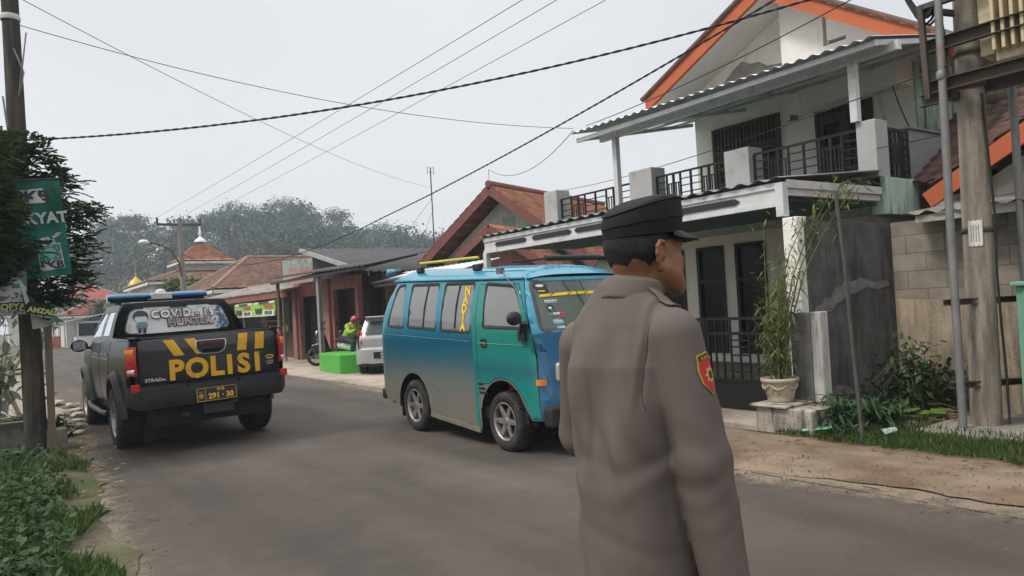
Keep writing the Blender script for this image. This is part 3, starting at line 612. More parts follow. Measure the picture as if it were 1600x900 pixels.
m = MB(); m.box(11.9, 11.99, 7.88, 7.98, 4.5, 4.72); m.tube([(11.9, 7.93, 4.5), (11.6, 7.85, 4.42)], .012, 5); m.build('meter_box', M('old_box', (.28, .27, .24), .7, stain=(.1, .08, .06)), H)
# pillars and parapet block
for a, b, z0, z1, xx in ((5.0, 5.26, 2.84, 3.58, .3), (6.93, 7.38, 2.91, 3.62, .34), (8.91, 9.45, 2.91, 3.68, .34), (11.5, 11.91, 2.91, 3.7, .34)):
    m = MB(); m.box(9.25, 9.25 + xx, a, b, z0, z1); m.build('balcony_pillar', greyp, H, bevel=.012)
m = MB(); m.box(10.2, 11.25, 5.06, 5.6, 2.3, 3.54); m.box(10.17, 11.28, 5.03, 5.63, 3.54, 3.57); m.build('parapet_block', dgreyp, H, bevel=.01)
# railing panels: alternating horizontal ladders and vertical groups
def railing(p, q, z0=2.93, z1=3.5, parent=H):
    p, q = Vector(p), Vector(q); L = (q - p).length; d = (q - p) / L; m = MB()
    P = lambda s, z: p + d * s + Vector((0, 0, z))
    m.beam(P(0, z1), P(L, z1), .035, .03); m.beam(P(0, z0), P(L, z0), .025, .025); n = max(1, round(L / .95)); w = L / n
    for k in range(n):
        s0 = k * w; e = [0, .26, .38, .62, .74, 1]
        for c, t in ((0, .03), (.30, .028), (.5, .034), (.70, .028)): m.beam(P(s0 + w * c, z0), P(s0 + w * c, z1), t, t)
        for c in (.06, .12, .18, .24, .76, .82, .88, .94)[::2] if False else (): pass
        for zz in (.2, .4, .6, .8):
            z = z0 + (z1 - z0) * zz; m.beam(P(s0, z), P(s0 + w * .30, z), .016, .016); m.beam(P(s0 + w * .70, z), P(s0 + w, z), .016, .016)
        for c in (.36, .43, .57, .64): m.beam(P(s0 + w * c, z0), P(s0 + w * c, z0 + (z1 - z0) * .72), .016, .016)
        m.beam(P(s0 + w * .30, z0 + (z1 - z0) * .72), P(s0 + w * .70, z0 + (z1 - z0) * .72), .018, .018)
    m.beam(P(L, z0), P(L, z1), .03, .03)
    return m.build('railing', iron, parent)
for a, b in ((5.28, 6.91), (7.4, 8.89), (9.47, 11.48)): railing((9.36, a, 0), (9.36, b, 0))
m = MB(); z0, z1 = 2.86, 3.5                      # the side panel with a lattice block
for z in (z0, z1): m.beam((9.56, 5.08, z), (10.18, 5.08, z), .035)
for x in (9.56, 10.18, 9.68, 9.76, 9.98, 10.06): m.beam((x, 5.08, z0), (x, 5.08, z1), .03)
for k in range(1, 6):
    z = z0 + (z1 - z0) * k / 6; m.beam((9.56, 5.08, z), (9.76, 5.08, z), .03); m.beam((9.98, 5.08, z), (10.18, 5.08, z), .03)
m.box(9.76, 9.98, 5.07, 5.09, z0 + .17, z1 - .17); m.beam((9.87, 5.08, z0), (9.87, 5.08, z1), .025); m.build('side_railing', iron, H)
# upper awning: corrugated sheet on white posts
def corrugated(p00, p10, p01, p11, n, amp=.022, res=6, nv=2):
    m = MB(); p00, p10, p01, p11 = (Vector(p) for p in (p00, p10, p01, p11)); nn = (p10 - p00).cross(p01 - p00).normalized(); nn = nn if nn.z > 0 else -nn
    m.grid(lambda u, v: (p00 * (1 - u) + p10 * u) * (1 - v) + (p01 * (1 - u) + p11 * u) * v + nn * amp * sin(2 * pi * n * u), n * res, nv)
    return m
aw = corrugated((8.75, 4.68, 4.44), (8.75, 10.4, 4.52), (12.0, 4.68, 5.02), (12.0, 10.4, 5.08), 30, .017).build('upper_awning', zinc, H, solid=.004)
m = MB(); m.box(9.2, 9.28, 4.62, 10.1, 4.34, 4.46); m.box(8.86, 8.92, 4.72, 10.35, 4.36, 4.43)
for y in (4.75, 6.2, 7.6, 9.0, 10.3): m.beam((8.86, y, 4.40), (11.98, y, 4.96), .05, .07)
for x in (10.0, 10.8, 11.5): m.beam((x, 4.7, 4.40 + (x - 8.8) * .178), (x, 10.35, 4.42 + (x - 8.8) * .178), .04, .04)
m.build('awning_beam', alum, aw, bevel=.004)
for y in (5.24, 9.72): m = MB(); m.box(9.19, 9.29, y - .05, y + .05, 2.91 if y > 6 else 3.58, 4.34); m.build('awning_post', alum, H, bevel=.006)
# lower awning with its panelled white truss
lo = corrugated((7.12, 4.95, 2.70), (7.12, 11.1, 2.70), (9.28, 4.95, 2.905), (9.28, 11.1, 2.905), 26, .02).build('lower_awning', M('awning_sheet', (.16, .16, .16), .6, .3, var=.2), H, solid=.004)
m = MB()
for z0, z1 in ((2.60, 2.665), (2.40, 2.455)): m.box(7.17, 7.23, 5.05, 11.05, z0, z1)
m.box(7.195, 7.225, 5.05, 11.05, 2.455, 2.60); m.build('awning_fascia', alum, lo)
m = MB()
for a, b in ((5.55, 6.55), (6.75, 7.75), (7.85, 8.55), (8.63, 9.62), (9.78, 10.7)): m.prism([(a, 2.527), (a + .06, 2.565), (b - .06, 2.565), (b, 2.527), (b - .06, 2.49), (a + .06, 2.49)], (7.192, 0, 0), (0, 1, 0), (0, 0, 1), (-.018, 0, 0))
m.build('fascia_insert', M('black_trim', (.03, .028, .028), .6), lo)
m = MB(); m.box(7.25, 9.2, 4.97, 5.03, 2.52, 2.66); m.box(7.25, 9.2, 4.94, 4.97, 2.60, 2.69); m.build('side_beam', alum, lo)
m = MB()
for y in (6.4, 7.9, 9.4, 10.9): m.box(7.25, 9.28, y, y + .06, 2.52, 2.66)
m.box(7.3, 9.28, 5.06, 11.05, 2.475, 2.515); m.build('awning_ceiling', greenin, lo)
m = MB(); m.box(7.16, 7.26, 4.95, 5.05, 2.28, 2.66); m.build('lower_post', alum, H, bevel=.006)
m = MB(); m.box(7.15, 7.25, 10.95, 11.05, 0, 2.40); m.build('lower_post', alum, H, bevel=.006)
# ---------------------------------------------------------------- gate, column, walls in front
G = thing('gate', 'black iron carport gate with upright bars over a solid bottom plate', 'gate', (7.3, 7, 0))
def gateleaf(y0, y1):
    m = MB(); z0, z1 = .1, 1.16
    for y in (y0, y1): m.beam((7.3, y, z0), (7.3, y, z1), .045)
    for z in (z0, z1, .42, .98): m.beam((7.3, y0, z), (7.3, y1, z), .035)
    m.box(7.29, 7.31, y0, y1, z0, .42); w = y1 - y0
    for c in (.12, .24, .36, .64, .76, .88): m.beam((7.3, y0 + w * c, .42), (7.3, y0 + w * c, 1.16), .02)
    for z in (.52, .62, .72, .82, .9): m.beam((7.3, y0 + w * .36, z), (7.3, y0 + w * .64, z), .018)
    m.beam((7.3, y0 + w * .5, .42), (7.3, y0 + w * .5, .98), .022)
    return m.build('gate_leaf', iron, G)
for k in range(6): gateleaf(5.28 + k * .98, 5.28 + k * .98 + .95)
dw = M('soot_stained_plaster', (.10, .095, .09), .9, var=.35, scale=4, bump=.3, bscale=25, stain=(.035, .033, .032), stain_amt=.55, stain_scale=1.6, streak=True)
dw2 = M('grey_scraped_plaster', (.17, .165, .155), .9, var=.3, scale=4, bump=.3, stain=(.07, .068, .066), stain_amt=.5, stain_scale=2, streak=True)
Wc = MB(); Wc.box(7.16, 7.34, 4.80, 4.98, .24, 2.26)
tag(Wc.build('gate_column', white, bevel=.01), 'tall white plastered column carrying the corner post of the carport roof', 'column')
P_ = thing('gate_pillar', 'short pillar half grey half white beside the bamboo pot', 'pillar', (7.0, 4.6, 0))
m = MB(); m.box(7.0, 7.14, 4.62, 4.86, .28, 1.22); m.build('pillar_body', dw2, P_, bevel=.012)
m = MB(); m.box(7.01, 7.15, 4.50, 4.62, .28, 1.225); m.build('white_side', M('weathered_white', (.50, .48, .44), .9, var=.15, scale=5, bump=.3, stain=(.16, .15, .13), stain_amt=.45, stain_scale=3, streak=True), P_, bevel=.012)
m = MB()
o, a = Vector((7.28, 4.80, 0)), (Vector((8.42, 4.44, 0)) - Vector((7.28, 4.80, 0)))
n_ = Vector((-a.y, a.x, 0)).normalized() * .12
m.grid(lambda u, v: o + a * u + Vector((0, 0, .30 * (1 - u) * 0 + .18 + (2.02 + .02 * sin(u * 9)) * v)) - Vector((.0, .0, .0)), 12, 12, False)
m.prism([(0, .15), (1, .15), (1, 2.14), (0, 2.2)], o, a, (0, 0, 1), n_); MBw = MB(); MBw.prism([(0, .0), (1, .0), (1, 2.14), (.5, 2.2), (0, 2.2)], o, a, (0, 0, 1), n_)
bw = MBw.build('boundary_wall', dw); tag(bw, 'tall soot-black plaster wall running back from the white column', 'wall')
m = MB(); a2 = a.normalized(); fo = Vector((a2.y, -a2.x, 0)) * .012
m.prism([(.02, .0), (.5, .0), (1.19, .0), (1.19, .42), (1.1, .62), (1.0, .55), (.8, .42), (.55, .36), (.3, .4), (.02, .33)], o + fo * .3, a2, (0, 0, 1), fo); m.build('mossy_base', M('mossy_base', (.2, .18, .15), .95, var=.3, scale=6, bump=.5, stain=(.045, .045, .03), stain_amt=.6, stain_scale=5), bw, world=False)
m = MB(); m.prism([(.05, 1.20), (.10, 1.27), (.17, 1.28), (.22, 1.36), (.30, 1.35), (.36, 1.46), (.44, 1.47), (.50, 1.55), (.58, 1.52), (.72, 1.56), (.9, 1.50), (1.08, 1.52), (1.1, 1.46), (.95, 1.42), (.78, 1.45), (.62, 1.38), (.52, 1.40), (.44, 1.31), (.36, 1.29), (.30, 1.21), (.22, 1.19), (.16, 1.15)], o + fo * .3, a2, (0, 0, 1), fo * .2); m.build('pale_patch', M('pale_patch', (.165, .16, .152), .9, var=.4, scale=8), bw, world=False)
m = MB(); m.box(6.55, 7.18, 4.36, 5.02, 0, .27); m.box(6.5, 7.18, 4.62, 5.06, .27, .30)
tag(m.build('stone_ledge', M('stained_ledge', (.33, .30, .25), .95, var=.3, scale=5, bump=.5, stain=(.06, .055, .04), stain_amt=.5, stain_scale=4, streak=True), bevel=.015), 'low stained concrete ledge under the bamboo pot beside the gate', 'ledge')
# ================================================================ RIGHT SIDE: pole, transformer, walls, plants
pconc = M('pole_concrete', (.27, .235, .19), .9, var=.18, scale=4, bump=.3, bscale=30, stain=(.15, .12, .09), stain_amt=.45, stain_scale=2.5, streak=True)
steel = M('weathered_steel', (.075, .062, .05), .7, .3, var=.3, scale=8, stain=(.12, .07, .04), stain_amt=.4, stain_scale=5)
galv = M('galvanized_pipe', (.20, .20, .195), .55, .4, var=.15, scale=6, stain=(.2, .15, .11), stain_amt=.3, stain_scale=3)
cable = M('black_cable', (.018, .018, .018), .6)
U = thing('utility_pole', 'stout concrete utility pole carrying a steel platform and the beige transformer', 'utility pole', (7.61, 3.24, 0))
def P(z, dx=0, dy=0): return (7.61 + .024 * z + dx, 3.24 - .008 * z + dy, z)
m = MB(); m.tube([P(.1), P(2), P(4.5), P(8.5)], [.132, .124, .112, .095], 20); pole_o = m.build('pole', pconc, U)
for z in (1.93, 3.30, 3.62): m = MB(); m.lathe([(.128, z - .025), (.132, z - .025), (.132, z + .025), (.128, z + .025)], (P(z)[0], P(z)[1], 0), 16); m.build('clamp_band', steel, U)
def channel(m, p, q, h=.1, w=.05):
    m.beam(p, q, .008, h); p, q = Vector(p), Vector(q); d = (q - p).normalized(); a = d.cross(Vector((0, 0, 1))).normalized() * (w / 2)
    for s in (1, -1): m.beam(p + a + Vector((0, 0, s * h / 2)), q + a + Vector((0, 0, s * h / 2)), w, .008)
for (x, z, y0) in ((7.42, 3.31, 3.46), (7.88, 3.31, 3.75), (7.42, 3.70, 3.50)):
    m = MB(); channel(m, (x, y0, z), (x, .6, z), .11, .07); m.build('platform_beam', steel, U)
for y in (3.3, 2.6, 1.6): m = MB(); m.beam((7.42, y, 3.22), (7.9, y, 3.22), .08, .07); m.build('cross_piece', steel, U)
m = MB(); m.beam((7.35, 3.44, 3.2), (7.35, 3.46, 4.1), .05); m.beam((7.36, 3.47, 4.08), (7.42, 2.95, 4.1), .06, .05); m.beam((7.38, 3.42, 4.05), (7.66, 3.28, 4.02), .05)
m.beam((7.4, 3.24, 3.36), (7.45, 3.34, 4.0), .03); m.build('upper_bracket', steel, U)
for z in (1.27, .50):
    m = MB(); channel(m, (7.28, 3.40, z), (7.98, 2.98, z), .05, .05); m.build('pipe_strap', steel, U)
for (x, y, tx) in ((7.30, 3.31, .04), (8.02, 3.0, .01)):
    m = MB(); m.tube([(x, y, .1), (x + .02, y, 2), (x + tx * 2, y - .01, 4.9)], .036, 12); m.lathe([(.036, 3.35), (.042, 3.36), (.042, 3.42), (.036, 3.43)], (x + .04, y, 0), 12); m.build('conduit', galv, U)
m = MB(); m.tube([P(3.2, -.06, -.12), P(2.6, -.03, -.14), P(2.0, .02, -.15), P(1.5, -.03, -.16), P(1.0, .04, -.15), P(.5, .07, -.16), P(.12, .03, -.18)], .012, 6); m.build('down_cable', cable, U)
m = MB(); q = P(1.9)
m.grid(lambda u, v: (P(1.78 + .24 * v)[0] + .132 * cos(2.95 + u * .9), P(1.78 + .24 * v)[1] + .132 * sin(2.95 + u * .9), 1.78 + .24 * v + .008 * sin(u * 20)), 8, 8)
pn = m.build('paper_notice', M('torn_paper', (.62, .61, .58), .9, var=.1, scale=20), U)
m = MB()
for k in range(4):
    u0 = .2 + k * .17; m.grid(lambda u, v: (P(1.82 + .16 * v)[0] + .1335 * cos(2.95 + (u0 + .06 * u) * .9), P(1.82 + .16 * v)[1] + .1335 * sin(2.95 + (u0 + .06 * u) * .9), 1.82 + .16 * v), 2, 3)
m.build('notice_print', M('faded_print', (.22, .22, .23), .9, var=.5, scale=60), pn)
m = MB(); r = random.Random(4)
for k in range(6):
    a = r.uniform(.14, .28); pts = [(7.33 + .1 * k / 6, 3.62 + .05 * sin(k), 4.5 + .1 * k)]
    for t in range(9): pts.append((7.35 + .02 * k, 3.62 - .38 * t / 8, 4.3 - a * 1.9 * sin(pi * t / 8)))
    pts.append((7.45, 3.2, 4.6)); m.tube(pts, .013, 5)
m.build('cable_loops', cable, U)
tag(MB().box(7.05, 8.38, 1.2, 3.62, -.05, .11).build('concrete_plinth', M('plinth_concrete', (.24, .215, .185), .9, var=.2, scale=4, bump=.4, stain=(.12, .10, .08), stain_amt=.4), bevel=.02), 'low concrete slab under the utility pole and green cabinet', 'plinth')
TY = .36
T = thing('transformer', 'beige finned transformer resting on the steel pole platform', 'transformer', (7.65, 2.1, 3.38))
beige = M('beige_enamel', (.50, .42, .27), .5, var=.1, scale=4, stain=(.3, .22, .13), stain_amt=.2)
m = MB(); m.box(7.5, 7.8, 1.6 + TY, 2.55 + TY, 3.42, 4.5); m.build('tank', beige, T, bevel=.02)
for k in range(12): m = MB(); y = 1.66 + TY + k * .076; m.box(7.38, 7.50, y, y + .03, 3.5, 4.38); m.build('cooling_fin', beige, T, bevel=.008)
for k in range(6): m = MB(); x = 7.5 + .05 * k; m.box(x, x + .02, 2.55 + TY, 2.67 + TY, 3.5, 4.38); m.build('cooling_fin', beige, T, bevel=.006)
m = MB(); m.box(7.48, 7.82, 1.58 + TY, 2.57 + TY, 4.5, 4.53); m.build('tank_cover', beige, T)
for k in range(3): m = MB(); m.lathe([(.05, 4.53)] + [(.05 if i % 2 else .03, 4.55 + .03 * i) for i in range(7)] + [(.012, 4.78), (.012, 4.85)], (7.65, 1.8 + TY + .28 * k, 0), 12); m.build('bushing', M('brown_porcelain', (.09, .04, .025), .25), T)
Cb = thing('electrical_cabinet', 'green steel electrical cabinet with an orange warning plate beside the pole', 'cabinet', (7.9, 2.4, .11))
grn = M('cabinet_green', (.135, .30, .22), .5, var=.1, scale=4, stain=(.2, .22, .18), stain_amt=.25, streak=True)
m = MB(); m.box(7.62, 8.2, 1.9, 2.93, .24, 1.39); m.build('body', grn, Cb, bevel=.015)
m = MB(); m.box(7.56, 8.24, 1.85, 2.95, 1.39, 1.43); m.build('roof', grn, Cb, bevel=.01)
for a, b in ((1.93, 2.38), (2.42, 2.87)): m = MB(); m.box(7.605, 7.62, a, b, .34, 1.35); d_ = m.build('door', grn, Cb, bevel=.005); MB().box(7.59, 7.605, b - .07 if a < 2 else a + .04, b - .04 if a < 2 else a + .07, .8, .95).build('handle', steel, d_)
m = MB(); m.box(7.66, 8.16, 1.95, 2.85, .1, .24); m.build('base_frame', dark, Cb)
m = MB(); m.box(7.598, 7.604, 2.62, 2.84, 1.14, 1.32); wp = m.build('warning_plate', M('orange_plate', (.75, .28, .03), .5), Cb)
MB().box(7.595, 7.599, 2.79, 2.825, 1.16, 1.30).build('plate_mark', M('black_print', (.03, .03, .03), .6), wp)
# cinder-block wall with lower plaster
def brickmat():
    m = bpy.data.materials.new('cinder_blocks'); m.use_nodes = True; n = m.node_tree; b = n.nodes['Principled BSDF']; L = n.links.new
    t = n.nodes.new('ShaderNodeTexCoord'); mp = n.nodes.new('ShaderNodeMapping'); mp.inputs['Rotation'].default_value = (0, RAD(-90), RAD(-90)); L(t.outputs['Object'], mp.inputs[0])
    sp = n.nodes.new('ShaderNodeSeparateXYZ'); cb = n.nodes.new('ShaderNodeCombineXYZ'); L(t.outputs['Object'], sp.inputs[0]); L(sp.outputs['Y'], cb.inputs['X']); L(sp.outputs['Z'], cb.inputs['Y'])
    k = n.nodes.new('ShaderNodeTexBrick'); k.inputs['Scale'].default_value = 1; k.inputs['Brick Width'].default_value = .41; k.inputs['Row Height'].default_value = .2; k.inputs['Mortar Size'].default_value = .006; k.inputs['Mortar Smooth'].default_value = .3
    k.inputs['Color1'].default_value = (.30, .255, .21, 1); k.inputs['Color2'].default_value = (.235, .20, .165, 1); k.inputs['Mortar'].default_value = (.155, .13, .105, 1); L(cb.outputs[0], k.inputs['Vector'])
    nz = n.nodes.new('ShaderNodeTexNoise'); nz.inputs['Scale'].default_value = 5; nz.inputs['Detail'].default_value = 8; L(t.outputs['Object'], nz.inputs['Vector'])
    r = n.nodes.new('ShaderNodeValToRGB'); r.color_ramp.elements[0].color = (.62, .6, .57, 1); r.color_ramp.elements[0].position = .3; r.color_ramp.elements[1].position = .65; L(nz.outputs['Fac'], r.inputs[0])
    mu = n.nodes.new('ShaderNodeMixRGB'); mu.blend_type = 'MULTIPLY'; mu.inputs[0].default_value = 1; L(k.outputs['Color'], mu.inputs[1]); L(r.outputs[0], mu.inputs[2]); L(mu.outputs[0], b.inputs['Base Color'])
    bp = n.nodes.new('ShaderNodeBump'); bp.inputs['Strength'].default_value = .4; bp.inputs['Distance'].default_value = .01; bp.invert = True; L(k.outputs['Fac'], bp.inputs['Height']); L(bp.outputs[0], b.inputs['Normal']); b.inputs['Roughness'].default_value = .95
    return m
CW = thing('block_wall', 'cinder-block wall with stained beige lower plaster behind the utility pole', 'wall', (8.45, 1, 0))
m = MB(); m.box(8.4, 8.55, -3, 4.44, 0, 2.16); m.build('block_course', brickmat(), CW)
m = MB(); pts = [(-3, 0), (4.43, 0), (4.43, 1.30), (4.0, 1.27), (3.55, 1.29), (3.2, 1.26), (2.6, 1.30), (1.9, 1.24), (.6, 1.31), (-3, 1.27)]
m.prism(pts, (8.382, 0, 0), (0, 1, 0), (0, 0, 1), (.017, 0, 0)); m.build('plaster_skirt', M('beige_plaster', (.36, .29, .21), .95, var=.22, scale=3, bump=.4, bscale=30, stain=(.15, .115, .085), stain_amt=.55, stain_scale=1.6, streak=True), CW)
LT = thing('lean_to_roof', 'sagging corrugated sheet roof with a pale edge board on top of the block wall', 'roof', (9, 1, 2.2))
corrugated((8.0, 4.1, 2.20), (8.0, -3, 2.20), (9.6, 4.1, 2.42), (9.6, -3, 2.42), 34, .018).build('sheet', M('rusty_sheet', (.20, .18, .165), .6, .4, var=.25, scale=3, stain=(.13, .07, .04), stain_amt=.4), LT, solid=.004)
m = MB(); m.box(8.04, 8.08, -3, 3.98, 2.10, 2.175); m.build('edge_board', M('old_white_board', (.36, .345, .31), .85, var=.2, scale=5, stain=(.2, .16, .12), stain_amt=.4), LT)
# neighbour house with dark tiles and an orange rake
N = thing('neighbour_house', 'house with dark clay tiles and an orange rake board behind the block wall', 'house', (12, 2, 0))
ngrey = M('grey_render', (.42, .39, .34), .9, var=.12, scale=2, stain=(.25, .22, .18), stain_amt=.35, streak=True)
m = MB(); m.prism([(-3, 0), (4.6, 0), (4.6, 2.5), (4.15, 2.55), (2.0, 3.75), (-.15, 2.55), (-3, 2.5)], (9.8, 0, 0), (0, 1, 0), (0, 0, 1), (5, 0, 0)); m.build('wall', ngrey, N)
m = MB(); tiles(m, (10.1, -4, 2.72), (10.1, 5.35, 2.72), (12.4, -4, 4.05), (12.4, 5.35, 4.05), 40, 10, .045, .04, 5)
tiles(m, (14.6, -4, 2.75), (14.6, 5.35, 2.75), (12.4, -4, 4.05), (12.4, 5.35, 4.05), 40, 8, .045, .04, 4)
tiles(m, (9.45, 4.45, 2.60), (12.3, 4.45, 2.60), (9.45, 2.0, 3.96), (12.3, 2.0, 3.96), 12, 10, .04, .035, 5); tiles(m, (9.45, -.45, 2.60), (12.3, -.45, 2.60), (9.45, 2.0, 3.96), (12.3, 2.0, 3.96), 12, 10, .04, .035, 5)
rf = m.build('roof', tileD, N, solid=.03)
m = MB()
for y0, z0, y1, z1 in ((4.5, 2.56, 2.0, 3.95), (-.5, 2.56, 2.0, 3.95)): m.beam((9.42, y0, z0 - .1), (9.42, y1, z1 - .1), .05, .2)
m.build('rake_board', orange, rf)
m = MB(); m.tube([(12.4, -4, 4.1), (12.4, 5.35, 4.1)], .12, 8); m.build('ridge_cap', tileD, rf)
m = MB(); m.tube([(9.78, 3.3, 2.35), (9.77, 2.9, 2.62), (9.78, 2.6, 2.5)], .012, 5); m.build('loose_wire', M('white_wire', (.5, .5, .48), .6), N)
# slim pipe
m = MB(); m.tube([(6.52, 3.83, -.1), (6.5, 3.86, .9), (6.52, 3.9, 1.7), (6.5, 3.93, 2.35)], .018, 8); tag(m.build('slim_pole', M('dirty_pipe', (.075, .072, .065), .8, var=.3, scale=10)), 'slim weathered grey pipe standing in the weeds before the black wall', 'pipe')
# bamboo in a pot
r = random.Random(9)
B = thing('potted_bamboo', 'bamboo plant in a cream moulded pot on the ledge by the gate', 'potted plant', (6.80, 4.88, .30))
potm = M('cream_pot', (.42, .35, .26), .8, var=.15, scale=8, bump=.2, stain=(.2, .15, .1), stain_amt=.4, stain_scale=6)
m = MB(); m.lathe([(.001, 0), (.125, 0), (.135, .015), (.13, .035), (.15, .10), (.168, .16), (.178, .205), (.195, .215), (.195, .25), (.175, .25), (.168, .22), (.001, .215)], (6.80, 4.88, .30), 28); po = m.build('pot', potm, B)
m = MB()
for k in range(6):
    a0 = 2 * pi * k / 6; m.tube([(6.80 + .172 * cos(a0 + t * pi / 3 / 6), 4.88 + .172 * sin(a0 + t * pi / 3 / 6), .30 + .19 - .05 * sin(pi * t / 6)) for t in range(7)], .011, 5)
m.build('garland', potm, po)
m = MB(); tips = []
for k in range(22):
    a = r.uniform(0, 2 * pi); rr_ = r.uniform(.01, .1); h = r.uniform(.7, 1.35) * (1 if k < 16 else 1.25); ln = r.uniform(.05, .22)
    pts = [(6.80 + cos(a) * (rr_ + ln * t * t), 4.88 + sin(a) * (rr_ + ln * t * t) - .10 * t * t, .5 + h * t) for t in (0, .25, .5, .75, 1)]
    m.tube(pts, [.008, .008, .006, .005, .003], 5); tips += [(*pts[i], .07) for i in (1, 2, 3, 4)]
for k in range(4):
    e = [(7.0, 4.15, 2.5), (6.95, 4.3, 2.35), (6.9, 4.55, 2.15), (7.0, 4.05, 2.42)][k]
    s0 = Vector((6.80, 4.86, .5)); e = Vector(e); pts = [s0 * (1 - t) + e * t + Vector((0, .12 * sin(pi * t), .35 * sin(pi * t) * .5)) for t in (0, .25, .5, .75, 1)]
    m.tube(pts, [.01, .009, .008, .006, .004], 5); tips += [(*pts[4], .09)] * 4 + [(*pts[3], .07)]
m.build('stem', M('bamboo_stem', (.12, .13, .05), .6, var=.3), B)
m = MB(); leaves(m, tips, 1250, .105, r, .06, droop=.25, aspect=6.5)
m.build('foliage', leafmat('bamboo_leaves', (.05, .08, .014), (.19, .23, .05)), B)
# shrubs along the walls
def shrub(name, label, x, y, h, wd, n, size, mat, seed, asp=2.2, stems=9, cat='shrub'):
    r = random.Random(seed); o = thing(name, label, cat, (x, y, 0)); m = MB(); cs = []
    for k in range(stems):
        a = r.uniform(0, 2 * pi); q = wd * .5 * sqrt(r.random()); z = h * r.uniform(.45, 1)
        e = Vector((x + cos(a) * q, y + sin(a) * q, z)); mid = Vector((x + cos(a) * q * .4, y + sin(a) * q * .4, z * .55)); m.tube([(x, y, -.03), mid, e], [.012, .009, .004], 5)
        cs += [(*e, h * .13), (*((mid + e) / 2), h * .13), (*mid, h * .15)]
    m.build('stem', barkM, o); m = MB(); leaves(m, cs, n, size, r, .1, droop=.15, aspect=asp); m.build('foliage', mat, o); return o
lshr = leafmat('shrub_leaves', (.018, .042, .012), (.06, .11, .028)); lfer = leafmat('fern_leaves', (.02, .05, .018), (.06, .12, .04))
shrub('shrub', 'leafy green bush against the plaster foot of the block wall', 8.05, 4.02, .85, .75, 950, .085, lshr, 31, 2.0, 14)
shrub('shrub', 'dark sparse bush in the corner where the black wall meets the block wall', 7.9, 4.32, .5, .5, 420, .07, leafmat('dim_leaves', (.014, .028, .012), (.04, .06, .025)), 32, 2.4)
shrub('fern', 'dark green fern clump at the foot of the black wall by the slim pipe', 6.98, 4.28, .36, .6, 520, .16, lfer, 33, 5, 16)
shrub('fern', 'small fern clump beside the stained ledge', 6.72, 4.2, .22, .5, 320, .10, lfer, 34, 4, 10)
shrub('fern', 'fern clump growing behind the slim pipe', 7.25, 4.05, .34, .5, 420, .13, lfer, 35, 4.5, 12)
o = thing('taro_plant', 'single broad bright green leaf plant in front of the bush', 'plant', (7.75, 3.86, 0)); m = MB(); r = random.Random(8)
st = MB()
for a, l in ((2.8, .22), (4.2, .2), (5.3, .17), (3.5, .15)):
    c = Vector((7.75 + cos(a) * .09, 3.86 + sin(a) * .09, .14 + l * .3)); st.tube([(7.75, 3.86, 0), (7.75 + cos(a) * .05, 3.86 + sin(a) * .05, .12), c], .006, 5)
    d = Vector((cos(a), sin(a), -.15)); s_ = Vector((-sin(a), cos(a), .1)) * (l * .42)
    m.add([c, c + d * l * .3 + s_, c + d * l * .7 + s_ * .8, c + d * l, c + d * l * .7 - s_ * .8, c + d * l * .3 - s_], [(0, 1, 2, 3), (0, 3, 4, 5)], False)
st.build('stalk', M('green_stalk', (.08, .14, .03), .5), o); m.build('leaf_blade', leafmat('taro_leaf', (.10, .20, .03), (.14, .26, .05)), o)
m = MB(); r = random.Random(6)
for k in range(46):
    a = r.gauss(0, .5) - .9; c = Vector((7.75 + r.gauss(0, .14), 3.62 + r.gauss(0, .12), .06 + abs(r.gauss(0, .06)))); L = r.uniform(.15, .4); d = Vector((cos(a), sin(a), r.gauss(0, .15))) * L * .5
    m.tube([c - d, c + Vector((0, 0, .02)), c + d], r.uniform(.003, .008), 4)
tag(m.build('twig_heap', M('dry_twigs', (.17, .11, .065), .9, var=.4, scale=12)), 'heap of dry brown twigs lying between the bush and the pole slab', 'twigs')
stone(7.45, 3.85, .06, .09, 'flat grey stone leaning on the dry twigs before the bush', seed=33)
# ================================================================ BACKGROUND BUILDINGS ALONG THE STREET
pinkw = M('pink_plaster', (.30, .13, .11), .9, var=.18, scale=2, stain=(.16, .09, .075), stain_amt=.45, streak=True)
minth = M('pale_mint_wall', (.46, .58, .50), .9, var=.07, scale=2, stain=(.32, .38, .33), stain_amt=.3, streak=True)
maroon = M('maroon_board', (.17, .065, .055), .75, var=.2, scale=4)
tileO = M('orange_clay_tiles', (.36, .15, .085), .85, var=.35, scale=4, bump=.3, stain=(.15, .075, .05), stain_amt=.45, stain_scale=2)
tileB = M('brown_clay_tiles', (.20, .105, .075), .9, var=.35, scale=3, bump=.3, stain=(.10, .07, .055), stain_amt=.5, stain_scale=1.2)
whitew = M('white_wall', (.55, .54, .51), .9, var=.1, scale=2)
# ---- mint house with a tiled gable
A = Vector((12.35, 18.5, 5.06)); n = Vector((.931, .365, 0)); e = Vector((-.365, .931, 0)); zz_ = Vector((0, 0, 1))
MH = thing('mint_house', 'pale mint house with orange tiled gable roofs and maroon barge boards behind the minibus', 'house', (14, 19, 0))
def Pm(s, d, dz): return A + e * s + n * d + zz_ * dz
sl = lambda s: -.735 * abs(s)
m = MB(); m.prism([(-3.0, -5.05), (3.0, -5.05), (3.0, sl(3.0) - .25), (0, -.28), (-3.0, sl(3.0) - .25)], Pm(0, .75, 0), e, zz_, n * 6.5); m.build('wall', minth, MH)
m = MB(); m.prism([(-.35, -2.1), (.12, -2.1), (.12, -.9), (-.35, -.9)], Pm(0, .735, 0), e, zz_, n * .012); m.build('recess_shade_plate', M('shaded_mint', (.28, .37, .33), .9), MH)  # thin plate in darkened mint; the shade of a recess is put into its colour
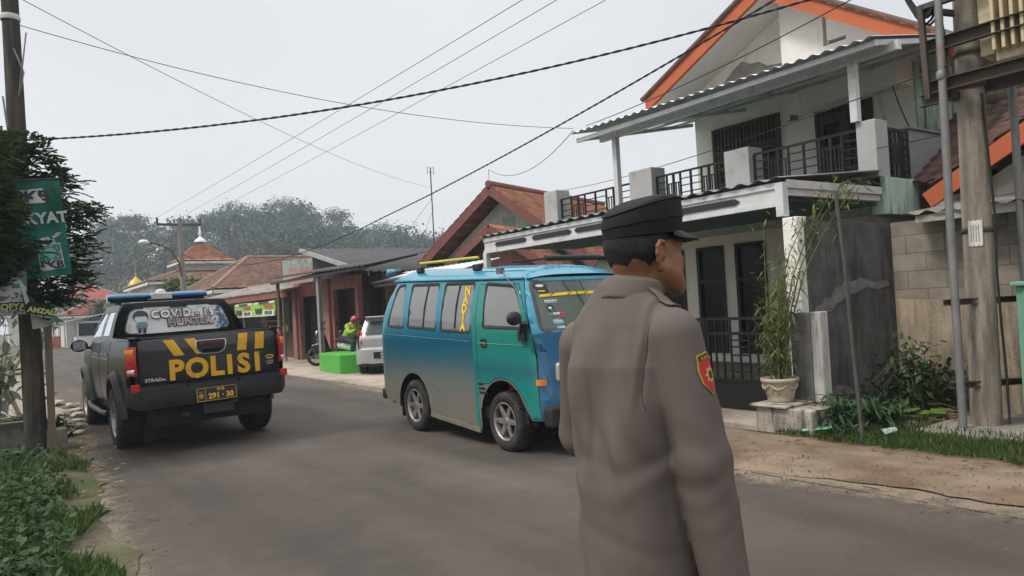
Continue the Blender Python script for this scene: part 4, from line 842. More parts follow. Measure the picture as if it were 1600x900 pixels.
m = MB(); tiles(m, Pm(-3.35, -.05, sl(3.35)), Pm(-3.35, 7.4, sl(3.35)), Pm(0, -.05, 0), Pm(0, 7.4, 0), 30, 15); tiles(m, Pm(3.35, -.05, sl(3.35)), Pm(3.35, 7.4, sl(3.35)), Pm(0, -.05, 0), Pm(0, 7.4, 0), 30, 15); rf = m.build('roof', tileO, MH, solid=.03)
m = MB(); m.tube([Pm(0, -.1, .05), Pm(0, 7.5, .05)], .11, 8); m.build('ridge_cap', maroon, rf)
m = MB()
for sg in (1, -1): m.beam(Pm(0, -.05, -.14), Pm(sg * 3.4, -.05, sl(3.4) - .14), .05, .24, up=zz_)
m.build('barge_board', maroon, MH)
m = MB()
for sg in (1, -1):
    for k in range(9): s0 = .35 * (k + .6); m.beam(Pm(sg * s0, -.02, sl(s0) - .10), Pm(sg * s0, .74, sl(s0) - .10), .05, .05)
m.build('roof_batten', M('weathered_batten', (.28, .24, .2), .9), MH)
P2 = lambda s, d, dz: Pm(-.76 + s, -1.2 + d, -1.34 + dz)
sl2 = lambda s: -.66 * abs(s)
m = MB(); m.prism([(-2.0, -3.7), (2.0, -3.7), (2.0, sl2(2.0) - .2), (0, -.22), (-2.0, sl2(2.0) - .2)], P2(0, .5, 0), e, zz_, n * 1.5); m.build('porch_wall', pinkw, MH)
m = MB(); tiles(m, P2(-3.6, -.05, sl2(3.6)), P2(-3.6, 2.0, sl2(3.6)), P2(0, -.05, 0), P2(0, 2.0, 0), 9, 14); tiles(m, P2(2.3, -.05, sl2(2.3)), P2(2.3, 2.0, sl2(2.3)), P2(0, -.05, 0), P2(0, 2.0, 0), 9, 10); pr = m.build('porch_roof', tileO, MH, solid=.03)
m = MB(); m.beam(P2(0, -.06, -.1), P2(-3.65, -.06, sl2(3.65) - .1), .05, .2, up=zz_); m.beam(P2(0, -.06, -.1), P2(2.35, -.06, sl2(2.35) - .1), .05, .2, up=zz_); m.build('barge_board', maroon, MH)
# ---- shop with black sheet roof, dark canopy, pink front
SP = thing('shop', 'pink shop with a black ribbed metal roof and dark canopy on steel posts', 'shop', (9, 21, 0))
blackroof = M('black_sheet', (.045, .042, .042), .55, .3, var=.25, scale=3)
corrugated((9.0, 20.0, 2.66), (14.5, 20.0, 2.66), (9.0, 25.6, 3.83), (14.5, 25.6, 3.83), 22, .03).build('roof', blackroof, SP, solid=.01)
m = MB(); m.beam((8.96, 19.95, 2.60), (8.96, 25.65, 3.78), .05, .14); m.build('roof_edge', M('grey_edge_board', (.34, .33, .31), .8), SP)
m = MB(); m.prism([(20.3, 0), (25.4, 0), (25.4, 3.6), (20.3, 2.6)], (9.3, 0, 0), (0, 1, 0), (0, 0, 1), (5, 0, 0)); m.build('upper_wall', M('dark_boards', (.05, .04, .035), .9, var=.3), SP)
wallpanel('front_wall', pinkw, 8.3, [(19.3, 0), (24.6, 0), (24.6, 2.55), (19.3, 2.55)], [R4(22.0, 24.1, .02, 2.1), R4(19.5, 21.1, .02, 2.2)], SP)
m = MB(); m.box(8.7, 9.2, 19.4, 24.2, 0, 2.5); m.build('dark_inside', dark, SP)
MB().box(8.2, 8.32, 21.25, 21.75, .02, 2.5).build('pilaster', pinkw, SP); MB().box(8.22, 8.34, 24.25, 24.6, .02, 2.4).build('pilaster', pinkw, SP)
m = MB(); m.box(8.6, 8.62, 22.2, 22.9, .1, 2.0); m.build('wooden_shutter', wood, SP)
corrugated((7.30, 16.4, 2.60), (7.30, 24.1, 2.72), (9.0, 16.4, 2.92), (9.0, 24.1, 3.0), 26, .016).build('canopy', blackroof, SP, solid=.01)
m = MB(); m.box(7.36, 7.42, 16.6, 24.0, 2.53, 2.60)
for y in (17, 19, 21, 23): m.beam((7.38, y, 2.56), (9.0, y, 2.9), .05, .06)
m.build('canopy_frame', M('dark_steel', (.05, .045, .042), .6, .3), SP)
steelp = M('grey_steel_post', (.30, .29, .28), .55, .4, var=.2, scale=5)
m = MB(); m.box(7.49, 7.53, 20.12, 20.28, .05, 2.56); m.box(7.56, 7.60, 20.12, 20.28, .05, 2.56); m.box(7.52, 7.57, 20.17, 20.23, .05, 2.56); m.build('canopy_post', steelp, SP)
m = MB(); m.tube([(7.5, 23.7, .05), (7.5, 23.7, 2.6)], .06, 6); m.build('canopy_post', M('old_wood_post', (.16, .12, .09), .9), SP)
# ---- second shop with a white corrugated awning
S2 = thing('side_shop', 'dark open shop with a short white corrugated awning and a green curtain', 'shop', (10, 18, 0))
corrugated((8.75, 15.0, 2.30), (8.75, 21.8, 2.27), (10.2, 15.0, 2.62), (10.2, 21.8, 2.6), 24, .022).build('awning', M('white_sheet', (.60, .60, .60), .5, .1, var=.1), S2, solid=.008)
m = MB(); m.box(8.86, 8.92, 19.6, 19.66, .05, 2.27); m.box(8.86, 8.92, 16.0, 16.06, .05, 2.27); m.box(8.84, 8.9, 15.1, 21.6, 2.16, 2.24); m.build('awning_post', steelp, S2)
m = MB(); m.box(10.4, 10.55, 14.2, 19.2, 0, 2.25); m.box(9.0, 13, 19.2, 19.28, 0, 2.55); m.build('shop_wall', M('dark_planks', (.06, .042, .035), .9, var=.4, scale=5, stretch=(5, 5, .4)), S2)
m = MB(); m.grid(lambda u, v: (10.2 + .04 * sin(u * 50), 18.2 + .9 * u, .3 + 1.8 * v), 40, 1); m.build('curtain', M('green_cloth', (.04, .16, .07), .9), S2)
m = MB(); m.box(9.05, 9.6, 19.0, 19.12, 0, 2.3); m.build('pink_pier', pinkw, S2)
# ---- mint and pink parapet house
PH = thing('parapet_house', 'house front with a pink panel framed in faded mint above the shop roofs', 'house', (10, 28, 0))
a0, a1 = Vector((8.86, 27.3, 0)), Vector((10.5, 26.2, 0)); dd = (a1 - a0)
fadem = M('faded_mint', (.38, .47, .42), .9, var=.2, scale=6, stain=(.2, .18, .15), stain_amt=.4, streak=True)
m = MB(); m.prism([(0, 0), (1, 0), (1, 3.62), (0, 3.55)], a0, dd, zz_, (2.5, 2.5, 0)); m.build('parapet', fadem, PH)
m = MB(); q = Vector((dd.y, -dd.x, 0)).normalized() * .03; q = q if q.y < 0 else -q
m.prism([(.08, 2.45), (1.0, 2.45), (1.0, 3.36), (.08, 3.28)], a0, dd, zz_, q); m.build('pink_panel', M('faded_pink', (.50, .33, .28), .9, var=.15, scale=5, stain=(.3, .2, .17), stain_amt=.4, streak=True), PH)
# ---- food stall with a banner
WR = thing('food_stall', 'low food stall with a grey asbestos roof and a reddish eave board', 'stall', (8.5, 29, 0))
corrugated((7.7, 23.6, 2.33), (7.7, 35.5, 2.38), (10.6, 24.2, 2.80), (10.6, 40, 3.15), 40, .025).build('roof', M('asbestos_sheet', (.26, .225, .195), .95, var=.25, scale=2.5, bump=.3, stain=(.13, .11, .09), stain_amt=.5, stain_scale=1.5), WR, solid=.02)
m = MB(); m.box(7.74, 7.79, 23.7, 35.5, 2.12, 2.30); m.build('eave_board', M('red_brown_board', (.22, .09, .065), .85, var=.25), WR)
wallpanel('stall_front', M('brown_boards', (.10, .06, .045), .9, var=.3), 8.6, [(25.2, 0), (36, 0), (36, 2.3), (25.2, 2.3)], [R4(25.8, 28.6, 1.0, 2.0), R4(29.4, 33.6, 1.0, 2.0)], WR)
m = MB(); m.box(9.0, 10.2, 25.4, 36, 0, 2.3); m.build('dark_inside', dark, WR)
m = MB(); m.box(8.3, 8.58, 25.6, 28.7, .94, .99); m.box(8.3, 8.58, 25.6, 28.7, 1.35, 1.37); r = random.Random(12)
m.build('counter', M('counter_wood', (.25, .2, .15), .8), WR)
for y in (24.3, 29.0, 34.5): m = MB(); m.tube([(7.85, y, .05), (7.85, y, 2.2)], .045, 6); m.build('post', M('old_wood_post', (.16, .12, .09), .9), WR)
for k in range(9):
    m = MB(); y = 25.8 + k * .32; m.lathe([(.05, 0), (.055, .12), (.03, .17), (.03, .2), (0, .2)], (8.42, y, .99), 8); tag(m.build('sauce_bottle', [MATS['sticker_yellow'], redL, M('cooking_jar', (.4, .3, .15), .4)][k % 3]), 'small bottle on the counter of the food stall below the lime banner', 'bottle', 'bottles on the food stall counter')
BN = thing('stall_banner', 'lime green food banner with black pot pictures hanging under the stall eave', 'banner', (7.70, 27.2, 1.8))
lime = M('lime_vinyl', (.28, .50, .06), .5, var=.1); bwhite = M('banner_white', (.60, .60, .56), .5)
yb = [29.7, 27.15, 24.7]
m = MB(); m.grid(lambda u, v: (7.70 + .02 * sin(u * 9), 29.7 - 5.0 * u, 1.55 + .50 * v + .02 * sin(u * 7)), 30, 4); m.build('vinyl_sheet', lime, BN)
for k in range(2):
    y0 = yb[k] - .1; B_ = lambda a, b, c, d, mt, nm, x=7.672: MB().box(x, x + .006, y0 - b, y0 - a, c, d).build(nm, mt, BN)
    B_(.1, 2.3, 1.97, 2.04, bwhite, 'white_strip'); B_(1.05, 2.3, 1.57, 1.75, bwhite, 'white_strip'); B_(.05, 2.35, 1.545, 1.575, bwhite, 'white_strip')
    m = MB(); m.prism([(.2, 1.64), (.8, 1.64), (.88, 1.86), (.70, 1.80), (.5, 1.83), (.3, 1.80), (.12, 1.86)], (7.674, y0, 0), (0, -1, 0), (0, 0, 1), (-.006, 0, 0)); m.build('pot_picture', ink, BN)
    text('banner_lettering', 'AYAM BAKAR', .15, M('letter_red', (.50, .05, .03), .5), BN, (7.668, y0 - 1.65, 1.87), (0, -1, 0), (0, 0, 1), ext=.002, bold=.006, sx=1.05)
    text('banner_lettering', 'PECEL LELE', .15, ink, BN, (7.664, y0 - 1.68, 1.66), (0, -1, 0), (0, 0, 1), ext=.002, bold=.006, sx=1.05)
    text('banner_lettering', 'WARUNG MAKAN', .085, ink, BN, (7.664, y0 - 1.2, 2.005), (0, -1, 0), (0, 0, 1), ext=.002, bold=.004, sx=1.6)
# ---- hipped tile house and mosque
def hip(name, label, cat, x0, x1, y0, y1, ze, zr, wallz0, mt, wm, inset_=None, rot=0, slope_in=.55, extra=None):
    o = thing(name, label, cat, ((x0 + x1) / 2, (y0 + y1) / 2, 0)); h_ = slope_in * (y1 - y0) / 2 if inset_ is None else inset_
    m = MB(); m.box(x0 + .4, x1 - .4, y0 + .4, y1 - .4, wallz0, ze); m.build('wall', wm, o)
    ym = (y0 + y1) / 2; rx0, rx1 = x0 + h_, x1 - h_
    m = MB(); nu = max(6, int((x1 - x0) / .45)); k = max(6, int((y1 - y0) / .8))
    tiles(m, (x0, y0, ze), (x1, y0, ze), (rx0, ym, zr), (rx1, ym, zr), nu, k, .05, .04, 3); tiles(m, (x0, y1, ze), (x1, y1, ze), (rx0, ym, zr), (rx1, ym, zr), nu, k, .05, .04, 3)
    tiles(m, (x0, y0, ze), (x0, y1, ze), (rx0, ym, zr), (rx0 + .01, ym + .01, zr), nu, k, .05, .04, 3); tiles(m, (x1, y0, ze), (x1, y1, ze), (rx1, ym, zr), (rx1 + .01, ym + .01, zr), nu, k, .05, .04, 3)
    rf = m.build('roof', mt, o)
    m = MB()
    for a, b in (((x0, y0), rx0), ((x1, y0), rx1), ((x0, y1), rx0), ((x1, y1), rx1)): m.tube([(a[0], a[1], ze + .06), (b, ym, zr + .06)], .09, 6)
    m.tube([(rx0, ym, zr + .06), (rx1, ym, zr + .06)], .1, 6); m.build('ridge_cap', M('pale_ridge', (.24, .16, .13), .9), rf)
    m = MB(); m.box(x0, x1, y0, y0 + .04, ze - .18, ze - .02); m.box(x0, x0 + .04, y0, y1, ze - .18, ze - .02); m.build('fascia', whitew, o)
    return o
hip('tiled_house', 'house with a broad weathered brown hipped tile roof behind the food stall', 'house', 8.5, 20, 36.5, 45.5, 2.95, 4.75, 0, tileB, whitew, 2.9)
MQ = hip('mosque', 'old mosque with a two-tier orange tile roof topped by a white finial', 'mosque', 7.6, 15.6, 48, 58, 4.0, 5.05, 0, tileB, whitew, 3.2)
m = MB(); m.box(10.4, 13.0, 51.6, 54.4, 4.85, 5.45); m.build('lantern_wall', whitew, MQ)
m = MB(); c_ = (11.7, 53, 6.85)
for p, q in (((9.95, 51.1), (13.45, 51.1)), ((13.45, 51.1), (13.45, 54.9)), ((13.45, 54.9), (9.95, 54.9)), ((9.95, 54.9), (9.95, 51.1))): tiles(m, (*p, 5.42), (*q, 5.42), (c_[0], c_[1], c_[2]), (c_[0] + .01, c_[1] + .01, c_[2]), 10, 8, .05, .05, 3)
ur = m.build('upper_roof', tileO, MQ)
m = MB(); m.box(9.9, 13.5, 51.05, 51.1, 5.25, 5.40); m.box(9.9, 9.95, 51.1, 54.9, 5.25, 5.40); m.build('fascia', whitew, ur)
m = MB(); m.lathe([(.38, 6.82), (.36, 6.95), (.2, 7.1), (.09, 7.15), (.08, 7.35), (.13, 7.42), (.07, 7.5), (.05, 7.9), (0, 8.1)], (11.7, 53, 0), 12); m.build('finial', M('white_enamel2', (.68, .69, .70), .4), MQ)
GD = thing('gold_dome', 'gold onion dome with a thin spire showing above roadside bushes', 'dome', (11.6, 80, 0))
goldm = M('gold_paint', (.42, .29, .06), .45, .4, var=.1)
m = MB(); m.lathe([(.7, 4.0), (.78, 4.5), (.84, 4.95), (.76, 5.4), (.52, 5.75), (.22, 6.0), (.08, 6.2), (.04, 6.3)], (11.6, 80, 0), 18); m.build('dome', goldm, GD)
m = MB(); m.lathe([(.03, 6.3), (.12, 6.45), (.03, 6.6), (.03, 7.2), (.0, 7.3)], (11.6, 80, 0), 10); m.build('spire', goldm, GD)
m = MB(); m.box(10.2, 13.0, 78.6, 81.4, 0, 4.0); m.build('tower_wall', whitew, GD)
redt = M('red_tiles', (.34, .10, .07), .85, var=.2, scale=2)
hip('red_roof_house', 'white house with a bright red hipped roof and white ridge lines far down the street', 'house', 5.0, 11.6, 86, 95, 4.3, 5.9, 0, redt, whitew, 2.6)
hip('low_red_house', 'low house with a dull red tile roof behind the white roadside kiosk', 'house', 4.4, 11, 68, 76, 2.5, 3.7, 0, M('dull_red_tiles', (.20, .075, .06), .85, var=.25, scale=2), whitew, 2.4)
hip('small_red_house', 'small red roofed house far off at the bend of the street', 'house', 1.0, 5.4, 92, 99, 3.2, 4.5, 0, redt, whitew, 2.0)
hip('far_tile_house', 'small far tile-roofed house beside the gold dome', 'house', 12.8, 17, 84, 92, 4.4, 6.0, 0, tileB, whitew, 1.8)
K = thing('roadside_kiosk', 'small white roadside kiosk with a slanting sheet roof at the street bend', 'kiosk', (6.6, 66, 0))
m = MB()
for x in (5.3, 7.4):
    for y in (64.9, 67): m.box(x - .05, x + .05, y - .05, y + .05, 0, 2.0 + .18 * (x - 5.3))
m.box(5.3, 7.4, 64.9, 65.0, 1.85, 2.0); m.build('frame', whitew, K)
m = MB(); m.box(5.25, 7.45, 64.84, 64.9, 0, .85); m.box(5.2, 5.25, 64.9, 67, 0, .85); m.build('counter', whitew, K)
m = MB(); m.prism([(4.6, 2.02), (8.6, 2.75), (8.6, 2.82), (4.6, 2.09)], (0, 64.4, 0), (1, 0, 0), (0, 0, 1), (0, 3.2, 0)); m.build('roof', M('pale_sheet', (.40, .38, .35), .7), K)
m = MB(); m.box(5.5, 7.3, 66.8, 66.9, .9, 1.9); m.build('dark_back', dark, K)
m = MB(); m.prism([(6.7, 3.15), (8.6, 3.05), (8.6, 3.12), (6.7, 3.22)], (0, 60, 0), (1, 0, 0), (0, 0, 1), (0, 1.6, -.35)); 
GA = thing('green_awning', 'light green sheet awning on poles behind the pickup roof', 'awning', (7.4, 60, 0)); m.build('sheet', M('light_green_sheet', (.12, .42, .25), .5), GA)
m = MB(); m.tube([(6.8, 60.2, 0), (6.8, 60.2, 3.1)], .05, 6); m.tube([(8.4, 60.2, 0), (8.4, 60.2, 3.0)], .05, 6); m.build('pole', steelp, GA)
ST = thing('orange_stall', 'small orange stall box beside the road near the walking people', 'stall', (4.0, 70, 0)); m = MB(); m.box(3.6, 4.5, 69.6, 70.4, 0, .95); m.build('body', M('orange_board', (.38, .12, .06), .7), ST); m = MB(); m.box(3.4, 4.7, 69.4, 70.6, 1.8, 1.88); m.build('cover', M('ochre_sheet', (.3, .2, .08), .7), ST); m = MB()
for x in (3.62, 4.48): m.tube([(x, 69.65, .95), (x, 69.65, 1.8)], .03, 5)
m.build('post', steelp, ST)
# ---- trees and bushes of the middle distance
lmid = leafmat('roadside_leaves', (.022, .042, .012), (.075, .11, .028)); lmid2 = leafmat('bright_leaves', (.05, .075, .014), (.14, .17, .035)); ldk = leafmat('dark_leaves', (.012, .026, .010), (.035, .06, .02))
def tree(name, label, x, y, z0, h, cw, n, size, mat, seed, group=None, trunk=.12, low=.35):
    r = random.Random(seed); o = thing(name, label, 'tree', (x, y, z0), 0, group); m = MB(); cs = []
    m.tube([(x, y, z0 - .2), (x + .05, y, z0 + h * .3), (x + .1, y + .05, z0 + h * .8)], [trunk, trunk * .75, trunk * .25], 7)
    for k in range(20):
        a = r.uniform(0, 2 * pi); t = r.uniform(low, 1.0); q = cw * .5 * sqrt(r.random()) * (1 - .55 * max(0, t - .6) / .4); c = (x + cos(a) * q, y + sin(a) * q, z0 + h * t); cs.append(c + (cw * .085,)); m.tube([(x + .05, y, z0 + h * t * .6), c], [trunk * .3, trunk * .08], 5)
    m.build('trunk', barkM, o); m = MB(); leaves(m, cs, n, size, r, .3, droop=.15, aspect=2); m.build('crown', mat, o); return o
tree('roadside_tree', 'yellow-green bushy tree in front of the gold dome', 9.4, 47.5, 0, 3.9, 3.4, 2200, .30, lmid2, 51)
tree('roadside_tree', 'dark green bushy tree at the foot of the street lamp pole', 11.0, 47, 0, 3.7, 2.8, 1900, .28, lmid, 52)
tree('roadside_tree', 'round dark tree behind the white roadside kiosk', 7.6, 68.3, 0, 3.4, 3.6, 1700, .32, ldk, 53)
tree('roadside_tree', 'pale hazy green tree before the red roofed house', 5.6, 82, 0, 4.3, 5, 1500, .42, lmid, 54)
tree('roadside_tree', 'wide hazy green tree right of the red roofed house', 14.5, 97, 0, 6.4, 7, 1500, .5, lmid, 55)
tree('roadside_tree', 'tall hazy tree left of the far small red house', 2.0, 108, 0, 9, 7, 1600, .55, lmid, 56)
# ---- poles, lamp, masts
pw = M('old_pole_concrete', (.20, .18, .16), .9, var=.15)
SLP = thing('lamp_pole', 'roadside power pole with a crossarm and a long curved street lamp arm', 'street lamp', (8.35, 42, 0))
m = MB(); m.tube([(8.35, 42, 0), (8.30, 42, 6.95)], [.17, .12], 10); m.build('pole', pw, SLP)
m = MB(); m.box(7.15, 9.35, 41.93, 42.03, 6.58, 6.70); 
for x in (7.2, 8.3, 9.3): m.lathe([(.05, 6.7), (.07, 6.8), (.05, 6.86), (.07, 6.92), (.03, 7.02)], (x, 41.98, 0), 8)
m.build('crossarm', steel, SLP)
m = MB(); m.tube([(8.25, 41.9, 3.9), (8.15, 41.8, 4.6), (7.8, 41.7, 5.2), (7.35, 41.6, 5.5), (6.55, 41.5, 5.68)], .045, 8); la = m.build('lamp_arm', steel, SLP)
m = MB(); m.lathe([(.0, 5.56), (.16, 5.6), (.17, 5.68), (.1, 5.78), (0, 5.8)], (6.45, 41.5, 0), 12, sx=1.6); m.build('lamp_head', M('lamp_white', (.6, .6, .6), .4), la)
SP2 = thing('far_power_pole', 'thin far power pole with a short crossarm at the edge of the left tree', 'utility pole', (7.05, 80, 0))
m = MB(); m.tube([(7.05, 80, 0), (7.0, 80, 7.8)], [.16, .11], 8); m.build('pole', pw, SP2); m = MB(); m.box(6.9, 8.6, 79.95, 80.05, 6.7, 6.82); m.tube([(8.5, 80, 6.8), (8.5, 80, 7.2)], .05, 5); m.build('crossarm', steel, SP2)
AN = thing('antenna_mast', 'thin guyed television antenna mast standing behind the mint house', 'antenna', (16.9, 30.2, 0))
m = MB(); m.tube([(16.9, 30.2, 0), (16.9, 30.2, 8.0)], .028, 6); m.build('mast', steel, AN)
m = MB()
for z in (7.8, 8.0): m.box(16.72, 17.08, 30.18, 30.20, z, z + .015)
m.box(16.72, 16.735, 30.18, 30.20, 7.7, 8.08); m.box(17.065, 17.08, 30.18, 30.20, 7.7, 8.08); m.build('aerial', steel, AN)
m = MB(); m.tube([(16.9, 30.2, 6.0), (14.6, 29.6, 2.0)], .008, 4); m.tube([(16.9, 30.2, 6.6), (14.2, 33, 2.0)], .008, 4); m.build('guy_wire', steel, AN)
RM = thing('radio_mast', 'tall hazy radio mast rising among the trees on the hill', 'mast', (57.2, 199.5, 10)); m = MB()
for z in range(14):
    a, b = 14 + z * 1.15, 15.15 + z * 1.15
    for dx, dy in ((.3, 0), (-.15, .26), (-.15, -.26)): m.tube([(57.2 + dx, 190.5 + dy, a), (57.2 + dx, 190.5 + dy, b)], .06, 4)
    m.tube([(57.5, 190.5, a), (57.05, 190.76, b)], .035, 4); m.tube([(57.05, 190.76, a), (57.05, 190.24, b)], .035, 4)
m.build('lattice', M('mast_red', (.25, .12, .1), .6), RM); m = MB(); m.lathe([(.0, -.2), (.6, -.2), (.6, .2), (0, .2)], (57.3, 190.2, 29.2), 10); m.build('dish', steel, RM)
# ================================================================ VEHICLES
tyreM = M('tyre_rubber', (.022, .021, .020), .85, var=.25, scale=12, bump=.2, bscale=90, stain=(.065, .056, .045), stain_amt=.42, stain_scale=6)
alloy = M('alloy_rim', (.36, .34, .31), .4, .7, var=.15, scale=10, stain=(.2, .16, .12), stain_amt=.35, stain_scale=8)
blackpl = M('black_plastic', (.022, .022, .023), .55, var=.2, scale=10)
under = M('underbody', (.012, .011, .011), .9)
vglass = glass('vehicle_glass', (.03, .033, .036), .12, .45)
chrome = M('chrome', (.55, .55, .55), .15, 1.0, var=.05)
redL = M('red_lens', (.42, .012, .014), .15, coat=.6, var=.12, scale=30); ambL = M('amber_lens', (.75, .22, .02), .2, coat=.6, var=.1, scale=30); clearL = M('clear_lens', (.6, .58, .55), .12, .3)
def wheel(parent, x, y, z, r, wd, side, spokes=6, rim_r=.62, name='wheel'):
    """tyre + spoked rim; side = +1/-1 gives the outer face"""
    m = MB(); h = wd / 2; m.lathe([(r * rim_r, -h), (r * .9, -h * 1.02), (r * .985, -h * .8), (r, -h * .4), (r, h * .4), (r * .985, h * .8), (r * .9, h * 1.02), (r * rim_r, h * .96), (r * rim_r, -h)], (x, y, z), 40, 'x')
    for k in range(36):
        a = 2 * pi * k / 36
        for s in (-1, 1): m.beam((x + s * h * .12, y + r * 1.0 * cos(a), z + r * 1.0 * sin(a)), (x + s * h * .75, y + r * .992 * cos(a + .05), z + r * .992 * sin(a + .05)), r * .075, .012, up=(0, cos(a), sin(a)))
    o = m.build(name, tyreM, parent, world=False)
    m = MB(); xo = x + side * h * .9; R = r * rim_r
    m.lathe([(R * 1.02, side * h * .92), (R * .97, side * h * 1.0), (R * .90, side * h * .9), (R * .86, side * h * .3), (R * .86, -side * h * .8)], (x, y, z), 40, 'x')
    m.lathe([(0, side * h * .80), (R * .22, side * h * .78), (R * .26, side * h * .6)], (x, y, z), 20, 'x')
    for k in range(spokes):
        a = 2 * pi * k / spokes; d = Vector((0, cos(a), sin(a))); t = Vector((0, -sin(a), cos(a))); c = Vector((x, y, z))
        p0 = c + d * R * .15 + Vector((side * h * .74, 0, 0)); p1 = c + d * R * .93 + Vector((side * h * .86, 0, 0)); w0, w1 = R * .17, R * .10
        v = [p0 - t * w0, p0 + t * w0, p1 + t * w1, p1 - t * w1]; q = Vector((-side * h * .22, 0, 0)); m.add(v + [e + q for e in v], [(0, 1, 2, 3), (7, 6, 5, 4), (0, 4, 5, 1), (1, 5, 6, 2), (2, 6, 7, 3), (3, 7, 4, 0)], False)
    m.build('rim', alloy, o, world=False, bevel=.004)
    m = MB(); m.lathe([(0, side * h * .2), (R * .84, side * h * .2)], (x, y, z), 24, 'x'); m.build('brake_disc', under, o, world=False)
    return o
def arc(cy, cz, r, a0, a1, n=12): return [(cy + r * cos(RAD(a0 + (a1 - a0) * i / n)), cz + r * sin(RAD(a0 + (a1 - a0) * i / n))) for i in range(n + 1)]
# ---------------------------------------------------------------- police pickup
PK = thing('pickup_truck', 'dark police pickup truck with big yellow tailgate lettering and a blue roof light bar', 'pickup truck', (2.10, 9.15, 0), RAD(.6)); PK.rotation_euler.y = -.018
pbl = M('glossy_black_paint', (.006, .006, .007), .2, .0, var=.2, scale=3, coat=.0, spec=.04, stain=(.03, .026, .022), stain_amt=.15, stain_scale=2)
pgr = M('tailgate_paint', (.016, .016, .019), .25, .1, var=.15, scale=3, coat=.8, stain=(.03, .028, .028), stain_amt=.25, stain_scale=3)
flare = M('flare_grey', (.035, .035, .037), .45, .2, var=.15, scale=6)
yel = M('police_yellow', (.62, .33, .02), .55, var=.1, scale=14, stain=(.35, .18, .02), stain_amt=.2, stain_scale=9)
def Wl(y, z):
    w_ = .875 - .05 * ((z - .88) / .42) ** 2
    if y < .16: w_ -= .07 * (1 - y / .16) ** 2
    if y > 4.2: w_ -= .20 * ((y - 4.2) / .85) ** 2
    return w_
RA, FA = (1.12, .40), (4.12, .40)
low = [(.06, .62)] + [(.60, .56)] + arc(*RA, .47, 165, 12, 14) + [(1.7, .42), (3.55, .42)] + arc(*FA, .47, 168, 15, 14) + [(4.75, .50), (5.0, .62), (5.06, .85), (4.95, 1.02), (4.6, 1.10), (3.75, 1.20), (3.4, 1.30), (1.6, 1.345), (.10, 1.345), (.06, 1.30)]
for s in (-1, 1):
    m = MB(); m.panel(low, [], lambda y, z: (s * Wl(y, z), y, z), .09); bd = m.build('body_side', pbl, PK, world=False)
    for y0 in (1.62, 2.55, 3.42):
        m = MB(); m.tube([(s * (Wl(y0, z) + .0012), y0, z) for z in (.48, .7, .9, 1.1, 1.30)], .0035, 4); m.build('door_gap', under, bd, world=False)
    m = MB(); m.tube([(s * (Wl(1, 1.08) + .001), y, 1.075) for y in (1.7, 2.5, 3.3)], .004, 4)
    for y in (1.75, 2.68): m.box(s * Wl(y, 1.12) - .012, s * Wl(y, 1.12) + .03, y, y + .16, 1.13, 1.155)
    m.build('door_handle', chrome, bd, world=False)
    m = MB()                                       # camouflage-like reflections come from the street; a pale side stripe belongs to the paint
    for (c, q) in ((RA, 1), (FA, 1)):
        pts = arc(c[0], c[1], .505, 178, 2, 20)
        m2 = MB(); vs = []; 
        for (y, z) in pts: d = Vector((y - c[0], z - c[1])).normalized(); vs += [(s * (Wl(y, max(z, .5)) - .01), y - d.x * .05, z - d.y * .05), (s * (Wl(y, max(z, .5)) + .055), y - d.x * .045, z - d.y * .045), (s * (Wl(y, max(z, .5)) + .055), y - d.x * .0, z - d.y * .0), (s * (Wl(y, max(z, .5)) - .005), y + d.x * .055, z + d.y * .055)]
        m2.add(vs, [(i * 4 + k, i * 4 + k + 1, i * 4 + k + 5, i * 4 + k + 4) for i in range(len(pts) - 1) for k in range(3)], True); m2.build('wheel_flare', flare, PK, world=False)
    m = MB(); m.tube([(s * .90, 1.65, .40), (s * .92, 2.0, .38), (s * .92, 3.2, .38), (s * .90, 3.55, .40)], .035, 8); m.build('side_step', flare, PK, world=False)
def Wc(z): return .822 - .30 * (z - 1.32) - .32 * max(0, z - 1.45) ** 2
cab = [(1.50, 1.335), (3.86, 1.20), (3.70, 1.32), (3.12, 1.73), (2.95, 1.775), (1.95, 1.775), (1.80, 1.74), (1.66, 1.58)]
cw1 = rpoly([(1.86, 1.38), (2.58, 1.37), (2.58, 1.69), (1.98, 1.69)], [.05, .02, .02, .06]); cw2 = rpoly([(2.66, 1.37), (3.52, 1.345), (3.08, 1.68), (2.66, 1.69)], [.02, .03, .05, .02])
for s in (-1, 1):
    m = MB(); m.panel(cab, [cw1, cw2], lambda y, z: (s * (Wc(z) - .25 * max(0, y - 3.2) ** 2 * .5), y, z), .08); co = m.build('cab_side', pbl, PK, world=False)
    for wpl in (cw1, cw2): m = MB(); m.panel(wpl, [], lambda y, z: (s * (Wc(z) - .012), y, z), .1); m.build('side_window', vglass, PK, world=False)
    m = MB()
    g_ = Field(ax((-.15, .15, .01)), ax((-.12, .12, .01)), ax((-.12, .12, .01))); g_.ell((0, 0, 0), (.115, .06, .092), .02); X, Y_, Z = np.meshgrid(*g_.a, indexing='ij'); g_.F = np.maximum(g_.F, -.030 - Y_)
    mm = g_.mesh(Matrix.Translation((s * .97, 3.80, 1.235))); mm.beam((s * .80, 3.78, 1.19), (s * .92, 3.80, 1.21), .05, .04); mo = mm.build('mirror', pbl, PK, world=False)
    m = MB(); m.panel(rpoly([(-.085, -.068), (.085, -.068), (.085, .068), (-.085, .068)], .05), [], lambda a, b: (s * .97 + a, 3.767, 1.235 + b), .1); m.build('mirror_glass', M('mirror_silver', (.45, .47, .5), .06, 1), mo, world=False)
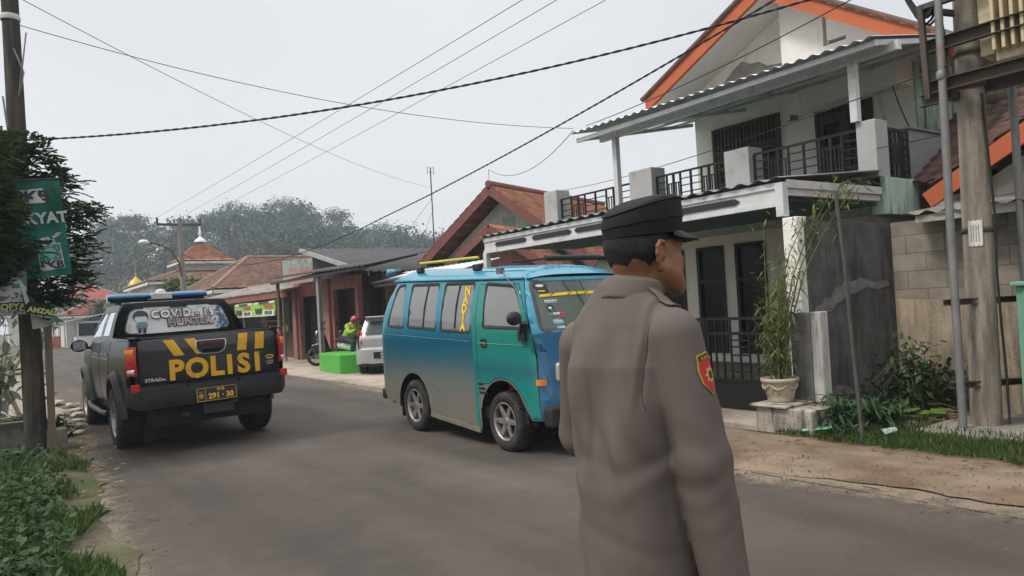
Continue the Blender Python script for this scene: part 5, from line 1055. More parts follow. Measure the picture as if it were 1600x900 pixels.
m = MB(); m.grid(lambda u, v: ((u - .5) * 2 * Wc(1.775), 1.95 + v * 1.02, 1.775 + .028 * (1 - ((u - .5) * 2) ** 4) * (1 - (2 * v - 1) ** 6 * .6)), 20, 10); m.build('roof', pbl, PK, world=False)
RWO = [(-.80, 1.325), (.80, 1.325), (Wc(1.58), 1.58), (Wc(1.74) - .02, 1.745), (Wc(1.775) - .05, 1.785), (-Wc(1.775) + .05, 1.785), (-Wc(1.74) + .02, 1.745), (-Wc(1.58), 1.58)]
rwin = rpoly([(-.685, 1.37), (.685, 1.37), (.575, 1.715), (-.575, 1.715)], [.12, .12, .10, .10], 6)
rym = lambda x, z: 1.52 + (z - 1.33) * .33 + .10 * (x / .8) ** 2 + .35 * max(0, z - 1.72) * 3
m = MB(); m.panel(RWO, [rwin], lambda x, z: (x, rym(x, z), z), .07); m.build('cab_back', pbl, PK, world=False)
film = M('window_film', (.50, .51, .49), .22, var=.05, scale=3, coat=.5, stain=(.28, .29, .285), stain_amt=.25)
m = MB(); m.panel(rwin, [], lambda x, z: (x, rym(x, z) + .006, z), .06); rwo = m.build('rear_window', film, PK, world=False)
m = MB(); 
for i in range(len(rwin)):
    a, b = rwin[i], rwin[(i + 1) % len(rwin)]; A = inset(rwin, .016)[i]; B = inset(rwin, .016)[(i + 1) % len(rwin)]
    m.add([(p[0], rym(*p) - .003, p[1]) for p in (a, b, B, A)], [(0, 1, 2, 3)])
m.build('window_seal', blackpl, rwo, world=False)
def rwpt(x, z, off): return (x, rym(x, z) - off, z)
def rwdec(poly, off, mat, name, par=rwo): m = MB(); m.panel(poly, [], lambda x, z: rwpt(x, z, off), .04); return m.build(name, mat, par, world=False)
ink = M('dark_ink', (.025, .028, .04), .5); pale = M('pale_letter', (.68, .62, .62), .5, var=.06); pink_ = M('pinkish_letter', (.50, .38, .38), .5, var=.06)
upv = Vector((0, .33, 1))
for body, x, z, sz, mt_, spc in (('COVID', -.085, 1.612, .142, pale, 1.10), ('-', .235, 1.605, .15, pale, 1), ('19', .39, 1.605, .145, pale, 1.12), ('HUNTER', .135, 1.495, .135, pink_, 1.02)):
    for nm, bold, off, mt2 in (('letter_outline', .016, .010, ink), ('letter', .0075, .015, mt_)):
        o = text(nm, body, sz, mt2, rwo, rwpt(x, z, off), (1, 0, 0), upv, world=False, ext=.001, bold=bold, spacing=spc * 1.06)
        for v in o.data.vertices: v.co.y = rym(v.co.x, v.co.z) - off
r = random.Random(2); blue_ = [M('splash_blue', (.16, .26, .36), .5), M('splash_pale', (.42, .47, .50), .5), M('splash_dark', (.06, .09, .14), .5)]
for bi, mt_ in enumerate(blue_):
    m = MB()
    for k in range(46):
        x = .64 - abs(r.gauss(0, .07)); z = 1.40 + .28 * r.random()
        if not inside(inset(rwin, .03), x, z): continue
        q = r.uniform(.008, .024); n_ = 7; a0 = r.random(); pl_ = [(x + q * (1 + .4 * (i % 2)) * cos(i * 2 * pi / n_ + a0), z + q * (1 + .4 * (i % 2)) * sin(i * 2 * pi / n_ + a0)) for i in range(n_)]
        m.add([rwpt(px_, pz_, .0020 + bi * .0011) for px_, pz_ in pl_], [tuple(range(n_))])
    m.build('splash_print', mt_, rwo, world=False)
# plain figure print: head, hair, top, legs (no face)
hx = -.455; dk = M('print_dark_blue', (.03, .045, .07), .5); lt_ = M('print_light', (.42, .44, .45), .5)
rwdec([(hx + .075 * cos(i * pi / 8), 1.575 + .062 * sin(i * pi / 8)) for i in range(16)], .009, lt_, 'figure_print')
rwdec([(hx + .092 * cos(i * pi / 10), 1.605 + .075 * sin(i * pi / 10)) for i in range(11)] + [(hx - .08, 1.56), (hx - .06, 1.60), (hx + .06, 1.60), (hx + .085, 1.56)], .0105, dk, 'figure_print')
rwdec([(hx - .05, 1.44), (hx + .055, 1.44), (hx + .075, 1.50), (hx + .04, 1.525), (hx - .04, 1.525), (hx - .065, 1.48)], .010, M('print_mid_blue', (.10, .19, .25), .5), 'figure_print')
for q in (-.045, .012): rwdec([(hx + q - .005, 1.38), (hx + q + .03, 1.38), (hx + q + .04, 1.445), (hx + q, 1.445)], .0105, M('print_black', (.02, .022, .03), .5), 'figure_print')
m = MB(); m.box(-.09, .12, rym(0, 1.70) - .012, rym(0, 1.70) + .01, 1.700, 1.716); m.build('high_stop_lamp', blackpl, PK, world=False)
ws = [(-.70, 3.86), (.70, 3.86), (.56, 3.12), (-.56, 3.12)]
m = MB(); m.panel(ws, [], lambda x, y: (x, y - .10 * (x / .7) ** 2, 1.21 + (3.86 - y) * .74), .1); m.build('windscreen', vglass, PK, world=False)
m = MB(); m.grid(lambda u, v: ((u - .5) * 2 * (Wl(3.8 + v * 1.2, 1.1) - .03), 3.80 + v * 1.22, 1.20 - .10 * v - .16 * v ** 6 + .05 * (1 - ((u - .5) * 2) ** 4)), 14, 12); m.build('bonnet', pbl, PK, world=False)
m = MB(); m.box(-.70, .70, 4.95, 5.04, .48, 1.0); m.build('front_bumper', blackpl, PK, world=False, bevel=.03)
for s in (-1, 1): m = MB(); m.box(s * .68 - .1, s * .68 + .1, 4.86, 4.99, .80, 1.0); m.build('headlight', clearL, PK, world=False, bevel=.03)
# load bed
m = MB(); m.box(-.70, .70, .06, 1.5, .74, .78); m.box(-.80, -.72, .06, 1.5, .74, 1.34); m.box(.72, .80, .06, 1.5, .74, 1.34); m.box(-.72, .72, 1.44, 1.5, .74, 1.33); m.build('bed_liner', under, PK, world=False)
m = MB()
for s in (-1, 1): m.grid(lambda u, v: (s * (.74 + .115 * sin(u * pi / 2)), .04 + v * 1.5, 1.325 + .028 * cos(u * pi / 2)), 8, 6)
m.build('bed_rail', pbl, PK, world=False)
# tailgate
tg = rpoly([(-.752, .79), (.752, .79), (.758, 1.335), (-.758, 1.335)], .03)
ty = lambda x, z: .015 + .03 * (x / .76) ** 2 + (.03 * ((z - 1.22) / .115) ** 2 if z > 1.22 else 0) * .9 + (.02 * ((.90 - z) / .1) ** 2 if z < .9 else 0)
m = MB(); m.panel(tg, [], lambda x, z: (x, ty(x, z), z), .06); tgo = m.build('tailgate', pgr, PK, world=False)
m = MB(); m.grid(lambda u, v: ((u - .5) * 1.512, .042 + .06 * v, 1.335 + .012 * sin(v * pi)), 20, 6); m.build('tailgate_lip', pbl, tgo, world=False)
def tgdec(poly, mat, name, off=.003): m = MB(); m.panel(poly, [], lambda x, z: (x, ty(x, z) - off, z), .05); return m.build(name, mat, tgo, world=False)
for a, b in ((-.50, .105), (-.275, .12)): tgdec([(a, 1.30), (a + .11, 1.30), (a + b + .11, 1.115), (a + b, 1.115)], yel, 'yellow_stripe')
for a, b in ((.33, -.03), (.53, -.02)): tgdec([(a, 1.31), (a + .11, 1.31), (a + b + .11, 1.11), (a + b, 1.11)], yel, 'yellow_stripe')
X_ = -.475
for ch, wd in (('P', .185), ('O', .225), ('L', .175), ('I', .085), ('S', .20), ('I', .085)):
    text('yellow_letter', ch, .305, yel, tgo, (X_ + wd / 2, ty(0, .96) - .004, .945), (1, 0, 0), (0, 0, 1), world=False, ext=.002, bold=.013, sx=1.02); X_ += wd + .018
hp = rpoly([(-.175, 1.27), (.175, 1.27), (.165, 1.15), (.10, 1.105), (-.10, 1.105), (-.165, 1.15)], .035)
tgdec([(x + .01, z) for x, z in hp], chrome, 'handle_trim', .004); ho = tgdec([(.01 + x * .93, 1.19 + (z - 1.19) * .92) for x, z in hp], blackpl, 'handle_bezel', .0075)
m = MB(); m.box(-.09, .11, -.012, .0, 1.135, 1.165); m.build('tailgate_handle', pbl, tgo, world=False, bevel=.006)
tgdec(rpoly([(-.12, 1.215), (.14, 1.222), (.145, 1.25), (-.115, 1.25)], .012), M('dull_red_strip', (.12, .02, .02), .4), 'red_strip', .012)
text('badge_lettering', 'STRADA', .05, M('badge_silver', (.55, .55, .56), .35, .5), tgo, (-.60, ty(.6, .87) - .003, .865), (1, 0, 0), (0, 0, 1), world=False, ext=.002, bold=.0015, sx=1.15)
eo = tgdec([(.685 + .05 * cos(i * pi / 10), 1.0 + .027 * sin(i * pi / 10)) for i in range(20)], yel, 'oval_emblem'); tgdec([(.685 + .034 * cos(i * pi / 8), 1.0 + .012 * sin(i * pi / 8)) for i in range(16)], ink, 'emblem_bar', .005)
text('emblem_lettering', 'POLRES', .026, MATS['badge_silver'], tgo, (.685, ty(.68, .94) - .003, .945), (1, 0, 0), (0, 0, 1), world=False, ext=.001)
text('emblem_lettering', 'LEBAK', .026, MATS['badge_silver'], tgo, (.685, ty(.68, .92) - .003, .918), (1, 0, 0), (0, 0, 1), world=False, ext=.001)
# tail lights wrap the corners
for s in (-1, 1):
    def tl(u, v, z0, z1, k0, k1, off):
        a = u * 1.15; x = .775 + .105 * sin(a) ** .8 if a > 0 else .775; y = .02 + .18 * (1 - cos(a)) ; b = .02 * sin(pi * v)
        return (s * (x + b * .6 + off), y - b * .6 - off * .6, z0 + (z1 - z0) * v)
    lm = MB(); lm.grid(lambda u, v: tl(u, v, .93, 1.255, 0, 1, .004), 10, 10); lo_ = lm.build('tail_light', redL, PK, world=False)
    m = MB(); m.grid(lambda u, v: tl(.08 + u * .8, .08 + .84 * v, 1.14, 1.235, 0, 1, .014), 8, 6); m.build('amber_lens', ambL, lo_, world=False)
    m = MB(); m.grid(lambda u, v: tl(.1 + u * .6, .1 + .8 * v, .945, 1.01, 0, 1, .013), 8, 6); m.build('reversing_lens', clearL, lo_, world=False)
    m = MB(); m.lathe([(.0, -.012), (.022, -.008), (.027, .004)], (s * .825, .04, .975), 16, 'y'); m.build('reversing_bulb', chrome, lo_, world=False)
    m = MB(); m.box(s * .82 - .045, s * .82 + .045, -.045, -.02, .755, .84); m.build('reflector', redL, PK, world=False, bevel=.006)
# bumper
bp = [(-.90, .80), (-.90, .60), (-.80, .545), (-.34, .545), (.34, .545), (.80, .545), (.90, .60), (.90, .80), (.32, .80), (.28, .745), (-.28, .745), (-.32, .80)]
m = MB(); m.panel(bp, [], lambda x, z: (x, -.05 + .22 * max(0, (abs(x) - .72) / .18) ** 2 + .03 * ((z - .70) / .15) ** 2, z), .05); m.grid(lambda u, v: ((u - .5) * 1.8, -.045 + .22 * max(0, (abs((u - .5) * 1.8) - .72) / .18) ** 2 + v * .16, .80), 24, 2); m.build('bumper', blackpl, PK, world=False)
m = MB(); m.box(-.275, .275, -.03, .05, .70, .80); m.build('bumper_step', flare, PK, world=False, bevel=.008)
for s in (-1, 1): m = MB(); m.grid(lambda u, v: (s * (.34 + .44 * u), -.062, .765 + .03 * v), 6, 2); m.build('step_tread', flare, PK, world=False)
def plate(parent, c, w_, h_, right, up, base, ink_, top, main, emblem=True):
    rt, u_ = Vector(right).normalized(), Vector(up).normalized(); n_ = rt.cross(u_); c = Vector(c)
    m = MB(); m.prism(rpoly([(-w_ / 2, -h_ / 2), (w_ / 2, -h_ / 2), (w_ / 2, h_ / 2), (-w_ / 2, h_ / 2)], .008), c, rt, u_, n_ * .004); po = m.build('number_plate', base, parent, world=False)
    m = MB(); t = .004
    for a in ((-w_ / 2, -h_ / 2, w_, t), (-w_ / 2, h_ / 2 - t, w_, t), (-w_ / 2, -h_ / 2, t, h_), (w_ / 2 - t, -h_ / 2, t, h_)) + (((-w_ * .29, -h_ / 2, t, h_),) if emblem else ()):
        m.prism([(a[0], a[1]), (a[0] + a[2], a[1]), (a[0] + a[2], a[1] + a[3]), (a[0], a[1] + a[3])], c + n_ * .0045, rt, u_, n_ * .001)
    m.build('plate_border', ink_, po, world=False); cx = w_ * .10 if emblem else 0
    text('plate_number', main, h_ * (.56 if top else .72), ink_, po, c + n_ * .006 + rt * cx - u_ * h_ * (.17 if top else .04), rt, u_, world=False, ext=.0008, bold=.003)
    if top: text('plate_number', top, h_ * .27, ink_, po, c + n_ * .006 + rt * cx + u_ * h_ * .31, rt, u_, world=False, ext=.0008, bold=.0016)
    if emblem:
        m = MB(); e = c - rt * w_ * .395 - u_ * h_ * .08 + n_ * .0055
        for k in range(8): a = k * pi / 4; m.prism([(.020 * cos(a + q) * f_, .020 * sin(a + q) * f_) for q, f_ in ((-.3, .9), (0, 1.7), (.3, .9), (0, .5))], e, rt, u_, n_ * .001)
        m.prism([(.008 * cos(i * .8), .008 * sin(i * .8)) for i in range(8)], e + n_ * .001, rt, u_, n_ * .001)
        for q in (-.02, 0, .02): m.prism([(.005 * cos(i * 1.05) + q, .005 * sin(i * 1.05)) for i in range(6)], e + u_ * .045, rt, u_, n_ * .001)
        m.build('plate_emblem', ink_, po, world=False)
    return po
plate(PK, (.02, -.075, .645), .44, .15, (1, 0, .012), (0, .15, 1), M('plate_black', (.015, .015, .014), .5), M('plate_yellow', (.60, .36, .03), .5), 'IX III', '291 \u00b7 30')
# underbody, axle, hitch
m = MB(); m.box(-.62, .62, .05, 4.8, .34, .52); m.box(-.72, .72, 1.6, 3.6, .33, .46); m.build('chassis', under, PK, world=False)
m = MB(); m.tube([(-.75, 1.12, .40), (.75, 1.12, .40)], .05, 8); m.lathe([(.0, -.12), (.13, -.06), (.13, .06), (0, .12)], (.05, 1.12, .40), 14, 'x'); m.build('rear_axle', under, PK, world=False)
m = MB(); m.box(-.12, .22, -.02, .06, .42, .53); m.beam((.14, -.04, .52), (.26, -.04, .53), .045, .03); m.tube([(-.35, .1, .44), (-.30, -.03, .44)], .028, 8); m.build('tow_hitch', flare, PK, world=False)
m = MB(); m.lathe([(.2, -.1), (.33, -.08), (.34, 0), (.33, .08), (.2, .1)], (0, .55, .42), 24, 'z'); m.build('spare_tyre', tyreM, PK, world=False)
for x, y, s in ((-.765, 1.12, -1), (.765, 1.12, 1), (-.765, 4.12, -1), (.765, 4.12, 1)): wheel(PK, x, y, .385, .385, .285, s)
# dark cabin inside
m = MB(); m.box(-.72, .72, 1.75, 1.95, .7, 1.55); m.box(-.68, -.12, 2.6, 2.75, .8, 1.45); m.box(.12, .68, 2.6, 2.75, .8, 1.45); m.box(-.75, .75, 1.7, 3.7, .5, .8); m.build('seats', under, PK, world=False, bevel=.03)
bl = M('blue_lens', (.012, .11, .25), .12, var=.25, scale=16, coat=.7)
for a, b in ((-.66, -.09), (.20, .70)):
    m = MB(); m.grid(lambda u, v: (a + (b - a) * u, 3.02 + .10 * cos(v * 2 * pi) * (1 - .25 * abs(2 * u - 1) ** 8), 1.90 + .055 * sin(v * 2 * pi) * (1 - .3 * abs(2 * u - 1) ** 8)), 16, 16); lb = m.build('light_bar_lens', bl, PK, world=False, weld=True)
    for e in (a, b): m = MB(); m.lathe([(0, 0), (.06, 0)], (e, 3.02, 1.90), 16, 'x'); m.build('lens_end', bl, lb, world=False)
m = MB(); m.box(-.09, .20, 2.92, 3.12, 1.845, 1.945); sp_ = m.build('light_bar_speaker', M('white_enamel', (.55, .55, .54), .4), PK, world=False, bevel=.015)
m = MB(); m.lathe([(.075, 1.945), (.072, 1.97), (.05, 1.995), (.0, 2.005)], (.055, 3.02, 0), 18); m.build('speaker_dome', MATS['white_enamel'], sp_, world=False)
m = MB(); m.box(-.62, .66, 2.98, 3.06, 1.825, 1.85); m.box(-.55, -.48, 2.96, 3.08, 1.79, 1.83); m.box(.50, .57, 2.96, 3.08, 1.79, 1.83); m.build('light_bar_base', blackpl, PK, world=False)
# ---------------------------------------------------------------- blue and green public minibus, coming towards the camera
VN = thing('minibus', 'blue and turquoise minibus with dusty lower sides and yellow letters on its window', 'minibus', (4.95, 9.15, 0), pi)
BLU, BLD, TEA = (.010, .17, .245), (.005, .092, .155), (.012, .175, .17)
side_paint = M('van_side_paint', BLU, .32, var=.1, scale=2, coat=.5, gradez=(.2, 1.9), grade=[(0, (.19, .165, .13)), (.18, (.165, .16, .14)), (.30, (.12, .15, .145)), (.42, (.03, .115, .15)), (.52, BLD), (.66, BLU), (1, (.02, .21, .29))])
rear_paint = M('van_rear_paint', BLU, .32, var=.1, scale=2, coat=.5, gradez=(.2, 1.9), grade=[(0, (.10, .13, .12)), (.15, TEA), (.35, (.012, .13, .20)), (.6, BLU), (1, (.03, .165, .27))])
door_paint = M('van_door_paint', TEA, .30, var=.1, scale=2, coat=.5, gradez=(.2, 1.9), grade=[(0, (.012, .215, .185)), (.30, (.012, .20, .18)), (.37, (.02, .13, .15)), (.44, (.012, .20, .17)), (.62, (.010, .20, .155)), (1, (.015, .20, .18))])
roof_paint = M('van_roof_paint', (.03, .23, .33), .3, var=.1, scale=2, coat=.6)
front_paint = M('van_front_paint', (.022, .12, .24), .3, var=.1, scale=2, coat=.5)
W0 = .75
vanglass = glass('van_glass', (.26, .27, .27), .30, .25)  # pale diffuse tint stands in for brightness reflected in the side windows
def Wv(z): return W0 if z < 1.12 else W0 - .02 * (z - 1.12) - .28 * (z - 1.12) ** 2
def yr_(z): return .0 + .10 * max(0, (.62 - z) / .35) ** 2 + .52 * max(0, z - 1.18) ** 1.9 if z > 1.18 else .10 * max(0, (.62 - z) / .35) ** 2
def yf_(z): return 3.55 - .12 * max(0, z - .55) * (1 if z < 1.19 else 0) - (.077 + (z - 1.19) * .40 if z >= 1.19 else 0)
RC = .13
def rc(z): return .13 - .075 * min(1, max(0, (z - 1.0) / .19))
def vs(y, z):
    w_ = Wv(z); a, b = yr_(z), yf_(z)
    if y < a + RC: t = min(1, max(0, (a + RC - y) / RC)); w_ -= RC * (1 - sqrt(max(0, 1 - t * t)))
    q = rc(z)
    if y > b - q: t = min(1, max(0, (y - b + q) / q)); w_ -= q * (1 - sqrt(max(0, 1 - t * t)))
    if z < .45: w_ -= .03 * ((.45 - z) / .3) ** 2
    return w_
ZR, ZF = 1.86, 1.73
gz = lambda y: ZR - (ZR - ZF) * max(0, y - .3) / 2.9
RW, FW = (.94, .31), (2.88, .30)
ol = [(.45, .29)] + [(.55, .30)] + arc(*RW, .40, 178, 22, 14) + [(1.34, .235), (2.42, .155), (2.46, .30), (2.46, .40)] + arc(2.88, .30, .42, 165, 25, 14) + [(3.36, .36), (3.55, .36)] + [(yf_(z), z) for z in (.5, .7, .9, 1.1, 1.185)] + [(yf_(z) - rc(z), z) for z in (1.2, 1.35, 1.5, 1.65, 1.72)] + [(3.18, gz(3.18)), (2.4, gz(2.4)), (1.5, gz(1.5)), (.6, gz(.6)), (yr_(ZR), ZR)] + [(yr_(z), z) for z in (1.75, 1.6, 1.45, 1.3, 1.18, .9, .62, .5, .4)] + [(.28, .31)]
door = [(2.40, gz(2.4) - .05), (2.43, 1.26), (2.44, .75)] + [(2.50, .66)] + arc(2.88, .30, .44, 122, 25, 10) + [(3.36, .37), (3.50, .37), (3.47, .8), (3.44, 1.16), (3.37, 1.30), (3.14, 1.68), (3.08, gz(3.1) - .05)]
w1 = rpoly([(.27, 1.28), (.72, 1.265), (.60, 1.80), (.40, 1.80)], [.06, .03, .03, .08]); w2 = rpoly([(.84, 1.265), (1.55, 1.235), (1.50, 1.765), (.80, 1.79)], .04); w3 = rpoly([(1.66, 1.225), (2.31, 1.20), (2.30, 1.735), (1.65, 1.76)], .04)
dw = rpoly([(2.56, 1.255), (3.33, 1.235), (3.08, 1.665), (2.53, 1.715)], [.03, .04, .06, .04])
for s in (1, -1):
    fm = lambda y, z: (s * vs(y, z), y, z)
    dh = inset(door, -.004) if True else door
    m = MB(); m.panel(ol, [w1, w2, w3, door], fm, .085); sd = m.build('body_side', side_paint, VN, world=False)
    m = MB(); m.panel(inset(door, .007), [dw], lambda y, z: (s * (vs(y, z) + .001), y, z), .045); do = m.build('door', door_paint, VN, world=False)
    m = MB(); m.panel(inset(door, -.03), [inset(dw, -.02)], lambda y, z: (s * (vs(y, z) - .014), y, z), .12); m.build('door_jamb', under, VN, world=False)
    m = MB(); m.panel([(3.385, .365), (3.548, .365)] + [(yf_(z), z) for z in (.5, .7, .9, 1.05, 1.18)] + [(3.452, 1.17), (3.478, .8), (3.508, .375)], [], lambda y, z: (s * (vs(y, z) + .0016), y, z), .03); m.build('front_corner', front_paint, VN, world=False)
    m = MB()                                                             # teal pillar band between door and body
    m.panel([(2.345, gz(2.35) - .06), (2.395, gz(2.4) - .06), (2.425, 1.26), (2.435, .72), (2.42, .16), (2.36, .16), (2.36, 1.2)], [], lambda y, z: (s * (vs(y, z) + .0015), y, z), .08); m.build('door_pillar', door_paint, VN, world=False)
    m = MB()
    for k in range(3): z = .56 + k * .045; m.prism([(2.45 - k * .005, z), (2.60 - k * .035, z), (2.60 - k * .035, z + .022), (2.45 - k * .005, z + .022)], (s * (W0 + .0005), 0, 0), (0, 1, 0), (0, 0, 1), (s * .004, 0, 0))
    m.build('vent_slot', under, VN, world=False)
    for nm, wp, par in (('side_window', w1, VN), ('side_window', w2, VN), ('side_window', w3, VN), ('door_window', dw, do)):
        m = MB(); m.panel(wp, [], lambda y, z: (s * (vs(y, z) - .010), y, z), .1); go = m.build(nm, vanglass, par, world=False)
        q = inset(wp, -.014); q2 = inset(wp, .022); m = MB(); n_ = len(wp)
        ring_ = [(s * (vs(*a) + .0025), a[0], a[1]) for a in q] + [(s * (vs(*a) + .005), a[0], a[1]) for a in wp] + [(s * (vs(*a) - .006), a[0], a[1]) for a in q2]
        m.add(ring_, [(k * n_ + i, k * n_ + (i + 1) % n_, (k + 1) * n_ + (i + 1) % n_, (k + 1) * n_ + i) for k in (0, 1) for i in range(n_)], True); m.build('rubber_seal', blackpl, go, world=False)
    for wp, fr in ((w2, .58), (w3, .5)):
        ys = [p[0] for p in wp]; yy = min(ys) + (max(ys) - min(ys)) * fr; m = MB(); m.tube([(s * (vs(yy, z) - .004), yy, z) for z in (1.25, 1.5, 1.75)], .012, 6); m.build('window_divider', blackpl, VN, world=False)
    m = MB(); m.tube([(s * (Wv(gz(y)) + .012), y, gz(y) + .002) for y in (.25, .6, 1.2, 1.8, 2.4, 3.0, 3.2)], .014, 6); m.build('rain_gutter', side_paint, VN, world=False)
    m = MB(); m.tube([(s * (vs(y, 1.19 - .037 * y) + .001), y, 1.19 - .037 * y) for y in [.08 + .2 * k for k in range(12)]], .005, 4); m.build('body_crease', side_paint, sd, world=False)
    m = MB(); m.tube([(s * (vs(y, 1.085) + .002), y, 1.09 - .02 * (y - 2.45)) for y in (2.46, 2.8, 3.2, 3.42)], .005, 4); m.build('body_crease', door_paint, do, world=False)
    m = MB(); m.panel(rpoly([(2.525, 1.05), (2.645, 1.05), (2.645, 1.135), (2.525, 1.135)], .012), [], lambda y, z: (s * (W0 + .004), y, z), .1); h_ = m.build('handle_recess', blackpl, do, world=False)
    m = MB(); m.box(min(s * (W0 + .006), s * (W0 + .022)), max(s * (W0 + .006), s * (W0 + .022)), 2.535, 2.635, 1.062, 1.10); m.build('door_handle', chrome, do, world=False, bevel=.006)
    m = MB(); m.lathe([(.058, s * (W0 - .002)), (.058, s * (W0 + .002)), (.054, s * (W0 + .003)), (.05, s * (W0 + .001))], (0, 1.53, .56), 24, 'x'); m.build('fuel_flap', side_paint, sd, world=False)
    m = MB(); m.prism([(2.42, .14), (1.34, .215), (1.34, .255), (2.42, .185)], (s * (W0 - .02), 0, 0), (0, 1, 0), (0, 0, 1), (s * .018, 0, 0)); m.build('sill', M('dusty_sill', (.16, .14, .11), .8, var=.2, scale=8), VN, world=False)
    g_ = Field(ax((-.15, .15, .009)), ax((-.09, .09, .009)), ax((-.1, .1, .009))); g_.ell((0, 0, 0), (.125, .055, .068), .02); X, Y_, Z = np.meshgrid(*g_.a, indexing='ij'); g_.F = np.maximum(g_.F, -.03 - Y_)
    mm = g_.mesh(Matrix.Translation((s * .90, 3.37, 1.345)) @ Matrix.Rotation(s * .5, 4, 'Z')); mm.beam((s * .80, 3.38, 1.30), (s * .755, 3.30, 1.18), .07, .05); mm.box(s * .765 - .03, s * .765 + .03, 3.26, 3.36, 1.12, 1.22); m_o = mm.build('mirror', blackpl, VN, world=False)
    m = MB(); m.box(min(s * .62, s * .70), max(s * .62, s * .70), .50, .525, .14, .42); m.build('mud_flap', under, VN, world=False)
    for (yy, zz) in (RW, FW):
        m = MB(); pts = arc(yy, zz, .40 if yy < 2 else .43, 185, -5, 16); vs_ = []
        for (a, b) in pts: vs_ += [(s * (W0 - .004), a, b), (s * .48, a, b)]
        m.add(vs_, [(2 * i, 2 * i + 1, 2 * i + 3, 2 * i + 2) for i in range(len(pts) - 1)], True); m.build('wheel_arch', under, VN, world=False)
        wheel(VN, s * (W0 - .095), yy, zz, zz - .002, .185, s, 6, .66)
# yellow name on the rear-side window (reads from the visible right side)
for i, ch in enumerate('NADIA'):
    z = 1.655 - i * .098; y = 2.165 - i * .004
    text('window_letter', ch, .128, M('sticker_yellow', (.72, .50, .02), .5), VN, (vs(y, z) - .004, y, z), (0, 1, 0), (-.15, 0, 1), world=False, ext=.001, bold=.006, sx=1.1)
# roof with end roll-downs
def roofp(u, v):
    y = .20 + v * 3.08; W_ = Wv(gz(y)); x = (2 * u - 1) * W_; e = max(0, (.40 - y) / .40) ** 2 * .14 + max(0, (y - 3.0) / .28) ** 2 * .09
    return (x, y, gz(y) + .155 * (1 - abs(2 * u - 1) ** 3.2) * (1 - .2 * v) - e * (1 - abs(2 * u - 1) ** 3.2))
m = MB(); m.grid(roofp, 28, 30); rfo = m.build('roof', roof_paint, VN, world=False)
m = MB()
for k in range(7):
    u = .12 + k * .125; m.tube([Vector(roofp(u, v)) + Vector((0, 0, .003)) for v in (.60, .7, .8, .9, .96)], .006, 5)
m.build('roof_rib', roof_paint, rfo, world=False)
# rear and front faces
def facep(u, z, front):
    W_ = Wv(z) - (rc(z) if front else RC); x = (2 * u - 1) * W_; b = .035 * (1 - (2 * u - 1) ** 2)
    return (x, yf_(z) + b, z) if front else (x, yr_(z) - b, z)
m = MB(); m.grid(lambda u, v: facep(u, .30 + v * 1.56, False), 14, 24); rb = m.build('rear_face', rear_paint, VN, world=False)
m = MB(); m.grid(lambda u, v: (lambda p: (p[0], p[1] - .008, p[2]))(facep(.12 + u * .76, 1.22 + v * .52, False)), 10, 6); m.build('rear_window', vglass, VN, world=False)
for s in (1, -1): m = MB(); m.box(s * .58 - .05, s * .58 + .05, -.045, .0, .75, 1.08); m.build('tail_light', redL, VN, world=False, bevel=.01)
m = MB(); m.box(-.70, .70, -.08, .02, .32, .46); m.build('rear_bumper', blackpl, VN, world=False, bevel=.02)
m = MB(); m.grid(lambda u, v: facep(u, .36 + v * .83, True), 16, 14); m.build('front_face', front_paint, VN, world=False)
wsf = lambda x, z: (x, yf_(z) + .035 * (1 - (x / (Wv(z) - rc(z))) ** 2) if abs(x) < Wv(z) - rc(z) else yf_(z) - rc(z) * (1 - sqrt(max(0, 1 - min(1, (abs(x) - Wv(z) + rc(z)) / rc(z)) ** 2))), z)
wso = rpoly([(-.66, 1.205), (.66, 1.205), (.585, 1.695), (-.585, 1.695)], .06, 5)
m = MB(); m.panel([(-.75, 1.185), (.75, 1.185), (.60, 1.73), (-.60, 1.73)], [wso], lambda x, z: wsf(x * (Wv(z) - .001) / (.75 - (z - 1.185) * .275) if True else x, z), .06); m.build('windscreen_frame', roof_paint, VN, world=False)
fmx = lambda x, z: wsf(x * (Wv(z) - .001) / (.75 - (z - 1.185) * .275), z)
wsg = glass('windscreen_glass', (.15, .175, .16), .18, .25)  # diffuse tint lifted to stand in for part of the reflection
m = MB(); m.panel(wso, [], lambda x, z: (lambda p: (p[0], p[1] - .006, p[2]))(fmx(x, z)), .06); wo = m.build('windscreen', wsg, VN, world=False)
m = MB(); n_ = len(wso); q = inset(wso, -.012); q2 = inset(wso, .03)
rr_ = [(lambda p: (p[0], p[1] + .004, p[2]))(fmx(*a)) for a in q] + [(lambda p: (p[0], p[1] + .006, p[2]))(fmx(*a)) for a in wso] + [(lambda p: (p[0], p[1] - .001, p[2]))(fmx(*a)) for a in q2]
m.add(rr_, [(k * n_ + i, k * n_ + (i + 1) % n_, (k + 1) * n_ + (i + 1) % n_, (k + 1) * n_ + i) for k in (0, 1) for i in range(n_)], True); m.build('windscreen_seal', M('seal_grey', (.07, .075, .085), .6), wo, world=False)
def wdec(poly, mat, name, off=.004): m = MB(); m.panel(poly, [], lambda x, z: (lambda p: (p[0], p[1] + off - .004, p[2]))(fmx(x, z)), .05); return m.build(name, mat, wo, world=False)
el = lambda cx, cz, a, b: [(cx + a * cos(i * pi / 9), cz + b * sin(i * pi / 9)) for i in range(18)]
stw, stb, stk = M('sticker_white', (.62, .62, .60), .5), M('sticker_blue', (.10, .38, .50), .5), M('sticker_dark', (.03, .035, .045), .5)
wdec([(.52, 1.56), (.535, 1.535), (.2, 1.545), (-.5, 1.55), (-.5, 1.575), (.2, 1.575)], MATS['sticker_yellow'], 'yellow_streak')
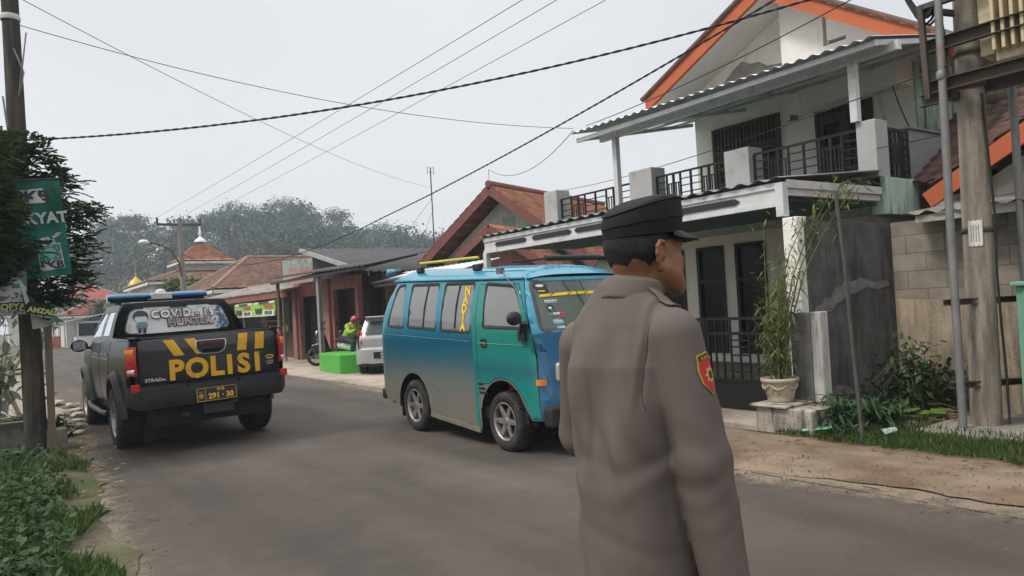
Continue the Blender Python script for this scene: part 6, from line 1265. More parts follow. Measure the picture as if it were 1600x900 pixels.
for k in range(5): x = .42 - k * .2; wdec([(x, 1.548), (x - .02, 1.548), (x - .07, 1.572), (x - .05, 1.572)], stk, 'streak_gap', .0055)
wdec(rpoly([(.56, 1.665), (.42, 1.665), (.41, 1.575), (.53, 1.575)], .01), stk, 'sticker'); wdec(el(.495, 1.648, .045, .014), stw, 'sticker', .006); wdec([(.455, 1.60), (.53, 1.60), (.525, 1.588), (.45, 1.588)], MATS['sticker_yellow'], 'sticker', .006)
def wtext(b, x, z, sz, mat, sx=1.): 
    p = fmx(x, z); o = text('sticker_lettering', b, sz, mat, wo, (p[0], p[1] + .004, p[2]), (-1, .08, 0), (0, -.4, 1), world=False, ext=.001, bold=.0015, sx=sx)
wdec(el(.43, 1.478, .075, .004), stw, 'sticker'); wtext('PANCORAN', .43, 1.494, .026, stw, 1.0)
wdec(el(.455, 1.425, .042, .036), stk, 'sticker'); wdec(el(.46, 1.425, .020, .012), stw, 'sticker', .006); wdec([(.44, 1.405), (.455, 1.405), (.45, 1.395)], stw, 'sticker', .006)
wdec([(.495, 1.375), (.455, 1.375), (.455, 1.352), (.495, 1.352)], M('sticker_green', (.05, .32, .22), .5), 'sticker'); wdec([(.37, 1.380), (.315, 1.380), (.315, 1.357), (.37, 1.357)], M('sticker_red', (.45, .05, .05), .5), 'sticker'); wtext('BUMI', .413, 1.366, .032, stw)
wtext('PASUNDAN', .395, 1.335, .024, MATS['sticker_red'])
wdec(el(.425, 1.288, .068, .032), stb, 'sticker'); wtext('Cinta', .425, 1.29, .038, stw)
wtext('YARIS', .42, 1.232, .036, stw)
for a in ((.22, 1.69, .18, 1.58), (.02, 1.69, .0, 1.58), (.10, 1.58, .04, 1.38)):
    m = MB(); p, q = fmx(a[0], a[1]), fmx(a[2], a[3]); m.tube([(p[0], p[1] + .004, p[2]), (q[0], q[1] + .004, q[2])], .0035, 5); m.build('wiper', blackpl, VN, world=False)
# front bumper, lamps, plate (hidden from here)
m = MB(); m.box(-.72, .72, 3.50, 3.64, .30, .50); m.build('front_bumper', blackpl, VN, world=False, bevel=.03)
for s in (1, -1): m = MB(); m.box(s * .44 - .13, s * .44 + .13, 3.52, 3.575, .72, .90); m.build('headlight', clearL, VN, world=False, bevel=.03)
m = MB(); m.grid(lambda u, v: (W0 - .06 + .075 * sin(u * 1.5), 3.545 - .07 * (1 - cos(u * 1.5)), .70 + .055 * v), 6, 2); m.build('turn_lamp', ambL, VN, world=False)
# roof fittings
m = MB()
for s in (1,): m.tube([(s * .42, .66, 2.065), (s * .42, 2.05, 2.03)], .017, 8); 
rl = m.build('roof_rail', M('rail_yellow', (.50, .45, .05), .5, var=.2, stain=(.2, .2, .1), stain_amt=.3), VN, world=False)
for y in (.66, 2.02): m = MB(); m.box(.39, .45, y - .07, y + .07, gz(y) + .10, gz(y) + .175); m.build('rail_foot', blackpl, rl, world=False, bevel=.015)
m = MB(); m.tube([(.55, 2.9, 1.915), (.30, 3.0, 1.93), (.10, 3.05, 1.95)], .012, 6); m.tube([(.16, 2.95, 1.945), (-.55, 3.0, 1.945)], .032, 8); m.tube([(-.55, 3.0, 1.945), (-.72, 3.0, 1.94)], .02, 8); m.build('roof_bar', blackpl, VN, world=False)
m = MB(); m.box(.60, .645, 2.73, 2.82, 1.80, 1.86); m.tube([(.62, 2.80, 1.85), (.62, 2.70, 2.15)], .0025, 5); m.tube([(.62, 2.80, 1.85), (.665, 2.92, 1.76), (.685, 3.12, 1.64), (.715, 3.30, 1.40)], .006, 5); m.build('antenna', M('antenna_steel', (.16, .16, .16), .5, .4), VN, world=False)
m = MB(); m.tube([(.55, .08, 1.99), (.52, .30, 2.02)], .016, 6); m.lathe([(0, -.06), (.05, -.05), (.055, 0), (.05, .05), (0, .06)], (.53, .03, 1.99), 14, 'x'); m.build('roof_lamp', roof_paint, VN, world=False)
# interior: floor, seats, dashboard, curtain
m = MB(); m.box(-.70, .70, .2, 3.4, .30, .42); m.build('floor_pan', under, VN, world=False)
for y in (.5, 1.25, 1.95): m = MB(); m.box(-.6, .6, y, y + .12, .5, 1.22); m.build('seat_bench', M('seat_vinyl', (.10, .095, .09), .7), VN, world=False, bevel=.03)
for s in (1, -1): m = MB(); m.box(s * .38 - .22, s * .38 + .22, 2.42, 2.54, .6, 1.30); m.build('front_seat', MATS['seat_vinyl'], VN, world=False, bevel=.04)
m = MB(); m.box(-.68, .68, 3.1, 3.36, .8, 1.14); m.build('dashboard', blackpl, VN, world=False, bevel=.03)
m = MB(); m.tube([(.38 + .19 * cos(k * pi / 10), 3.02 + .05 * sin(k * pi / 10), 1.10 + .17 * sin(k * pi / 10)) for k in range(20)], .014, 6, closed=True); m.build('steering_wheel', blackpl, VN, world=False)
m = MB()
for y0 in (1.02, 1.86): m.grid(lambda u, v: (.60 + .012 * sin(u * 25), y0 + .20 * u, 1.22 + .55 * v), 20, 2)
m.build('window_curtain', M('grey_curtain', (.45, .44, .43), .9), VN, world=False)
m = MB(); m.grid(lambda u, v: (.66 - .2 * v + .02 * sin(u * 30), 2.50 + .42 * u, 1.36 + .34 * v), 24, 2); m.build('cab_curtain', M('dark_curtain', (.035, .035, .045), .9), VN, world=False)
D_ = thing('person', 'minibus driver barely visible in a red shirt behind the windscreen', 'person', (4.95 - .36, 9.15 - 2.72, .62), pi)
f = Field(ax((-.3, .3, .015)), ax((-.3, .5, .015)), ax((-.15, .85, .015))); f.ell((0, .03, .70), (.075, .095, .115), .02); f.cone((0, 0, .55), (0, .02, .66), .05, .05, .02); f.column([(-.08, .16, .12), (.2, .15, .11), (.45, .17, .10), (.55, .08, .07)], .03)
for s in (1, -1): f.cone((s * .19, 0, .48), (s * .24, .12, .25), .05, .042, .02); f.cone((s * .24, .12, .25), (s * .14, .34, .42), .04, .03, .02); f.cone((s * .1, .05, -.05), (s * .1, .45, -.06), .085, .06, .03)
f.cone((0, .125, .70), (0, .135, .685), .012, .014, .01)
f.mesh().build('body', skin, D_, world=False)
f = Field(ax((-.32, .32, .015)), ax((-.2, .3, .015)), ax((-.12, .62, .015))); f.column([(-.1, .175, .135), (.2, .165, .125), (.45, .185, .115), (.55, .09, .08)], .03)
for s in (1, -1): f.cone((s * .19, 0, .48), (s * .235, .10, .30), .062, .058, .02)
f.mesh().build('shirt', M('red_shirt', (.30, .03, .03), .85), D_, world=False)
f = Field(ax((-.1, .1, .012)), ax((-.12, .12, .012)), ax((.6, .85, .012))); f.ell((0, .02, .725), (.082, .10, .10), .02); X, Y_, Z = np.meshgrid(*f.a, indexing='ij'); f.F = np.maximum(f.F, .70 + (Y_) * .6 - Z); f.mesh().build('hair', hairM, D_, world=False)
# ================================================================ POLICE OFFICER, seen from behind
OX, OY = 1.350, 1.420
OF = thing('person', 'police officer in a grey-brown long-sleeved uniform shirt and black cap, standing with his back turned', 'person', (OX, OY, 0), RAD(-79))
HY = RAD(-21)                               # the head turns further to his right
def hd(p): return (p[0] * cos(HY) - p[1] * sin(HY) + .026, p[0] * sin(HY) + p[1] * cos(HY) + .068, p[2])
HM = Matrix.Translation((.026, .068, 0)) @ Matrix.Rotation(HY, 4, 'Z'); KX = .90
skin = M('skin', (.215, .100, .056), .5, var=.14, scale=22, bump=.12, bscale=260, spec=.35, trans=.06, stain=(.165, .070, .038), stain_amt=.3, stain_scale=16)
hairM_ = M('short_black_hair', (.012, .011, .012), .55, var=.5, scale=160, bump=.6, bscale=420, stretch=(1, 1, .25))
shirtM = M('uniform_cloth', (.112, .090, .080), .8, var=.07, scale=4, bump=.16, bscale=620, spec=.25)
capM = M('black_cap_cloth', (.014, .013, .015), .85, var=.25, scale=14, bump=.12, bscale=500, spec=.25)
trouM = M('dark_brown_trousers', (.035, .025, .02), .85, bump=.1, bscale=500)
bootM = M('black_boots', (.012, .012, .012), .35)
# body: one continuous figure, head to feet
f = Field(ax((-.36, -.1, .007), (-.1, .1, .003), (.1, .38, .007)), ax((-.2, -.12, .007), (-.12, .125, .003), (.125, .36, .008)), ax((-.0, .60, .012), (.60, .92, .005), (.92, 1.40, .010), (1.40, 1.74, .003)))
def leg(sx):
    f.cone((sx * .065, 0, .88), (sx * .10, .012, .48), .072, .052, .03); f.cone((sx * .10, .012, .48), (sx * .105, -.02, .09), .050, .036, .02); f.cone((sx * .105, -.03, .05), (sx * .12, .14, .035), .04, .032, .02)
leg(1); leg(-1)
f.column([(.86, .130, .10), (1.0, .12, .095), (1.2, .135, .10), (1.34, .14, .095), (1.42, .09, .07)], .04)
SH0 = {k: tuple((q[0] * KX, q[1], q[2]) for q in v) for k, v in {1: ((.162, -.005, 1.372), (.222, -.035, 1.085), (.238, .035, .772)), -1: ((-.162, -.005, 1.372), (-.222, .035, 1.105), (-.13, .235, 1.03))}.items()}
SH = {1: ((.150, -.008, 1.388), (.194, -.004, 1.08), (.234, .020, .765)), -1: SH0[-1]}
for sx in (1, -1):
    a, b, c = SH[sx]; f.cone((sx * .08, -.005, 1.39), a, .05, .05, .03); f.cone(a, b, .050, .040, .02); f.cone(b, c, .040, .028, .015)
    a, b, c = (Vector(q) for q in SH[sx]); d = (c - b).normalized(); side = Vector((0, 1, 0)) if sx == 1 else Vector((.25, -.35, .9)).normalized(); side = (side - d * side.dot(d)).normalized(); nrm = d.cross(side)
    w0 = c + d * .02; f.cone(c, w0 + d * .02, .026, .027, .01)
    for q in (-1, -.33, .33, 1): f.cone(w0 + d * .01 + side * q * .012, w0 + d * .075 + side * q * .026, .016, .012, .012)
    for i, q in enumerate((-1, -.33, .33, 1)):
        L = (.068, .078, .074, .060)[i if sx == 1 else i]; p0 = w0 + d * .08 + side * q * .027; cur = nrm * (-1 if sx == 1 else -1)
        p1 = p0 + d * L * .5 + cur * .008; p2 = p1 + d * L * .28 + cur * .014; p3 = p2 + d * L * .2 + cur * .018
        f.cone(p0, p1, .0095, .009, .005); f.cone(p1, p2, .009, .008, .004); f.cone(p2, p3, .008, .007, .004)
    t0 = w0 + d * .02 + side * .026; t1 = t0 + d * .03 + side * .022; t2 = t1 + d * .03 + side * .004 - nrm * .008; f.cone(t0, t1, .013, .011, .008); f.cone(t1, t2, .0105, .009, .005)
# neck and head
f.cone((0, -.018, 1.38), hd((0, -.006, 1.53)), .064, .056, .02); f.cone(hd((.0, -.03, 1.45)), hd((0, -.062, 1.56)), .042, .034, .02)
f.ell(hd((0, -.012, 1.612)), (.076, .096, .092), .02); f.ell(hd((0, .035, 1.575)), (.064, .062, .085), .025)
for sx in (1, -1):
    f.cone(hd((sx * .058, .012, 1.548)), hd((sx * .03, .078, 1.497)), .020, .017, .025)      # jaw
    f.ell(hd((sx * .043, .060, 1.568)), (.023, .022, .021), .02)                                # cheekbone
    f.cone(hd((sx * .046, .052, 1.535)), hd((sx * .03, .075, 1.515)), .021, .016, .025)
    f.cone(hd((sx * .012, .094, 1.617)), hd((sx * .048, .074, 1.616)), .010, .010, .012)          # brow
    f.ell(hd((sx * .031, .086, 1.598)), (.016, .010, .009), .006, cut=True); f.ell(hd((sx * .031, .079, 1.598)), (.0125, .0125, .0115), .004)
f.ell(hd((0, .084, 1.492)), (.020, .017, .016), .02)                                              # chin
f.cone(hd((0, .096, 1.604)), hd((0, .112, 1.568)), .008, .0115, .01)
for sx in (1, -1): f.ell(hd((sx * .013, .101, 1.563)), (.0085, .010, .008), .006)
f.cone(hd((-.018, .090, 1.531)), hd((.018, .090, 1.531)), .007, .007, .008); f.cone(hd((-.016, .088, 1.520)), hd((.016, .088, 1.520)), .008, .008, .006)
for sx in (1, -1):                                                                                 # ears
    E = lambda yy, zz, xx: hd((sx * (.0755 + xx), -.008 + yy, 1.585 + zz))
    rim = [(-.004, -.030, .002), (-.014, -.016, .010), (-.020, .004, .016), (-.019, .022, .017), (-.009, .034, .014), (.004, .033, .010), (.012, .022, .005), (.012, .010, .003)]
    for p, q in zip(rim, rim[1:]): f.cone(E(*p), E(*q), .0050, .0050, .004)
    f.cone(E(-.002, -.028, .003), E(-.002, -.034, .003), .0085, .0075, .006)
    f.ell(E(-.006, .006, .006), (.007, .013, .024), .005); f.cone(E(-.010, -.008, .010), E(-.010, .018, .012), .004, .004, .004)
    f.cone(E(.010, -.006, .004), E(.009, .002, .005), .005, .004, .004)
body = f.mesh().build('body', skin, OF, world=False)
# hair: skull offset, trimmed at the hairline
h = Field(ax((-.1, .1, .0028)), ax((-.125, .11, .0028)), ax((1.5, 1.72, .0028)))
h.cone((.016, -.088, 1.38), (0, -.006, 1.53), .064, .056, .02); h.cone((0, -.03, 1.45), (0, -.062, 1.56), .042, .034, .02); h.ell((0, -.012, 1.612), (.076, .096, .092), .02); h.ell((0, .035, 1.575), (.064, .062, .085), .025); h.F -= .0024
X, Y_, Z = np.meshgrid(*h.a, indexing='ij')
line = np.where(Y_ < -.03, 1.560 + .010 * np.cos(X * 40), np.where(Y_ < .02, 1.560 + (Y_ + .03) * 1.35, 1.628))
h.F -= np.clip((Z - line) * .16, .0006, .007); h.F = np.maximum(h.F, (line - Z) * .7); h.F = np.maximum(h.F, (Y_ - .062)); h.F += .0004 * np.sin(X * 900 + 3 * np.sin(Z * 300)) * np.sin(Y_ * 700)
h.mesh(HM).build('hair', hairM, OF, world=False)
# shirt
s = Field(ax((-.36, .38, .0052)), ax((-.2, .32, .0052)), ax((.66, 1.545, .0052)))
s.column([(r_[0], r_[1] * KX, r_[2], r_[3]) for r_ in [(.68, .180, .145, -.005), (.80, .178, .142, -.005), (.95, .172, .136, -.006), (1.10, .173, .130, -.008), (1.22, .178, .128, -.010), (1.31, .172, .123, -.012), (1.37, .150, .106, -.014), (1.42, .125, .092, -.012), (1.46, .100, .082, -.006), (1.495, .084, .078, .004), (1.52, .074, .076, .010)]], .02)
for sx in (1, -1):
    a, b, c = SH[sx]; zs = 1.385 if sx == 1 else 1.360; s.cone((sx * .050, -.004, 1.446), (sx * .13, -.008, zs), .056, .063, .035); s.cone((sx * .140, -.008, zs - .006), b, .074 if sx == 1 else .068, .064 if sx == 1 else .058, .008); s.cone(b, c, .064 if sx == 1 else .058, .054, .02)
X, Y_, Z = np.meshgrid(*s.a, indexing='ij'); g1 = lambda t, w: np.exp(-(t / w) ** 2); sm_ = lambda e0, e1, t: np.clip((t - e0) / (e1 - e0), 0, 1)
D = np.zeros_like(X); arm = sm_(.135, .17, np.abs(X))
bk = sm_(.02, -.06, Y_) * sm_(1.42, 1.32, Z) * sm_(.18, .13, np.abs(X))
D += bk * (.0065 * np.sin(X * 42 + 1.2 * np.sin(Z * 6 + 1) + .6) * sm_(.7, 1.15, Z) + .004 * np.sin(X * 23 - Z * 9 + .8 * np.sin(Z * 13)) + .0022 * np.sin(X * 75 + Z * 24 + np.sin(Z * 17)))
D += bk * .0022 * g1(X - .075 + .28 * (Z - 1.15) + .010 * np.sin(Z * 13), .018) * sm_(.80, .95, Z) * sm_(1.30, 1.2, Z) - bk * .0022 * g1(X - .045 + .28 * (Z - 1.15) + .010 * np.sin(Z * 13), .022) * sm_(.80, .95, Z)
D += bk * .0028 * g1(X + .035 + .010 * np.sin(Z * 9), .011) * sm_(1.0, 1.12, Z) * sm_(1.40, 1.34, Z) + bk * .0022 * g1(X + .075 + .012 * np.sin(Z * 8 + 1), .016) * sm_(.9, 1.1, Z)
crease = sm_(.16, .2, X) * g1(Y_ - .030 - .02 * (1.2 - Z), .009) * sm_(1.28, 1.2, Z); D -= crease * .0060
D += bk * .0028 * g1(Z - 1.07 - .25 * X + .03 * np.sin(X * 22), .022) - bk * .0028 * g1(Z - 1.02 - .22 * X + .03 * np.sin(X * 17 + 1), .028) + bk * .002 * g1(Z - .90 + .3 * X, .025)
D += arm * (.0010 * np.sin((Z * 48 + np.abs(X) * 30 + Y_ * 38) + 1.3 * np.sin(Z * 11)) * g1(Z - 1.08, .16) + (.0018) * np.sin(Y_ * 55 + Z * 14 + 1.1 * np.sin(Z * 8)) + .0006 * np.sin(Z * 90 - Y_ * 60) * g1(Z - .98, .1))
for sx in (1, -1):
    seam = sx * X - (.118 - .012 * sm_(1.40, 1.22, Z) + .02 * sm_(-.02, .03, Y_)); D += .0030 * g1(seam, .0045) * sm_(1.19, 1.25, Z) - .0025 * g1(seam + .012, .007) * sm_(1.19, 1.25, Z)
D += .0003 * g1(Z - 1.345 - .02 * np.cos(X * 8), .004) * sm_(.0, -.05, Y_) * (np.abs(X) < .15)
s.F += D * 1.15
sm = s.mesh(); shirt = sm.build('shirt', shirtM, OF, world=False)
bv = BVHTree.FromPolygons([Vector(p) for p in sm.v], sm.f)
def on_cloth(o, d):
    r = bv.ray_cast(Vector(o), Vector(d).normalized()); return (r[0], r[1]) if r[0] else (Vector(o), -Vector(d))
seamM = M('seam_thread', (.055, .045, .042), .9)
def seam_line(pts, dr, r_=.0011):
    m = MB(); out = []
    for p in pts:
        q, n_ = on_cloth(p, dr); out.append(q - Vector(dr).normalized() * .0004)
    m.tube(out, r_, 5); return m.build('seam', seamM, OF, world=False)
for sx in (1, -1): seam_line([(sx * (.118 - .012 * min(1, max(0, (1.40 - z) / .18)) - (.03 * max(0, (1.26 - z) / .1) ** 1.5) * -1), -.5, z) for z in [1.425 - .012 * k for k in range(19)]], (0, 1, 0))
# collar: a stand and a folded flap
def ring(z_, a_, b_, t): 
    an = -pi / 2 + (t - .5) * 2 * pi * .94; return Vector((a_ * cos(an) + .008 + (z_ - 1.47) * .12, .012 + b_ * sin(an) + (z_ - 1.47) * .25, z_ + .014))
def colr(u, v):
    an = u; fr = abs(u - .5) * 2
    if v < .4: k = v / .4; return ring(1.478 + .048 * k - .022 * fr * k - .012 * fr, .074 - .004 * k, .080 - .004 * k, u)
    k = (v - .4) / .6; return ring(1.526 - .022 * fr - .056 * k - (.012 + .02 * max(0, fr - .8)) * fr, .072 + .013 * k + .003 * sin(k * 3), .078 + .012 * k + .003 * sin(k * 3), u)
m = MB(); m.grid(colr, 60, 12); m.build('collar', shirtM, OF, world=False, solid=.003)
# epaulettes and cuffs
for sx in (1, -1):
    m = MB(); c0 = Vector((sx * .065, .008, 1.6)); c1 = Vector((sx * .155, -.004, 1.6)); vs = []
    def ep(u, v):
        o = c0.lerp(c1, u) + Vector((0, (v - .5) * (.050 if u < .1 else .044), 0)); p, n_ = on_cloth(o, (0, 0, -1)); return p + Vector((0, 0, .004))
    m.grid(ep, 12, 4); m.build('epaulette', shirtM, OF, world=False, solid=-.004)
    b_, c_ = Vector(SH[sx][1]), Vector(SH[sx][2]); d_ = (c_ - b_).normalized(); m = MB(); m.tube([c_ - d_ * .035, c_ + d_ * .022], [.0535, .0505], 20, caps=False); m.build('cuff', shirtM, OF, world=False, solid=.003)
# shoulder badge
def decal(poly, o, ri, up, dr, off, step=.006):
    o, ri, up = Vector(o), Vector(ri), Vector(up); m = MB(); v, fc = fill2d(poly, [], step); out = []
    for a_, b2 in v: p, n_ = on_cloth(o + ri * a_ + up * b2, dr); out.append(p - Vector(dr) * off)
    m.add(out, fc, True); return m
sh_ = [(-.033, .045), (0, .053), (.033, .045), (.035, .01), (.028, -.022), (0, -.05), (-.028, -.022), (-.035, .01)]
bo, br_, bu, bd = (.55, -.002, 1.290), Vector((0, 1, 0)), Vector((-.1, 0, 1)), (-1, 0, 0)
bg_ = decal(sh_, bo, br_, bu, bd, .0028).build('shoulder_badge', M('badge_gold_edge', (.42, .27, .05), .7), OF, world=False)
decal([(x * .86, y * .86 - .002) for x, y in sh_], bo, br_, bu, bd, .0040).build('badge_field', M('badge_red', (.42, .03, .035), .7), bg_, world=False)
decal([(-.03, .030), (0, .037), (.03, .030), (.03, .042), (0, .050), (-.03, .042)], bo, br_, bu, bd, .0046).build('badge_band', M('badge_dark', (.05, .035, .02), .7), bg_, world=False)
star = [(.019 * (1 if i % 2 == 0 else .62) * sin(i * pi / 8), -.002 + .022 * (1 if i % 2 == 0 else .62) * cos(i * pi / 8)) for i in range(16)]
decal(star, bo, br_, bu, bd, .0050, .004).build('badge_emblem', M('badge_gold', (.55, .38, .08), .6), bg_, world=False)
decal([(.009 * cos(i * .63), -.002 + .011 * sin(i * .63)) for i in range(10)], bo, br_, bu, bd, .0056, .003).build('emblem_core', M('badge_dark', (), 0) if False else MATS['badge_dark'], bg_, world=False)
for i, ch in enumerate('BANTEN'):
    a_ = (-.021 + i * .0084); p, n_ = on_cloth(Vector(bo) + br_ * a_ + bu * (.0405 - abs(a_) * .22), bd)
    text('badge_letter', ch, .010, MATS['badge_gold'], bg_, p + Vector((.0050, 0, 0)), (0, 1, 0), (-.1, 0, 1), world=False, ext=.0003)
# cap
c = MB(); prof = []
def capring(t, th):
    """t: 0 lower edge .. 1 centre of the crown"""
    cs, sn = cos(th), sin(th)                     # sn=+1 is the front
    zb = 1.640 + .006 * sn; zt = 1.716 + .024 * sn + .004 * cos(2 * th)
    if t < .5: k = t / .5; r_ = 1 + .015 * k * 0 ; A = .0875 + .005 * sin(k * 2.6); B = .1085 + .006 * sin(k * 2.6) - .006 * k * max(0, -sn); z = zb + (zt - zb) * k; z += .0014 * sin(th * 9) * k
    else:
        k = (t - .5) / .5; q = 1 - k; A = .0905 * min(1, q * 1.0 + .0) ; B = .112 * q; c_ = cos(k * pi / 2) ** .7 if k < .999 else 0; A, B = .0901 * c_, (.1116 - .006 * max(0, -sn)) * c_; z = zt + .024 * sin(k * pi / 2) - .005 * exp(-((k - .6) / .25) ** 2) + .003 * sin(th * 3 + 1) * k * (1 - k) * 4
        k2 = max(0, (k - .15) / .85); z = z * (1 - k2 ** 1.5) + 1.741 * k2 ** 1.5
    return (A * cs, -.006 + B * sn, z)
c.grid(lambda u, v: capring(u, v * 2 * pi), 30, 56); c.xf(HM); cap = c.build('cap', capM, OF, world=False, weld=True)
c = MB()
for z_, e in ((.30, .0012), (.012, .001)): c.tube([Vector(capring(z_ * .5 * 1.6, t * 2 * pi / 48)) * 1.0 + Vector((cos(t * 2 * pi / 48) * e, sin(t * 2 * pi / 48) * e, 0)) for t in range(48)], .0014, 5, closed=True)
c.tube([Vector(capring(.5, t * 2 * pi / 48)) + Vector((cos(t * 2 * pi / 48) * .001, sin(t * 2 * pi / 48) * .001, .003)) for t in range(48)], .002, 6, closed=True)
c.xf(HM); c.build('cap_seam', capM, cap, world=False)
c = MB()
def visor(u, v):
    th = RAD(20) + u * RAD(140); p = Vector(capring(.02, th)); out = Vector((cos(th) * .35, sin(th), 0)); ext = .058 * v * sin(pi * u) ** .45
    return p + Vector((out.x * ext, out.y * ext, -.003 - .36 * ext - .010 * v * abs(u - .5) * 2))
c.grid(visor, 24, 6); c.xf(HM); c.build('visor', M('visor_cloth', (.018, .017, .019), .6, bump=.1, bscale=400), cap, world=False, solid=.004)
# trousers, belt, boots
t_ = Field(ax((-.24, .24, .01)), ax((-.2, .2, .01)), ax((.06, 1.0, .01)))
t_.column([(.84, .135, .105), (1.0, .13, .10)], .03)
for sx in (1, -1): t_.cone((sx * .062, 0, .86), (sx * .10, .01, .48), .085, .074, .03); t_.cone((sx * .105, .01, .48), (sx * .11, -.01, .10), .072, .062, .02)
t_.mesh().build('trousers', trouM, OF, world=False)
for sx in (1, -1):
    b_ = Field(ax((-.2, .2, .007)), ax((-.12, .25, .007)), ax((-.01, .16, .007))); b_.cone((sx * .11, -.03, .055), (sx * .13, .15, .045), .05, .042, .03); b_.cone((sx * .108, -.02, .06), (sx * .108, -.02, .15), .05, .05, .03)
    X, Y_, Z = np.meshgrid(*b_.a, indexing='ij'); b_.F = np.maximum(b_.F, .002 - Z); b_.mesh().build('boot', bootM, OF, world=False)
# ================================================================ PARKED CAR, SCOOTERS, PEOPLE
# ---- silver car, green planter, scooters, people
CR = thing('hatchback_car', 'small silver hatchback parked facing away beside the green block, half behind the minibus', 'car', (7.42, 15.6, .05), RAD(-29))
silv = M('silver_paint', (.48, .48, .47), .3, .35, var=.06, coat=.6)
cside = [(.10, .36), (.33, .22)] + arc(.66, .27, .32, 178, 2, 10) + [(1.3, .20), (2.4, .20)] + arc(2.86, .27, .32, 178, 2, 10) + [(3.35, .3), (3.45, .55), (3.35, .72), (2.7, .82), (2.15, 1.22), (1.5, 1.33), (.55, 1.32), (.30, 1.20), (.12, .85), (.06, .6)]
cwin = [rpoly([(.45, .92), (1.35, .90), (1.35, 1.22), (.62, 1.22)], .05), rpoly([(1.43, .90), (2.35, .88), (2.0, 1.18), (1.43, 1.22)], .04)]
cw_ = lambda z: .76 - (.03 * ((z - .6) / .3) ** 2 if z < .85 else .02 + .34 * (z - .85))
for s in (1, -1):
    m = MB(); m.panel(cside, cwin, lambda y, z: (s * (cw_(z) - (.10 * (1 - y / .2) ** 2 if y < .2 else 0)), y, z), .12); m.build('body_side', silv, CR, world=False)
    for w_ in cwin: m = MB(); m.panel(w_, [], lambda y, z: (s * (cw_(z) - .012), y, z), .2); m.build('side_window', vglass, CR, world=False)
    for y in (.66, 2.86): wheel(CR, s * .66, y, .275, .275, .17, s, 5, .62)
    m = MB(); m.grid(lambda u, v: (s * (.62 + .09 * u), .085 + .10 * u * u + .09 * v, .72 + .30 * v), 5, 6); m.build('tail_light', redL, CR, world=False)
cback = [(0.0, .06), (.62, .06)] 
yb_ = lambda z: .03 + (.04 if z > .55 else -.03) + max(0, z - .85) * .55
m = MB(); m.grid(lambda u, v: ((2 * u - 1) * (cw_(.28 + v * 1.04) - .08 + .02), yb_(.28 + v * 1.04) + .06 * (2 * u - 1) ** 4, .28 + v * 1.04), 16, 20); m.build('tailgate', silv, CR, world=False)
m = MB(); m.panel(rpoly([(-.56, .90), (.56, .90), (.47, 1.22), (-.47, 1.22)], .06), [], lambda x, z: (x, yb_(z) - .008, z), .1); m.build('rear_window', vglass, CR, world=False)
m = MB(); m.grid(lambda u, v: ((2 * u - 1) * .76, -.05 + .10 * (2 * u - 1) ** 4 + .02 * (v - .5) ** 2, .26 + .32 * v), 14, 6); m.build('bumper', silv, CR, world=False)
m = MB(); m.box(-.36, .36, -.058, -.04, .37, .52); m.box(-.66, .66, -.03, .03, .20, .27); m.build('bumper_insert', blackpl, CR, world=False)
plate(CR, (0, -.066, .44), .40, .12, (1, 0, 0), (0, 0, 1), M('plate_white', (.6, .6, .58), .5), MATS['dark_ink'], None, 'A 1491 VA', False)
m = MB(); m.lathe([(.0, -.008), (.045, -.006), (.05, .004)], (0, .065, .70), 14, 'y', sx=1); m.build('badge', chrome, CR, world=False)
m = MB(); m.grid(lambda u, v: ((2 * u - 1) * (.60 - .04 * v), .26 + v * 2.0, 1.315 + .03 * sin(pi * u) - .10 * max(0, v - .7)), 10, 10); m.build('roof', silv, CR, world=False)
m = MB(); m.box(-.52, .52, .12, .30, 1.30, 1.335); m.build('roof_spoiler', silv, CR, world=False, bevel=.012)
m = MB(); m.grid(lambda u, v: ((2 * u - 1) * .62, 2.12 + .62 * v, 1.24 - .43 * v), 8, 4); m.build('windscreen', vglass, CR, world=False); m = MB(); m.grid(lambda u, v: ((2 * u - 1) * .70, 2.7 + .75 * v, .82 - .16 * v * v), 8, 4); m.build('bonnet', silv, CR, world=False)
m = MB(); m.box(-.66, .66, .2, 3.3, .2, .7); m.box(-.55, .55, .5, .6, .7, 1.05); m.build('interior', under, CR, world=False)
m = MB(); m.prism(rpoly([(6.74, 16.95), (7.5, 16.62), (8.1, 16.7), (8.1, 18.6), (7.2, 18.75), (6.85, 18.6)], .05), (0, 0, .04), (1, 0, 0), (0, 1, 0), (0, 0, .46)); tag(m.build('green_block', M('bright_green_paint', (.075, .36, .045), .6, var=.1, scale=3, stain=(.07, .25, .04), stain_amt=.2), bevel=.015), 'bright green painted low block beside the silver car', 'planter')
